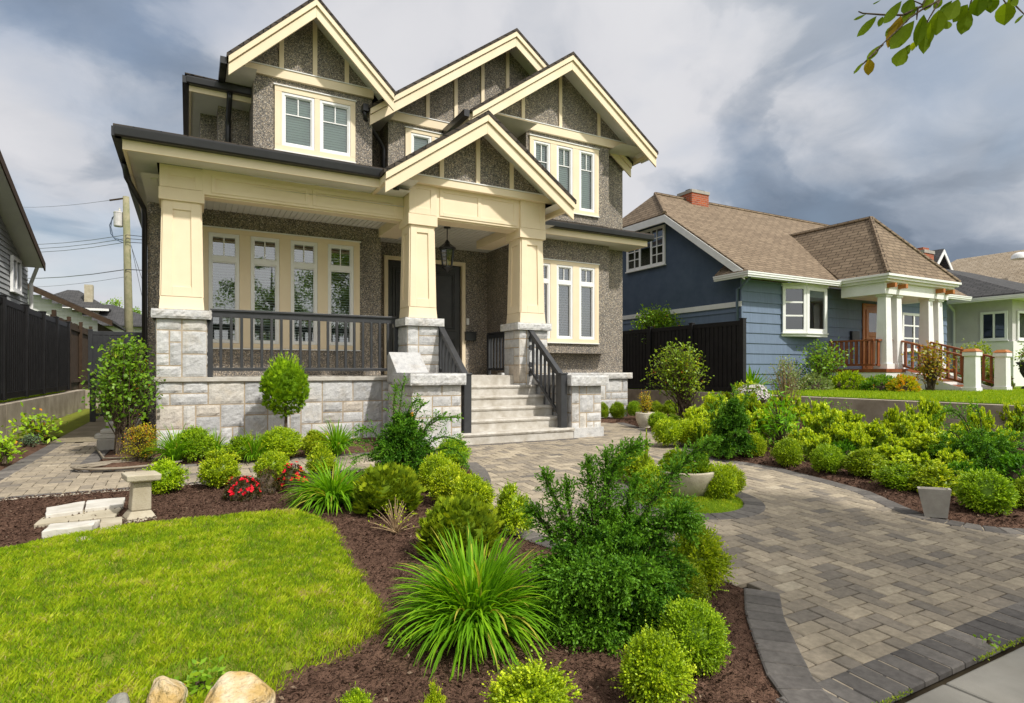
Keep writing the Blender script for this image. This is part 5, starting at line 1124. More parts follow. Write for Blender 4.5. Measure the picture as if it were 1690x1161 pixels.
for a in (
 ('round boxwood with bare stem left in the house bed, beside the orange spirea', 320, 766, 60, 56, 'ball', MIDG),
 ('low loose boxwood between two grassy clumps against the porch stone base', 398, 766, 50, 44, 'shag', MIDG),
 ('broad round boxwood directly below the topiary ball', 463, 762, 64, 52, 'ball', LIME),
 ('upright boxwood in the house bed just left of the grassy clump near the dark yew', 520, 757, 46, 46, 'egg', LIME),
 ('egg shaped boxwood beside the concrete pedestal', 272, 824, 60, 62, 'egg', LIME),
 ('tall pointed boxwood between the pedestal boxwood and the red azaleas', 362, 815, 64, 70, 'egg', LIME),
 ('small boxwood standing behind the two red azaleas', 450, 806, 52, 54, 'ball', LIME),
 ('narrow pointed boxwood behind the grassy clump, right of the red flowers', 530, 792, 48, 56, 'cone', LIME),
 ('small dark boxwood half hidden under the left side of the arching yew', 660, 786, 46, 40, 'shag', DEEP),
 ('yellowish boxwood at the drive corner, right behind the arching yew', 746, 782, 52, 52, 'ball', LIME),
 ('boxwood touching the right side of the arching yew above the cypress mound', 722, 822, 62, 64, 'ball', LIME),
 ('boxwood in the middle of the row of three along the drive border', 744, 845, 68, 68, 'ball', LIME),
 ('boxwood at the near end of the row of three, behind the nearer cypress mound', 778, 862, 70, 66, 'ball', LIME),
 ('shaggy pointed boxwood alone between drive border and big dark holly', 846, 894, 66, 92, 'cone', LIME),
 ('bright lime boxwood behind the right flank of the big dark holly', 1150, 990, 92, 112, 'nearshag', LIME),
 ('dull olive boxwood against the lower right side of the big dark holly', 1122, 1022, 84, 76, 'near', OLIVE),
 ('dense rounded boxwood in front of the big holly, nearest the dark paving border', 1144, 1134, 108, 114, 'near', MIDG),
 ('bright shaggy boxwood with brown twigs cut by the bottom edge, right of centre', 1080, 1195, 106, 128, 'nearshag', LIME),
 ('broad bright boxwood cut by the bottom edge below the big grassy clump', 880, 1262, 136, 122, 'nearshag', LIME),
 ('two leafy tips of a boxwood at the bottom edge, left of the big grassy clump', 585, 1258, 60, 98, 'nearshag', LIME),
 ('thin leafy top of a boxwood at the bottom edge under the big grassy clump', 715, 1256, 44, 102, 'nearshag', LIME),
 ('boxwood behind the left side of the concrete bowl on the island', 1044, 800, 62, 52, 'ball', LIME),
 ('round boxwood in front of the left rim of the concrete bowl', 1077, 830, 58, 54, 'ball', LIME),
 ('round boxwood in front of the right rim of the concrete bowl', 1186, 833, 58, 60, 'ball', LIME),
 ('boxwood at the right end of the moss island behind its neighbour', 1206, 824, 44, 56, 'egg', LIME),
 ('left of two round boxwoods standing behind the concrete bowl on the right bed edge', 1102, 741, 46, 46, 'ball', LIME),
 ('right of two round boxwoods standing behind the concrete bowl on the right bed edge', 1136, 740, 48, 44, 'ball', LIME),
 ('boxwood at the bed edge immediately left of the dark upright yew', 1188, 752, 42, 44, 'ball', LIME),
 ('small round boxwood at the bed edge immediately right of the dark upright yew', 1243, 760, 42, 40, 'ball', LIME),
 ('boxwood with paler rosette at its foot under the lance leaved plant', 1301, 775, 46, 46, 'ball', MIDG),
 ('neat single ball boxwood on the right bed edge, left of the merged boxwoods', 1365, 788, 48, 48, 'ball', MIDG),
 ('wide boxwood in the right bed edge row, first of the merged group from the left', 1427, 797, 66, 54, 'egg', MIDG),
 ('loose boxwood in the middle of the merged group along the right border', 1485, 816, 62, 46, 'shag', MIDG),
 ('loose boxwood directly behind the square concrete pot', 1545, 828, 72, 56, 'shag', LIME),
 ('large dense round boxwood just right of the square concrete pot', 1628, 858, 82, 72, 'ball', MIDG),
 ('boxwood cut by the right edge of the picture', 1706, 852, 60, 60, 'ball', MIDG),
 ('little ball boxwood against the right stone base, left one of a pair', 1019, 694, 26, 28, 'ball', MIDG),
 ('little ball boxwood hidden behind the cream pot', 1047, 690, 22, 26, 'ball', MIDG),
 ('small boxwood just right of the orange plant in the cream pot', 1083, 688, 24, 26, 'egg', MIDG),
 ('small boxwood below the reddish shrub on the right bed', 1106, 690, 26, 30, 'egg', MIDG),
 ('small boxwood on the paving edge at the right foot of the cream pot', 1086, 713, 32, 30, 'ball', MIDG),
 ('dark low boxwood below the reddish shrub stem', 1110, 712, 30, 26, 'shag', DEEP),
 ('ball boxwood showing only its right side beyond the right stair block', 994, 694, 22, 28, 'ball', MIDG),
): boxwood(*a)

# ------------------------------------------------------------------ strap leaved clumps (day lilies)
def blades(n, length, r0, seed, width=.016, e0=(1.5, .75), droop=(1.1, 2.2), segs=7, mat='lily'):
    rng = np.random.default_rng(seed); az = rng.uniform(0, 6.283, n); k = rng.random(n)**.7
    el = e0[0]-(e0[0]-e0[1])*k; dr = rng.uniform(*droop, n)*(.35+.65*k); ln = length*rng.uniform(.65, 1.1, n); w0 = width*rng.uniform(.7, 1.25, n)
    rr = r0*np.sqrt(rng.random(n)); a0 = az+rng.normal(0, .5, n); p = np.stack([rr*np.cos(a0), rr*np.sin(a0), np.zeros(n)-.01], 1)
    tw = rng.normal(0, .25, n); V = []
    for s in range(segs+1):
        f = s/segs; e = el-dr*f**1.3; h = np.stack([np.cos(az+tw*f), np.sin(az+tw*f), 0*az], 1); t = h*np.cos(e)[:, None]+np.array([0, 0, 1.])*np.sin(e)[:, None]
        S = unit(np.cross(t, h*0+np.array([0, 0, 1.])+h*1e-3)); U_ = np.cross(S, t); w = (w0*(.75+.5*f)*(1-f**2.6)**.8+.0006)[:, None]/2
        V.append(np.stack([p-S*w+U_*w*.5, p, p+S*w+U_*w*.5], 1)); p = p+t*(ln/segs)[:, None]
    V = np.stack(V, 1); idx = np.arange(n*(segs+1)*3).reshape(n, segs+1, 3); F_ = []
    for s in range(segs):
        for j in (0, 1): F_.append(np.stack([idx[:, s, j], idx[:, s, j+1], idx[:, s+1, j+1], idx[:, s+1, j]], 1))
    tt = np.clip(rng.normal(.5, .22, n)+(rng.random(n) < .04)*.5, 0, 1); f = np.concatenate(F_); t = np.tile(tt, segs*2); v = V.reshape(-1, 3); v[:, 2] = np.maximum(v[:, 2], .004)
    return quads_mesh('daylily', v, f, t, L[mat])
LILY = [blades(210, 1.0, .12, 31, .045, (1.5, .7), (1.2, 2.4)), blades(190, 1.0, .14, 32, .046, (1.5, .7), (1.2, 2.4))]
def lily(label, u, v, w, h, i=0, me=None, back=.9):
    c, r = place(u, v, w, back); o = link('daylily', me or LILY[i % 2], None, c); s = r*1.12; o.scale = (s, s, max(.5*s, h*depth(c)/F*1.12)); o.rotation_euler.z = random.uniform(0, 6.28)
    return tag(o, label, 'plant', 'grassy day lily clumps')
lily('grassy strap leaved clump between the orange spirea and the round stemmed boxwood', 290, 772, 90, 58, 0)
lily('grassy strap leaved clump in the house bed, left of the topiary trunk', 420, 768, 74, 54, 1)
lily('grassy strap leaved clump against the stone base just left of the dark yew', 556, 760, 96, 56, 0)
lily('thin grassy tuft between the round stemmed boxwood and low boxwood', 356, 762, 50, 50, 1)
lily('mid size drooping grassy clump behind the lawn corner, beside the red azaleas', 550, 858, 162, 80, 0, blades(420, 1.0, .13, 36, .036, (1.5, .6), (1.5, 2.7)))
lily('largest grassy clump, fountain shaped, in the foreground right of the lawn', 785, 1102, 285, 158, 0, blades(900, 1.0, .15, 33, .030, (1.55, .55), (1.2, 2.5), 10), .72)

# ------------------------------------------------------------------ dark arching shrubs (holly, yews)
def bez(a, b, c, n):
    t = np.linspace(0, 1, n)[:, None]; return (1-t)**2*a+2*t*(1-t)*b+t*t*c
def arching(seed, n, rx, h, leaf, base=(0, 0, 0), extra=(), density=30, mat='yew', name='arching_shrub', fold=.12, droop=.25, twig=.05, start=.35, frond=0):
    rng = np.random.default_rng(seed); lv = Leaves(); st = MB()
    curves = []
    for k in range(n):
        a = rng.uniform(0, 6.283); z = 1-rng.random()**1.15*1.05; q = math.sqrt(max(0, 1-max(z, 0)**2))*rng.uniform(.8, 1.08)
        e = np.array([math.cos(a)*q*rx, math.sin(a)*q*rx, max(.03, (z*.95+.02)*h)])*rng.uniform(.80, 1.08); e[2] = max(e[2], .04)
        m = np.array([e[0]*.45, e[1]*.45, e[2]*.75+h*droop*rng.uniform(.6, 1.3)]); s = np.array([rng.normal(0, rx*.08), rng.normal(0, rx*.08), 0])
        curves.append((s, m, e, rng.normal(.45, .16)))
    for (m, e) in extra: curves.append((np.zeros(3), np.array(m, float), np.array(e, float), .58))
    for ci, (s, m, e, tt) in enumerate(curves):
        ex = ci >= n; ln = np.linalg.norm(m-s)+np.linalg.norm(e-m); ns = max(6, int(density*ln/rx*(1.2 if ex else 1))); c = bez(s, m, e, ns); d = np.gradient(c, axis=0); i0 = int(ns*start); c, d = c[i0:], d[i0:]
        if ci % 4 == 0 or ex: st.tube([tuple(x) for x in bez(s, m, e, 8)], [.010*(1-.75*k/7) for k in range(8)], 5)
        mm = len(c); f = np.linspace(0, 1, mm)
        sprigs(lv, c, unit(d), np.full(mm, leaf*1.1), 4, leaf, leaf*.55, tt+.20*f, rng, 1.15, .5, .1, fold)
        tw = twig*((1-.75*f) if not ex else (1.25-.75*f**2))*rng.uniform(.6, 1.3, mm)                   # side twigs
        q = rvec(mm, rng)+unit(d)*.9
        sprigs(lv, c+q*tw[:, None]*.4, q, tw, 8 if ex else 5, leaf, leaf*.55, tt+.15+.15*f, rng, .95, .5, .25, fold)
    return lv.mesh(name, L[mat]), st
def to_local(c, u, v, D): return np.array(P(u, v, D=D)-c)
def plant(name, label, cat, loc, group=None): return thing(name, label, cat, loc, group)
def stems_obj(st, parent, mat='bark', name='stems'): return st.build(name, M[mat], parent, world=False)
# foreground holly
c, r = place(1012, 1068, 300, .6); Dc = depth(c); T = plant('holly', 'large dark green small leaved shrub with arching shoots, right of the big grassy clump', 'shrub', c)
ex = []
for (mu, mv, eu, ev, dd, n_) in ((935, 880, 897, 782, 0, 3), (962, 768, 1058, 733, .08, 4), (1050, 800, 1180, 727, .15, 4), (975, 850, 972, 765, .05, 3), (1010, 800, 1002, 752, .08, 2), (1128, 770, 1140, 878, -.12, 4), (1080, 838, 1112, 868, -.08, 3), (905, 860, 876, 842, .08, 3), (1030, 850, 1050, 790, .05, 3), (925, 850, 940, 800, .05, 2),
    (940, 1000, 955, 1068, -.35, 3), (1010, 1000, 1010, 1098, -.40, 3), (1040, 1000, 1047, 1085, -.35, 3), (905, 960, 913, 1048, -.3, 3), (970, 990, 985, 1060, -.38, 3), (890, 900, 885, 985, -.15, 2), (920, 890, 925, 1000, -.32, 2), (950, 880, 962, 985, -.36, 2), (985, 880, 990, 990, -.40, 2), (1020, 880, 1030, 985, -.40, 2), (1055, 890, 1068, 990, -.34, 2), (1085, 900, 1098, 985, -.22, 2), (930, 960, 934, 1060, -.34, 2), (1060, 960, 1066, 1050, -.32, 2)):
    for _ in range(n_): ex += [(to_local(c, mu+random.uniform(-6, 6), mv+random.uniform(-6, 6), Dc+dd+random.uniform(-.03, .03)), to_local(c, eu+(mu-eu)*random.uniform(0, .10)+random.uniform(-4, 4), ev+random.uniform(-2, 6), Dc+dd+random.uniform(-.03, .03)))]
me, st = arching(51, 340, r*.93, .60, .0185, extra=ex, density=44, twig=.065, name='foliage', frond=1.0); link('foliage', me, T); stems_obj(st, T)
# yew by the steps
c, r = place(668, 806, 150, .6); Dc = depth(c); T = plant('yew', 'dark green yew with long arching shoots in front of the left stair block', 'shrub', c)
ex = [(to_local(c, a, b, Dc+dd), to_local(c, e, f_, Dc+dd)) for (a, b, e, f_, dd) in ((650, 690, 668, 628, .1), (668, 690, 700, 668, .1), (690, 680, 755, 690, .1), (715, 690, 765, 735, -.1), (740, 700, 772, 770, -.1), (620, 690, 590, 712, .1), (610, 710, 575, 730, .1), (640, 680, 655, 640, 0), (660, 670, 690, 660, 0), (700, 680, 730, 690, 0), (610, 730, 585, 760, 0))]
me, st = arching(52, 190, r*.78, .72, .024, extra=ex, density=22, twig=.085, name='foliage'); link('foliage', me, T).color = (1.1, 1.1, 1, 1); stems_obj(st, T)
c2 = c+Vector((.16, .25, .62)); tg = tag(MB().box(c2.x-.03, c2.x+.03, c2.y, c2.y+.008, c2.z-.10, c2.z+.12).box(c2.x-.025, c2.x+.055, c2.y, c2.y+.008, c2.z-.30, c2.z-.14).build('plant_tag', M['orange']), 'small orange plastic plant tag caught among the yew shoots by the steps', 'plant tag')
# yews in the right bed
c, r = place(1208, 762, 78, .6); Dc = depth(c); T = plant('yew', 'dark upright yew standing among lime boxwoods on the right bed edge', 'shrub', c)
ex = [(to_local(c, a, b, Dc+dd), to_local(c, e, f_, Dc+dd)) for (a, b, e, f_, dd) in ((1208, 690, 1212, 640, 0), (1200, 690, 1188, 655, .1), (1220, 680, 1232, 655, 0), (1190, 700, 1172, 672, 0))]
me, st = arching(53, 130, r*.9, .85, .028, extra=ex, density=16, twig=.10, name='foliage'); link('foliage', me, T); stems_obj(st, T)
c, r = place(1620, 800, 150, .6); Dc = depth(c); T = plant('yew', 'wide dark yew with long bowed shoots behind the large round boxwood at right', 'shrub', c)
ex = [(to_local(c, a, b, Dc+dd), to_local(c, e, f_, Dc+dd)) for (a, b, e, f_, dd) in ((1590, 640, 1542, 692, .2), (1600, 668, 1565, 677, .1), (1625, 655, 1602, 672, 0), (1575, 690, 1560, 720, 0), (1660, 720, 1692, 690, 0), (1670, 720, 1700, 715, 0))]
me, st = arching(54, 190, r*1.05, .62, .026, extra=ex, density=18, twig=.09, name='foliage'); link('foliage', me, T).color = (1.3, 1.25, 1, 1); stems_obj(st, T)

# ------------------------------------------------------------------ cypress mounds, small conifers
def conifer_mesh(seed, n, shape_z=1.0, point=0, spray=.16, L_=.10, W_=.022, a1=.14, a2=.26, zmin=-.5):
    rng = np.random.default_rng(seed); d = sphere_pts(n, rng, zmin); lum = 1+a1*snoise(d, 2.3, seed)+a2*snoise(d, 5.2, seed*2.0)
    z = d[:, 2]; k = np.where(z > 0, 1-point*z, 1); p = np.stack([d[:, 0]*k, d[:, 1]*k, z*(1+point*1.2*np.clip(z, 0, 1))], 1)*lum[:, None]; m = len(p); lv = Leaves()
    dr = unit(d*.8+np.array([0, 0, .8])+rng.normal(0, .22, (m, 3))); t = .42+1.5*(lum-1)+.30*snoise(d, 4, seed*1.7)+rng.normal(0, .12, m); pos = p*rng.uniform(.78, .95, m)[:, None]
    A = unit(np.cross(dr, np.array([[0, 0, 1.]])+rng.normal(0, .4, (m, 3))))
    for j in range(9):                          # flat fans
        f = (j-4)/4.; dd = dr*math.cos(f*.7)+A*math.sin(f*.7); lv.add(pos+A*f*.02, dd, np.cross(dr, A)+rng.normal(0, .2, (m, 3)), spray*(1-.35*abs(f))*rng.uniform(.7, 1.2, m), W_, t+rng.normal(0, .1, m)+.1*(1-abs(f)))
    def sh(q):
        z = q[:, 2]; k = np.where(z > 0, 1-point*z, 1); return np.stack([q[:, 0]*k, q[:, 1]*k, np.where(z < 0, z*.6, z*(1+point*1.2*np.clip(z, 0, 1)))], 1)
    cv, cf = core(sh, .74); return lv, cv, cf
def conifer(name, label, u, v, w, h, seed, n=1300, point=0, base=None, c=None, col=(1, 1, 1), zc=.55, spray=.20, W_=.030, group=None, zmin=-.5, W2=0):
    if c is None: c, r = place(u, v, w, .7)
    else: r = w/2*depth(c)/F
    T = plant(name, label, 'shrub', c, group); lv, cv, cf = conifer_mesh(seed, n, 1, point, spray, W_=W_, zmin=zmin); hh = h*depth(c)/F/(1+zc+point*.9); o0 = np.array([0, 0, zc]); S = np.array([r*.95, r*.95, hh])
    lv.parts = [((a+o0)*S, b) for a, b in lv.parts]; me = lv.mesh('foliage', L['cyp'], ((cv+o0)*S, cf, L['cyp'])); o = link('foliage', me, T); o.color = (*col, 1)
    stems_obj(MB().tube([(0, 0, -.03), (0, 0, hh*zc)], max(.012, r*.06), 6), T, name='trunk'); return T
BOWL = lambda r_, f_: Vector((CI.x+.02+r_*math.cos(YAW)+f_*math.sin(YAW), CI.y+.02-r_*math.sin(YAW)+f_*math.cos(YAW), gz(CI.y)+.25))
conifer('cypress_mound', 'rounded golden green cypress mound behind the dry twiggy plant', 640, 862, 112, 74, 61, 800, spray=.25, W_=.042)
conifer('cypress_mound', 'rounded golden green cypress mound behind the largest grassy clump', 757, 940, 132, 92, 62, 950, spray=.23, W_=.040)
conifer('dwarf_conifer', 'green pointed conifer growing behind the right stair block', 985, 668, 46, 82, 63, 900, .55, col=(1.2, 1.25, 1))
conifer('dwarf_conifer', 'thin upright pale conifer in the concrete bowl, behind the rounded one', 1170, 800, 22, 64, 64, 500, .8, c=BOWL(.24, .17), col=(1.4, 1.35, 1))
conifer('dwarf_conifer', 'dark rounded little conifer at the right side of the concrete bowl', 1159, 796, 38, 42, 65, 700, .5, c=BOWL(.17, -.03), col=(1.0, 1.15, 1))
conifer('dwarf_conifer', 'wide mound conifer in the middle of the concrete bowl', 1117, 798, 60, 40, 66, 900, .2, c=BOWL(-.09, -.02), col=(1.05, 1.15, 1))
conifer('dwarf_conifer', 'slim pale pointed conifer behind the left boxwood of the island', 1067, 806, 20, 84, 67, 400, .8, col=(1.4, 1.35, 1))
# topiary standard
c = P(471, 700, Y=9.72); c.z = .03; r = 41*depth(c)/F; Tp = plant('topiary', 'clipped conifer ball on a thin bare trunk in front of the porch stone base', 'topiary', c)
lv, cv, cf = conifer_mesh(68, 1700, 1, 0, .17, W_=.028, a1=.12, a2=.14, zmin=-1); Dc = depth(c); zc_ = EYE+(CV-642)*Dc/F-c.z; S = np.array([r*.90, r*.90, 48*Dc/F]); o0 = np.array([0, 0, zc_])
rng = np.random.default_rng(69); q = unit(rng.normal(size=(40, 3))*[.6, .6, .2]+[0, 0, 1]); sprigs(lv, q*[.75, .75, .9], q, .32, 8, .12, .03, np.full(40, .75), rng, .6)
lv.parts = [(a*S+o0, b) for a, b in lv.parts]; link('foliage', lv.mesh('foliage', L['cyp'], (cv*S*[1, 1, 1]+o0, cf, L['cyp'])), Tp).color = (1.1, 1.35, 1, 1)
stems_obj(MB().tube([(0, 0, -.05), (.01, 0, zc_*.5), (0, 0, zc_)], [.028, .022, .018], 8), Tp, name='trunk')

# ------------------------------------------------------------------ euphorbia, broad leaved shrubs, flowers
def euphorbia_parts(seed, n=24):
    rng = np.random.default_rng(seed); lv, hd, st = Leaves(), Leaves(), MB()
    for k in range(n):
        a = rng.uniform(0, 6.283); q = rng.random()**.6; b = np.array([math.cos(a)*q*.35, math.sin(a)*q*.35, 0]); h = rng.uniform(.60, 1.0)*(1-.30*q); e = np.array([math.cos(a)*q*1.0, math.sin(a)*q*1.0, h]); c = bez(b, np.array([b[0]*1.3, b[1]*1.3, h*.6]), e, 16); d = np.gradient(c, axis=0)
        st.tube([tuple(x) for x in c[::5]]+[tuple(c[-1])], .010, 5); sprigs(lv, c[3:14], d[3:14], np.full(11, .05), 8, .20, .060, np.full(11, .45+.2*rng.normal()*.5), rng, 1.3, .25, .2)
        for j in range(12, 16):
            m = 5; o = rng.normal(0, 1, (m, 3))*[.11, .11, .03]*(1.15-.15*(j-12)); sprigs(hd, c[j:j+1]+o, rng.normal(0, .25, (m, 3))+[0, 0, 1], .02, 7, .075, .070, np.full(m, .40+.08*(j-12))+rng.normal(0, .14, m), rng, 1.45, .2, .2)
    return lv.mesh('foliage', L['euph']), hd.mesh('flower_heads', L['euphead']), st.build('stems', L['euph'], None)
EU = []
for s in (71, 72, 73):
    a, b, s_ = euphorbia_parts(s); EU.append((a, b, s_.data)); bpy.data.objects.remove(s_)
def euphorbia(label, u, v, w, h, i):
    c, r = place(u, v, w*1.15, .5); T = plant('euphorbia', label, 'plant', c, 'lime euphorbia plants in the right bed'); T.scale = (r, r, h*depth(c)/F); T.rotation_euler.z = i*1.7
    for n_, me in zip(('foliage', 'flower_heads', 'stems'), EU[i % 3]): link(n_, me, T)
for i, a in enumerate((('lime flowering euphorbia just right of the reddish shrub trunk', 1152, 735, 50, 70), ('tall lime euphorbia between reddish shrub and dark upright yew', 1182, 722, 56, 74), ('lime euphorbia behind the dark upright yew below the white flowers', 1240, 712, 62, 66),
    ('wide lime euphorbia right behind the single small boxwood', 1268, 742, 72, 70), ('lime euphorbia under the spindly grey green shrub by the wall', 1300, 720, 64, 70), ('lime euphorbia right of the lance leaved plant', 1352, 742, 76, 82), ('low lime euphorbia in mulch near the wall, left of the tall leafy stem', 1400, 735, 50, 60),
    ('single slender lime euphorbia spike in front of the retaining wall', 1476, 745, 28, 76), ('short lime euphorbia tuft left of the slender spike', 1452, 742, 36, 52), ('tall lime euphorbia with dark foot in front of the wall, left of bowed yew', 1532, 745, 52, 94), ('broad low lime euphorbia in the middle of the right bed', 1545, 782, 92, 66),
    ('lime euphorbia in front of the slender spike', 1502, 768, 46, 58), ('tall lime euphorbia inside the bowed yew shoot', 1610, 752, 42, 86), ('lime euphorbia at the right edge in front of the wall', 1676, 742, 50, 80), ('small lime euphorbia above the merged boxwoods', 1415, 765, 44, 56), ('lime euphorbia tuft half hidden behind the wide yew', 1650, 765, 44, 62),
    ('low lime euphorbia behind the wide boxwood row', 1470, 788, 60, 52), ('lime euphorbia left behind the boxwood at the dark yew', 1165, 745, 44, 56), ('straggling lime euphorbia just above the loose boxwood in the border row', 1510, 798, 66, 50), ('pale lime euphorbia at the wide yew\'s left foot', 1572, 800, 52, 56), ('lime euphorbia behind the gap between the two neat small boxwoods', 1335, 768, 60, 62), ('lime euphorbia behind the first merged boxwood', 1398, 762, 58, 66), ('lime euphorbia in the bed centre between two low carpet plants', 1442, 758, 60, 60), ('lime euphorbia right of the slender spike, behind loose boxwood', 1500, 748, 58, 70), ('lime euphorbia among the left shoots of the wide yew', 1588, 772, 60, 74), ('tall lime euphorbia between the dark upright yew and the white flower mound', 1228, 690, 56, 62))): euphorbia(*a, i)
def broad(seed, rx, h, nb, leaf, mat='broad', wl=.55, open_=.5, per=16, zlow=.25, shape=None):
    rng = np.random.default_rng(seed); lv, st = Leaves(), MB()
    for k in range(nb):
        a = rng.uniform(0, 6.283); z = zlow+(1-zlow)*rng.random()**.8; q = math.sqrt(max(.05, 1-(max(0, z-.45)/.6)**2))*rng.uniform(.25, 1.05); e = np.array([math.cos(a)*q*rx, math.sin(a)*q*rx, z*h]); b = np.array([rng.normal(0, rx*.10), rng.normal(0, rx*.10), 0])
        if shape is not None: e = shape(e, rng)
        c = bez(b, np.array([e[0]*.35, e[1]*.35, e[2]*.75]), e, 12); d = np.gradient(c, axis=0); st.tube([tuple(x) for x in c[::3]]+[tuple(c[-1])], [.011, .009, .006, .004, .003], 5)
        m = per; i = rng.integers(int(12*open_), 12, m); pp = c[i]+rng.normal(0, leaf*.9, (m, 3)); dd = unit(d[i])*.5+rvec(m, rng)*.9+[0, 0, -.1]
        lv.add(pp, dd, rng.normal(0, .55, (m, 3))+[0, -.25, 1], leaf*rng.uniform(.6, 1.2, m), leaf*wl*rng.uniform(.8, 1.2, m), np.clip(rng.normal(.45, .14)+rng.normal(0, .12, m)+.15*(z-.5), 0, .93)+(rng.random(m) < .02)*.6, .15)
    return lv.mesh('foliage', L[mat]), st
def shrub(name, label, u, v, w, h, seed, nb, leaf, mat='broad', cat='shrub', col=(1, 1, 1), back=.4, base=None, bark='bark', c=None, **k):
    if c is None: c, r = place(u, v, w, back)
    else: r = w/2*depth(c)/F
    if base is not None: c = P(u, v, D=depth(c)); 
    T = plant(name, label, cat, c); me, st = broad(seed, r, h*depth(c)/F, nb, leaf, mat, **k); link('foliage', me, T).color = (*col, 1); stems_obj(st, T, bark); return T
# climbing rose at the porch corner
shrub('rose_bush', 'tall leafy rose bush with red tips against the left porch pier', 212, 716, 112, 184, 81, 250, .062, 'broad', c=Vector((-.80, 10.1, .03)), per=15, zlow=.42, wl=.75, open_=.55, col=(1.1, 1.12, 1))
shrub('spirea', 'orange and lime spirea at the left end of the house bed', 234, 768, 64, 60, 82, 170, .022, 'spirea', per=26, zlow=.15, open_=.6)
shrub('hosta', 'pale yellow green leafy plant in the left bed below the retaining wall', 62, 735, 76, 44, 83, 40, .09, 'broad', cat='plant', per=8, wl=.5, col=(2.2, 1.9, 1))
shrub('hosta', 'pale leafy plant cut by the left edge in the left bed', 6, 770, 36, 40, 84, 26, .07, 'broad', cat='plant', per=8, col=(2.2, 1.9, 1))
shrub('sedum', 'low blue green mat plant at the paving edge of the left bed', 47, 741, 34, 18, 85, 50, .025, 'bluegreen', cat='plant', per=14)
shrub('sedum', 'low blue green mat plant at the far left picture edge', 4, 764, 20, 18, 86, 40, .025, 'bluegreen', cat='plant', per=14)
shrub('crape_myrtle', 'young reddish green shrub with leaning trunk before the right black fence', 1132, 700, 104, 128, 87, 200, .075, 'broad', per=15, zlow=.40, open_=.55, col=(1.6, 1.3, 1), shape=lambda e, g: e+np.array([-.22, .05, 0])*(e[2] > .2))
shrub('shrub', 'grey green spindly shrub with bare stems before the right retaining wall', 1298, 720, 76, 126, 88, 60, .05, 'bluegreen', per=12, zlow=.62, open_=.7, col=(1.5, 1.25, .8), bark='twig')
shrub('lance_plant', 'lance leaved green plant among euphorbias on the right bed', 1290, 752, 66, 88, 89, 46, .13, 'lily', cat='plant', per=10, wl=.18, zlow=.2, col=(.9, 1.05, 1))
shrub('leafy_stem', 'tall leafy lily stem before the retaining wall in the right bed', 1361, 730, 36, 76, 90, 14, .08, 'lily', cat='plant', per=18, wl=.25, zlow=.2, open_=.3)
shrub('leafy_stem', 'short leafy lily stem right of the tall one, before the retaining wall', 1398, 722, 32, 52, 91, 10, .08, 'lily', cat='plant', per=16, wl=.25, zlow=.2, open_=.3)
def dome(name, label, u, v, w, h, seed, mat, leaf, n=500, base=None, col=(1, 1, 1), cat='shrub', petal=None):
    c, r = place(u, v, w, .5)
    if base is not None:
        g = P(u, v, Z=base); c = g; r = w/2*depth(g)/F
    T = plant(name, label, cat, c); rng = np.random.default_rng(seed); d = sphere_pts(n, rng, -.1); p = d*lump(d, seed, .18, .12)[:, None]*np.array([r, r, h*depth(c)/F]); lv = Leaves()
    sprigs(lv, p*.85, d+[0, 0, .6]+rng.normal(0, .3, (len(d), 3)), leaf*1.6, 7, leaf, leaf*.45, .5+.3*snoise(d, 3, seed)+rng.normal(0, .15, len(d)), rng); cv, cf = core(lambda q: q*np.array([r, r, h*depth(c)/F]), .78)
    link('foliage', lv.mesh('foliage', L[mat], (cv*[1, 1, np.where(1, 1, 1)], cf, M['bark'])), T).color = (*col, 1)
    if petal:
        pm, size, k, frac = petal; fl = Leaves(); d = sphere_pts(k, rng, frac); p = d*lump(d, seed, .18, .12)[:, None]*np.array([r, r, h*depth(c)/F])*1.02
        for j in range(5):
            th = j*1.257+rng.uniform(0, 6, len(d)); ref = unit(np.cross(d, [[.3, .2, 1.]])); B_ = np.cross(d, ref); q = ref*np.cos(th)[:, None]+B_*np.sin(th)[:, None]+d*.5
            fl.add(p, q, d-q*.3, size*rng.uniform(.8, 1.2, len(d)), size*.8, rng.random(len(d)), -.1)
        link('flowers', fl.mesh('flowers', L[pm]), T)
    return T
dome('carpet_plant', 'low dark green carpet plant left in the merged boxwood group', 1392, 765, 50, 26, 101, 'yew', .05, 300, col=(1.6, 1.5, 1), cat='plant')
dome('carpet_plant', 'low yellow green carpet plant right behind the merged boxwoods', 1452, 768, 64, 20, 102, 'box', .03, 300, cat='plant')
dome('carpet_plant', 'dark low plant between merged boxwoods and large round boxwood', 1585, 812, 60, 34, 103, 'yew', .05, 300, col=(1.5, 1.4, 1), cat='plant')
dome('carpet_plant', 'dark leafy plant filling the right edge behind the large round boxwood', 1680, 812, 60, 50, 104, 'yew', .05, 400, col=(1.7, 1.6, 1), cat='plant')
dome('azalea', 'left red azalea on the mulch between pointed boxwood and lawn edge', 400, 832, 56, 34, 105, 'redleaf', .022, 420, petal=('red', .030, 70, .35))
dome('azalea', 'right red azalea tucked beside the drooping grassy clump', 484, 818, 46, 42, 106, 'redleaf', .022, 420, petal=('red', .030, 75, .30))
dome('azalea', 'sparse dark azalea with few red buds between the two bright azaleas', 440, 820, 40, 40, 109, 'redleaf', .02, 260, petal=('red', .016, 9, .2))
dome('alyssum', 'mound of white flowers on the right retaining wall by the black fence end', 1242, 656, 54, 20, 107, 'broad', .04, 300, base=.60, col=(1.3, 1.2, 1), petal=('petal', .035, 420, -.1), cat='plant')
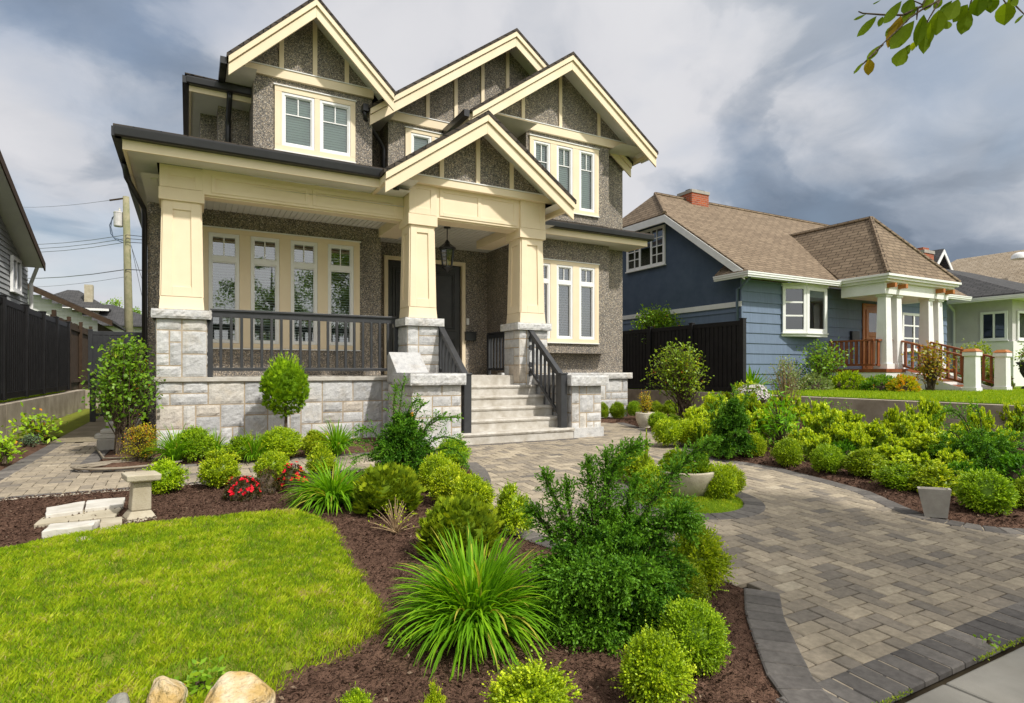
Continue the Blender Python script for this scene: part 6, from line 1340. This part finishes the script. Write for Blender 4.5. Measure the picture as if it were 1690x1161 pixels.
# dry twiggy plant
c, r = place(652, 894, 76, .5); T = plant('dry_plant', 'dry twiggy plant with a few leaves in the mulch before the cypress mound', 'plant', c); st = MB(); rng = np.random.default_rng(5); lv = Leaves(); h = 66*depth(c)/F
for k in range(70):
    a = rng.uniform(0, 6.28); q = rng.random()*r*1.15; e = np.array([math.cos(a)*q, math.sin(a)*q, h*rng.uniform(.3, 1)*(1-.45*q/r/1.15)]); b = np.array([rng.normal(0, .015), rng.normal(0, .015), 0]); cc = bez(b, e*[.3, .3, .6], e, 6); st.tube([tuple(x) for x in cc], [.004, .0035, .003, .0025, .002, .0015], 4, caps=False)
    if k % 2 == 0: lv.add(np.repeat(cc[4:6], 2, 0), rng.normal(0, .5, (4, 3))+[0, 0, 1], rng.normal(0, 1, (4, 3)), .02, .008, .8)
stems_obj(st, T, 'twig'); link('foliage', lv.mesh('foliage', L['box']), T)
# planted things on the neighbour's lawn
NB = lambda u, v, back=0: P(u, v, Z=.63)
shrub('neighbour_shrub', 'bright green open shrub against the blue house below its bay window', 1352, 630, 96, 78, 111, 120, .10, 'broad', c=Vector((16.4, 11.0, .62)), per=12, col=(1.25, 1.25, 1), zlow=.3)
shrub('japanese_maple', 'small orange and green maple beside the entry steps of the blue house', 1522, 640, 70, 76, 112, 70, .09, 'maple', c=Vector((18.1, 8.9, .62)), per=10, zlow=.3, wl=.8)
shrub('neighbour_shrub', 'orange tipped green bush right of the blue house entry steps', 1612, 620, 78, 74, 113, 130, .09, 'broad', c=Vector((22.6, 9.8, .62)), per=14, col=(1.6, 1.2, .9), zlow=.2)
shrub('fence_shrub', 'lime bush showing above the right black fence', 1092, 545, 104, 130, 114, 420, .10, 'broad', c=Vector((13.45, 14.7, .62)), per=18, col=(1.5, 1.45, 1), zlow=.55)
shrub('neighbour_shrub', 'dark green bush cut by the right picture edge on the neighbour\'s lawn', 1700, 615, 40, 40, 115, 60, .10, 'broad', c=Vector((23.4, 7.0, .62)), per=14)
def nmound(label, u, w, h, seed, mat, leaf, y, col=(1, 1, 1), petal=None):
    c = P(u, 600, Y=y); c.z = .62; Dd = depth(c); global _c; T = plant('low_shrub', label, 'shrub', c); r = w/2*Dd/F; hh = h*Dd/F; rng = np.random.default_rng(seed); d = sphere_pts(420, rng, -.05); lv = Leaves(); S = np.array([r, r*.8, hh]); p = d*lump(d, seed, .2, .16)[:, None]*S
    sprigs(lv, p*.85, d+[0, 0, .6]+rng.normal(0, .3, (len(d), 3)), leaf*1.5, 7, leaf, leaf*.45, .5+.3*snoise(d, 3, seed)+rng.normal(0, .15, len(d)), rng); cv, cf = core(lambda q: q*S, .8); link('foliage', lv.mesh('foliage', L[mat], (cv, cf, M['bark'])), T).color = (*col, 1)
for a in (('low golden conifer mound left on the blue house foundation bed', 1400, 70, 26, 121, 'cyp', .09, 10.6, (1.5, 1.5, 1)), ('low green mound right of the golden conifer at the blue house', 1455, 62, 22, 122, 'broad', .08, 9.6, (1, 1.1, 1)),
          ('low yellow flowering mound beside the blue house steps', 1492, 48, 24, 123, 'spirea', .07, 8.9, (1, 1.1, 1)), ('low variegated shrub at the black fence end near the blue house corner', 1345, 56, 26, 124, 'bluegreen', .07, 10.9, (1.8, 1.5, 1)), ('dark rounded shrub by the urn at the blue house steps', 1648, 44, 34, 125, 'maple', .07, 9.0, (.5, .8, 1))): nmound(*a)
c = Vector((13.6, 11.2, .62)); T = plant('yucca', 'spiky yucca between the black fence end and the blue house corner', 'plant', c); me = blades(70, .75, .08, 131, .06, (1.5, .5), (.1, .5), 5); link('foliage', me, T)
# ------------------------------------------------------------------ trees
def tree(name, label, base, H_, crown_r, seed, leaf, nl, mat='tree', group=None, trunk=.16, zc=.62, squash=.95, limbs=9, clumps=46, col=(1, 1, 1), fork=.35):
    T = plant(name, label, 'tree', Vector(base), group); rng = np.random.default_rng(seed); st = MB(); st.tube([(0, 0, -.3), (.05, .03, H_*fork), (0, 0, H_*zc), (.05, 0, H_*.9)], [trunk, trunk*.75, trunk*.45, trunk*.12], 9); lv = Leaves(); C = np.array([0, 0, H_*zc]); ends = []
    for k in range(limbs):
        d = rvec(1, rng)[0]; d[2] = abs(d[2])*.7-.1; e = C+d*crown_r*rng.uniform(.6, .95)*[1, 1, squash]; s = np.array([0, 0, H_*fork+(H_*.35)*rng.random()]); c = bez(s, (s+e)/2+[0, 0, .15*crown_r], e, 6); st.tube([tuple(x) for x in c], [trunk*.4*(1-.8*i/5) for i in range(6)], 6)
    for k in range(clumps):
        d = rvec(1, rng)[0]; cc = C+d*crown_r*rng.uniform(.35, 1.0)*[1, 1, squash]; rr = crown_r*rng.uniform(.16, .34); n = int(nl/clumps*rng.uniform(.6, 1.4)); q = rvec(n, rng)*rr*rng.random((n, 1))**.45*[1, 1, .7]; t = np.clip(rng.normal(.5, .15)+rng.normal(0, .13, n), 0, 1)
        lv.add(cc+q, rvec(n, rng)+[0, 0, -.35], rng.normal(0, .6, (n, 3))+[0, 0, 1], leaf*rng.uniform(.6, 1.2, n), leaf*.6, t, .12)
    stems_obj(st, T, name='trunk'); link('crown', lv.mesh('crown', L[mat]), T).color = (*col, 1); return T
g = P(196, 520, D=44); tree('lane_tree', 'bright green tree behind the utility pole', (g.x, g.y, 0), 7.0, 2.1, 141, .17, 5200, zc=.66, clumps=60, col=(1.5, 1.5, 1))
tree('street_tree', 'leafy tree across the street, mirrored in the middle porch window panes', (4.4, -14, -.3), 9.0, 2.9, 142, .16, 9000, group='trees across the street'); tree('street_tree', 'smaller leafy tree across the street, mirrored in the leftmost porch window pane', (-2.2, -15, -.3), 6.6, 1.7, 143, .15, 4200, group='trees across the street'); tree('street_tree', 'leafy tree across the street, mirrored in the neighbour\'s bay window', (16, -15, -.3), 8.0, 3.4, 144, .17, 7000, group='trees across the street')
# verge tree whose hanging twigs reach into the top right corner; its crown shades the front of the drive
TR = tree('verge_tree', 'tree beside the sidewalk whose leafy twigs hang into the top right corner', (6.9, -2.2, -.3), 7.0, 2.45, 145, .12, 17000, zc=.76, clumps=64, trunk=.12)
lv8 = MB(); tw = MB(); TD = 2.35; rt = Vector(TR.location); CX = lambda x, y, dd=0: P(1380+x/5.452, y/5.453, D=TD+dd)-rt
LV = [(365, 145, 185, 335, 70), (270, 130, 155, 182, 24), (590, 8, 425, 215, 85), (420, 150, 380, 245, 50), (585, 140, 465, 435, 115), (690, -20, 615, 135, 115), (735, 55, 600, 195, 65), (705, 185, 485, 445, 135), (615, 430, 540, 602, 125), (665, 400, 600, 515, 70), (815, 175, 785, 490, 115), (790, 130, 720, 430, 95), (855, 205, 852, 388, 62), (950, -20, 880, 90, 70), (925, 90, 900, 322, 145), (1045, 5, 930, 130, 62), (1100, -10, 1000, 190, 130), (1185, 40, 1050, 205, 105), (1195, 88, 1125, 316, 125), (1285, -40, 1275, 150, 135), (1420, -40, 1390, 122, 105), (1530, 20, 1515, 232, 155), (1640, -30, 1590, 60, 60), (1692, 130, 1605, 215, 26), (402, 405, 275, 545, 60), (300, 530, 290, 682, 88), (240, 565, 155, 670, 28), (405, 0, 330, 38, 12), (560, 215, 440, 330, 70), (700, 380, 680, 465, 50), (1000, 190, 1010, 262, 60), (860, -60, 800, 100, 90), (1350, -30, 1370, 80, 80), (1560, -30, 1600, 60, 60), (640, 90, 605, 225, 60)]
rd = random.Random(3)
for (x0, y0, x1, y1, w) in LV:
    dd = rd.uniform(-.06, .06); a, b = CX(x0, y0, dd), CX(x1, y1, dd+rd.uniform(-.03, .03)); d = b-a; s = d.cross(ray(1540, 40)).normalized()*(w/5.452*TD/F); n = s.cross(d).normalized(); k = rd.uniform(-.2, .2); pr = [(0, .0), (.12, .26), (.3, .46), (.5, .5), (.72, .38), (.88, .17), (1, 0)]; bow = rd.uniform(.02, .12)*d.length; t = max(0, min(1, rd.gauss(.45, .25)))
    mid = [a+d*f+n*bow*4*f*(1-f) for f, _ in pr]; lf = [m+s*q+n*abs(q)*.35*s.length*(1+k)+s*rd.uniform(-.03, .03)*(q > 0) for m, (f, q) in zip(mid, pr)]; rg = [m-s*q+n*abs(q)*.35*s.length*(1-k)+s*rd.uniform(-.03, .03)*(q > 0) for m, (f, q) in zip(mid, pr)]
    for i in range(6):
        lv8.face([mid[i], lf[i], lf[i+1], mid[i+1]] if i else [mid[0], lf[1], mid[1]], 0, t); lv8.face([mid[i], mid[i+1], rg[i+1], rg[i]] if i else [mid[0], mid[1], rg[1]], 0, t)
for pts in ([(200, 105), (240, 122), (420, 135), (600, 138), (770, 60)], [(410, 405), (500, 320), (580, 245), (660, 165), (770, 90), (900, 20), (1000, -60), (1250, -300)], [(160, 650), (260, 560), (420, 402)], [(800, 235), (840, 160), (900, 60), (945, -20), (1000, -60)], [(725, 180), (728, 130), (735, 70)], [(1190, 90), (1215, 10), (1250, -60), (1320, -300)], [(1530, 40), (1500, -10), (1420, -60), (1330, -290)], [(700, 10), (780, 45), (800, 0), (860, -60), (1250, -300)], [(1690, 130), (1620, 60), (1560, -40), (1420, -290)]):
    tw.tube([CX(*p) for p in pts], [.0022+.0012*i/len(pts)*3 for i in range(len(pts))], 5)
e = CX(1330, -290); tw.tube([Vector((0, 0, 3.4)), Vector((-1.4, 1.0, 3.9)), Vector((-3.0, 2.4, 3.75)), e+Vector((.35, -.15, .25)), e], [.05, .04, .03, .016, .008], 7); tw.tube([e, CX(1250, -300)], .006, 5)
lv8.build('hanging_leaves', L['beech'], TR, world=False, smooth=True); tw.build('twigs', M['bark'], TR, world=False)

# ------------------------------------------------------------------ garden objects
# concrete bowl, pots, urn
g = P(1131, 830, Z=gz(4.8)+.02); bc = Vector((CI.x+.02, CI.y+.02, gz(CI.y)+.02)); rb_ = .335
MBo = plant('planter_bowl', 'low round weathered concrete bowl planted with dwarf conifers on the moss island', 'planter', bc); MB().lathe((0, 0, 0), [(0, 0), (.17, 0), (.20, .015), (.26, .09), (.31, .19), (rb_, .27), (rb_, .285), (rb_-.035, .285), (rb_-.05, .22)], 40).build('bowl', M['conpale'], MBo, smooth=True, world=False); MB().lathe((0, 0, .235), [(0, .02), (rb_-.04, 0)], 24).build('soil', M['soil'], MBo, world=False)
c, r = place(1065, 708, 30, .9); hh = 44*depth(c)/F*.86
Pt = plant('round_pot', 'cream ribbed round pot at the paving edge holding a small orange plant', 'plant pot', Vector((c.x, c.y, 0))); prof = [(0, 0), (r*.62, 0), (r*.70, .03)]
for k in range(16): f = k/15; prof.append((r*(.70+.38*math.sin(min(1, f*1.25)*math.pi*.55))-(.008 if k % 2 else 0), .03+f*(hh*.62)))
prof += [(r*.93, hh*.66), (r*.85, hh*.66), (r*.8, hh*.58)]; MB().lathe((0, 0, 0), prof, 28).build('pot', M['pot'], Pt, smooth=True, world=False); MB().lathe((0, 0, hh*.58), [(0, .01), (r*.83, 0)], 20).build('soil', M['soil'], Pt, world=False)
cp = Vector((c.x, c.y, hh*.58)); T = plant('potted_spirea', 'small orange and yellow shrub growing in the cream ribbed pot', 'plant', cp); me, st = broad(151, r*.95, hh*.95, 60, .035, 'spirea', per=16, zlow=.1, open_=.4); link('foliage', me, T); stems_obj(st, T)
c = P(1558, 858, Z=gz(3.1)); D_ = depth(c); wt, wb, hp = 66*D_/F*.70, 46*D_/F*.68, .27
Sq = plant('square_pot', 'square tapered grey concrete pot tilted at the right bed edge', 'plant pot', c+Vector((.06, .1, 0))); Sq.rotation_euler = (R(-3), R(5), R(28)); mb = MB().taper(0, 0, 0, hp, wb, wb, wt, wt); t = .022
mb = MB(); q = lambda w, z: [(-w/2, -w/2, z), (w/2, -w/2, z), (w/2, w/2, z), (-w/2, w/2, z)]; a, b_, i1, i0_ = q(wb, 0), q(wt, hp), q(wt-2*t, hp), q(wb-.02, .17)
for k in range(4):
    n = (k+1) % 4; mb.face([a[k], a[n], b_[n], b_[k]]).face([b_[k], b_[n], i1[n], i1[k]]).face([i1[k], i1[n], i0_[n], i0_[k]])
mb.build('pot', M['congrey'], Sq, world=False); MB().face(q(wb+.03, .19)).build('soil', M['soil'], Sq, world=False)
c = Vector((22.1, 8.1, .62)); Ur = plant('urn', 'black footed urn on the neighbour\'s lawn right of the entry steps', 'urn', c); MB().lathe((0, 0, 0), [(0, 0), (.26, 0), (.26, .08), (.12, .16), (.09, .28), (.22, .38), (.30, .55), (.30, .72), (.40, .82), (.36, .84), (.28, .76)], 24).build('bowl', M['urn'], Ur, smooth=True, world=False)
T = plant('urn_plant', 'leafy plant spilling from the black urn', 'plant', c+Vector((0, 0, .76))); me, st = broad(152, .48, .5, 60, .10, 'broad', per=12, zlow=0); link('foliage', me, T).color = (1.4, 1.2, 1, 1); stems_obj(st, T)
# pedestal
g = G(228, 866); Pd = plant('stone_pedestal', 'weathered concrete birdbath pedestal with square top standing at the mulch edge', 'pedestal', Vector((g.x, g.y+.1, gz(g.y)))); D_ = depth(Pd.location); s = D_/F; ztop = EYE+(CV-783)*D_/F-Pd.location.z
Pd.rotation_euler = (0, R(2.5), R(14)); MB().taper(0, 0, 0, ztop*.10, 52*s, 50*s, 46*s, 44*s).taper(0, 0, ztop*.10, ztop*.26, 44*s, 42*s, 29*s, 28*s).build('base', M['conpale'], Pd, world=False, bevel=.012)
MB().taper(0, 0, ztop*.26, ztop*.84, 29*s, 28*s, 26*s, 25*s).build('shaft', M['conpale'], Pd, world=False, bevel=.012); MB().taper(0, 0, ztop*.84, ztop*.885, 27*s, 26*s, 34*s, 32*s).taper(0, 0, ztop*.885, ztop*1.02, 48*s, 46*s, 50*s, 48*s).build('top', M['conpale'], Pd, world=False, bevel=.010)
# loose slabs on the mulch
def slab(label, px, z0, h, mat='slab', name='stone_slab', amp=.004, seed=0):
    z0 += .018; pts = [P(u, v, Z=gz(5.5)+z0+h) for u, v in px]; rd = random.Random(seed); c = sum((p for p in pts), Vector())/len(pts); top = []; n = len(pts)
    for k in range(n):
        for j in range(4): f = j/4; p = pts[k].lerp(pts[(k+1) % n], f); top.append(p+Vector((rd.uniform(-amp, amp), rd.uniform(-amp, amp), rd.uniform(-amp, amp)*.5)))
    mb = MB().prism([tuple(p-Vector((0, 0, h))) for p in top], (0, 0, h)); return tag(mb.build(name, M[mat], bevel=.006), label, 'stone slab', 'loose stone slabs on the mulch')
slab('pale grey slab at the back left of the loose stone pile', [(77, 838), (75, 850), (137, 842), (140, 827)], .05, .05, seed=1); slab('pale grey slab at the back right of the loose stone pile, nearest the pedestal', [(143, 826), (140, 840), (203, 832), (206, 821)], .05, .05, seed=2)
slab('longest slab, lying across the middle of the loose stone pile', [(78, 848), (55, 866), (190, 852), (203, 834)], .02, .05, 'conpale', seed=3); slab('thick rough slab at the front left of the loose stone pile', [(84, 864), (70, 877), (150, 868), (164, 858)], 0.03, .058, 'slab', amp=.008, seed=4)
slab('small square slab at the front right of the loose stone pile', [(166, 856), (164, 874), (200, 871), (201, 853)], .02, .05, 'conpale', seed=5); slab('thin flat slab at the lawn edge below the loose stone pile', [(68, 892), (64, 899), (150, 890), (158, 884)], .015, .03, 'conpale', seed=6)
# stone stack beside the path, stick leaning on it
g = G(193, 742); gx, gy = g.x, g.y+.12
for k, (lab, z, w, d, h, dx, m) in enumerate((('rough grey kerb block at the bottom of the stack beside the house bed', 0, .62, .36, .17, .06, 'congrey'), ('pale flat stone lying on the kerb block beside the path', .172, .50, .30, .07, -.03, 'slab'), ('pale stone second from the top of the stack beside the path', .244, .46, .28, .06, .02, 'slab'), )):
    mb = MB(); mb.box(gx+dx-w/2, gx+dx+w/2, gy-d/2, gy+d/2, z, z+h); tag(mb.build('stacked_stone', M[m], bevel=.012), lab, 'stone', 'stones stacked beside the path')
g2 = G(200, 724); mb = MB()
for k, (lab, z, w, h, dx) in enumerate((('lowest dark stone of the taller stack at the rose bush foot', 0, .62, .10, 0), ('middle stone of the taller stack at the rose bush foot', .102, .52, .09, .03), ('upper pale stone of the taller stack at the rose bush foot', .194, .58, .06, .02), ('topmost thin stone of the taller stack, where the stick leans', .256, .42, .04, .06))):
    tag(MB().box(g2.x+dx-w/2, g2.x+dx+w/2, g2.y+.45, g2.y+.80, z, z+h).build('stacked_stone', M['congrey' if k < 2 else 'slab'], bevel=.010), lab, 'stone', 'stones stacked beside the path')
a, b_ = P(186, 712, D=depth(g2)-.1), P(214, 634, D=depth(g2)+.35); tag(MB().tube([a, a.lerp(b_, .5)+Vector((.01, 0, .01)), b_], [.022, .020, .016], 8).build('wooden_stick', M['wood'], smooth=True), 'bare wooden stick leaning against the rose bush above the stacked stones', 'stick')
# garden hose
hc = G(203, 773); mb = MB(); pts = []; rd = random.Random(4)
for k in range(4*24+1):
    a = 2*math.pi*k/24; q = .30+.072*(k/24)+.03*math.sin(k*.21)+.015*math.sin(k*.57); pts.append((hc.x+.02+math.cos(a)*q*1.05+rd.uniform(-.006, .006), hc.y+.05+math.sin(a)*q*.62, gz(hc.y)+.020+.007*(k/24)+.004*math.sin(k*.9)))
p0 = G(172, 762); pts += [Vector(pts[-1]).lerp(Vector((p0.x, p0.y, .05)), .5)+Vector((0, 0, .02)), (p0.x, p0.y, .04), tuple(G(163, 750)+Vector((0, 0, .04))), tuple(G(157, 742)+Vector((0, 0, .03)))]
tag(mb.tube(pts, .0125, 8).build('garden_hose', M['hose'], smooth=True), 'grey brown garden hose coiled on the paved path', 'garden hose')
# boulders at the bottom edge
def rock(label, px, h, mat, seed, D_, squash=1):
    pts = [P(u, v, D=D_) for u, v in px]; c = sum((p for p in pts), Vector())/len(pts); w = (max(p[0] for p in px)-min(p[0] for p in px))*D_/F; rng = np.random.default_rng(seed); v, f = core(lambda d: d, 1, 40, 24)
    planes = rvec(26, rng); off = rng.uniform(.62, 1.0, 26)
    dd = np.array(v); rr = np.ones(len(dd))*1.15
    for n_, o in zip(planes, off): k = dd@n_; rr = np.where(k > .05, np.minimum(rr, o/np.maximum(k, .05)), rr)
    rr *= 1+.03*snoise(dd, 6, seed)+.02*snoise(dd, 15, seed); vv = dd*rr[:, None]*np.array([w*.56, w*.5, h]); me = bpy.data.meshes.new('boulder'); me.from_pydata(vv.tolist(), [], f.tolist()); me.materials.append(M[mat]); o = link('boulder', me, None, (c.x, c.y, gz(c.y)+.05+h*.3)); o.rotation_euler.z = seed
    sub = o.modifiers.new('s', 'SUBSURF'); sub.levels = 1; sub.render_levels = 1; bv = None; return tag(o, label, 'boulder', 'boulders at the lawn edge')
rock('largest yellow sandstone boulder at the bottom edge, rightmost of three', [(340, 1150), (452, 1150)], .15, 'rock', 3, 2.36); rock('middle yellow and white sandstone boulder at the bottom edge', [(232, 1150), (316, 1150)], .12, 'rock', 8, 2.38); rock('small grey rounded stone at the bottom edge, leftmost of three', [(158, 1165), (226, 1165)], .08, 'greyrock', 5, 2.30)
shrub('weed', 'small leafy weed between the two yellow boulders', 330, 1172, 44, 40, 161, 16, .04, 'broad', cat='plant', per=7, col=(1.3, 1.3, 1)); shrub('weed', 'tiny weed at the lawn point left of the largest grassy clump', 655, 1078, 30, 16, 162, 10, .03, 'broad', cat='plant', per=6, col=(1.4, 1.4, 1))
shrub('weed', 'single leafy weed in the joint between dark paving border and sidewalk', 1632, 1072, 12, 9, 163, 4, .028, 'broad', cat='plant', per=4, col=(1.5, 1.5, 1))
# ------------------------------------------------------------------ lawn blades, mulch chips, small litter
def scatter(poly, n, rng, box, ext=0.0):
    x = rng.uniform(box[0], box[1], n); y = rng.uniform(box[2], box[3], n); k = inside(poly, x, y); return x[k], y[k]
def grass(name, poly, n, box, hgt, seed, base, mat='grass', wid=.0032):
    rng = np.random.default_rng(seed); x, y = scatter(poly, n, rng, box); jn = np.array([noise.noise((a*3.2, b*3.2, seed)) for a, b in zip(x, y)]); fine = np.array([noise.noise((a*11, b*11, seed+5)) for a, b in zip(x, y)]); keep = rng.random(len(x)) < .72+.9*fine; x, y, jn, fine = x[keep], y[keep], jn[keep], fine[keep]; m = len(x)
    d = edge_dist(poly, x, y); z = gzn(y)+base*np.clip(d/.15, .15, 1); h = hgt*rng.uniform(.5, 1.25, m)*(1+.5*jn); a = rng.uniform(0, 6.283, m); lean = rng.uniform(.1, .9, m)*h; b = a+rng.normal(0, .6, m); W2 = wid*rng.uniform(.7, 1.4, m)
    p = np.stack([x, y, z], 1); s = np.stack([np.cos(a+1.57), np.sin(a+1.57), 0*a], 1)*W2[:, None]/2; hd = np.stack([np.cos(b), np.sin(b), 0*b], 1); mid = p+hd*(lean*.35)[:, None]+np.array([0, 0, 1.])*(h*.6)[:, None]; tip = p+hd*lean[:, None]+np.array([0, 0, 1.])*h[:, None]*.95
    v = np.stack([p-s, p+s, mid+s*.8, tip], 1); v2 = np.stack([p-s, mid+s*.8, tip, mid-s*.8], 1)
    t = np.clip(.47+.42*jn+.42*fine+rng.normal(0, .15, m)+(rng.random(m) < .04)*.5, 0, 1); me = quads_mesh(name, np.concatenate([v]).reshape(-1, 3), np.arange(m*4).reshape(m, 4), t, L[mat]); o = link(name, me); o['kind'] = 'stuff'; o['label'] = 'short sunlit lawn grass'; return o
grass('grass', lawn, 620000, (-4.2, 2.1, 1.8, 5.6), .030, 1, .07, wid=.0027)
grass('moss', [arcp(.58, a) for a in range(0, 360, 12)], 16000, (4.0, 5.2, 4.0, 5.2), .022, 2, .05, wid=.004)
def nb_grass(name, box, n, z, hgt, seed):
    rng = np.random.default_rng(seed); m = n; x = rng.uniform(box[0], box[1], m); y = rng.uniform(box[2], box[3], m); h = hgt*rng.uniform(.5, 1.2, m); a = rng.uniform(0, 6.283, m); p = np.stack([x, y, 0*x+z], 1); s = np.stack([np.cos(a), np.sin(a), 0*a], 1)*.006; tip = p+np.stack([rng.normal(0, .4, m)*h, rng.normal(0, .4, m)*h, h], 1)
    me = quads_mesh(name, np.stack([p-s, p+s, tip+s*.2, tip-s*.2], 1).reshape(-1, 3), np.arange(m*4).reshape(m, 4), np.clip(rng.normal(.45, .2, m), 0, 1), L['grass']); o = link(name, me); o['kind'] = 'stuff'
nb_grass('neighbour_grass', (12.68, 22.5, 3.6, 10.8), 70000, .61, .06, 6); nb_grass('wall_top_grass', (12.68, 13.0, 10.5, 18), 2500, .6, .09, 8); nb_grass('wall_top_grass', (-3.3, -3.07, 9, 21), 3500, .5, .14, 9)
rng = np.random.default_rng(17)
def chips(name, poly, n, box, size, seed, avoid=None, mat='mulch', zup=.045, tmax=1):
    rng = np.random.default_rng(seed); x, y = scatter(poly, n, rng, box)
    if avoid is not None: k = ~inside(avoid, x, y); x, y = x[k], y[k]
    d = edge_dist(poly, x, y); m = len(x); z = gzn(y)+zup*np.clip(d/.17, 0, 1)-.002+rng.uniform(0, .012, m); L_ = size*rng.uniform(.4, 1.5, m); dr = rng.normal(0, 1, (m, 3))*[1, 1, .35]; lv = Leaves(); lv.add(np.stack([x, y, z], 1), dr, rng.normal(0, .5, (m, 3))+[0, 0, 1], L_, L_*rng.uniform(.3, .6, m), np.clip(rng.normal(.4, .25, m)+(rng.random(m) < .012)*.7, 0, tmax), .25)
    o = link(name, lv.mesh(name, M[mat])); o['kind'] = 'stuff'
def joint_moss(n, seed):
    rng = np.random.default_rng(seed); x = rng.uniform(2.2, 6.5, n); k = np.array([noise.noise((a*1.7, 3.1, 0)) for a in x]); x = x[k > .02]; m = len(x); lv = Leaves(); lv.add(np.stack([x, rng.normal(1.522, .007, m), np.full(m, gz(1.5)+.0)], 1), rng.normal(0, .8, (m, 3))+[0, 0, .8], rng.normal(0, .5, (m, 3))+[0, 0, 1], .014*rng.uniform(.5, 1.4, m), .006, np.clip(rng.normal(.5, .2, m), 0, 1), .2); o = link('joint_moss', lv.mesh('joint_moss', L['grass'])); o['kind'] = 'stuff'
joint_moss(1500, 4)
chips('mulch_chips', bedA, 130000, (-3.2, 3.4, 1.6, 7.2), .021, 3, lawn); chips('mulch_chips', bedB, 60000, (6, 12.4, 2.4, 11), .035, 4)
# ------------------------------------------------------------------ groups for the remaining repeats
GROUPS = {'yew': 'dark arching yews', 'azalea': 'azaleas on the front mulch', 'dwarf_conifer': 'dwarf conifers', 'cypress_mound': 'rounded cypress mounds', 'carpet_plant': 'low carpet plants in the right bed', 'hosta': 'pale leafy plants in the left bed',
          'sedum': 'blue green mat plants in the left bed', 'leafy_stem': 'leafy lily stems before the retaining wall', 'neighbour_shrub': 'shrubs on the neighbour\'s lawn', 'low_shrub': 'low shrubs along the blue house', 'weed': 'small weeds'}
for o in list(COL.objects):
    k = o.name.split('.')[0]
    if o.parent is None and k in GROUPS and 'group' not in o: o['group'] = GROUPS[k]
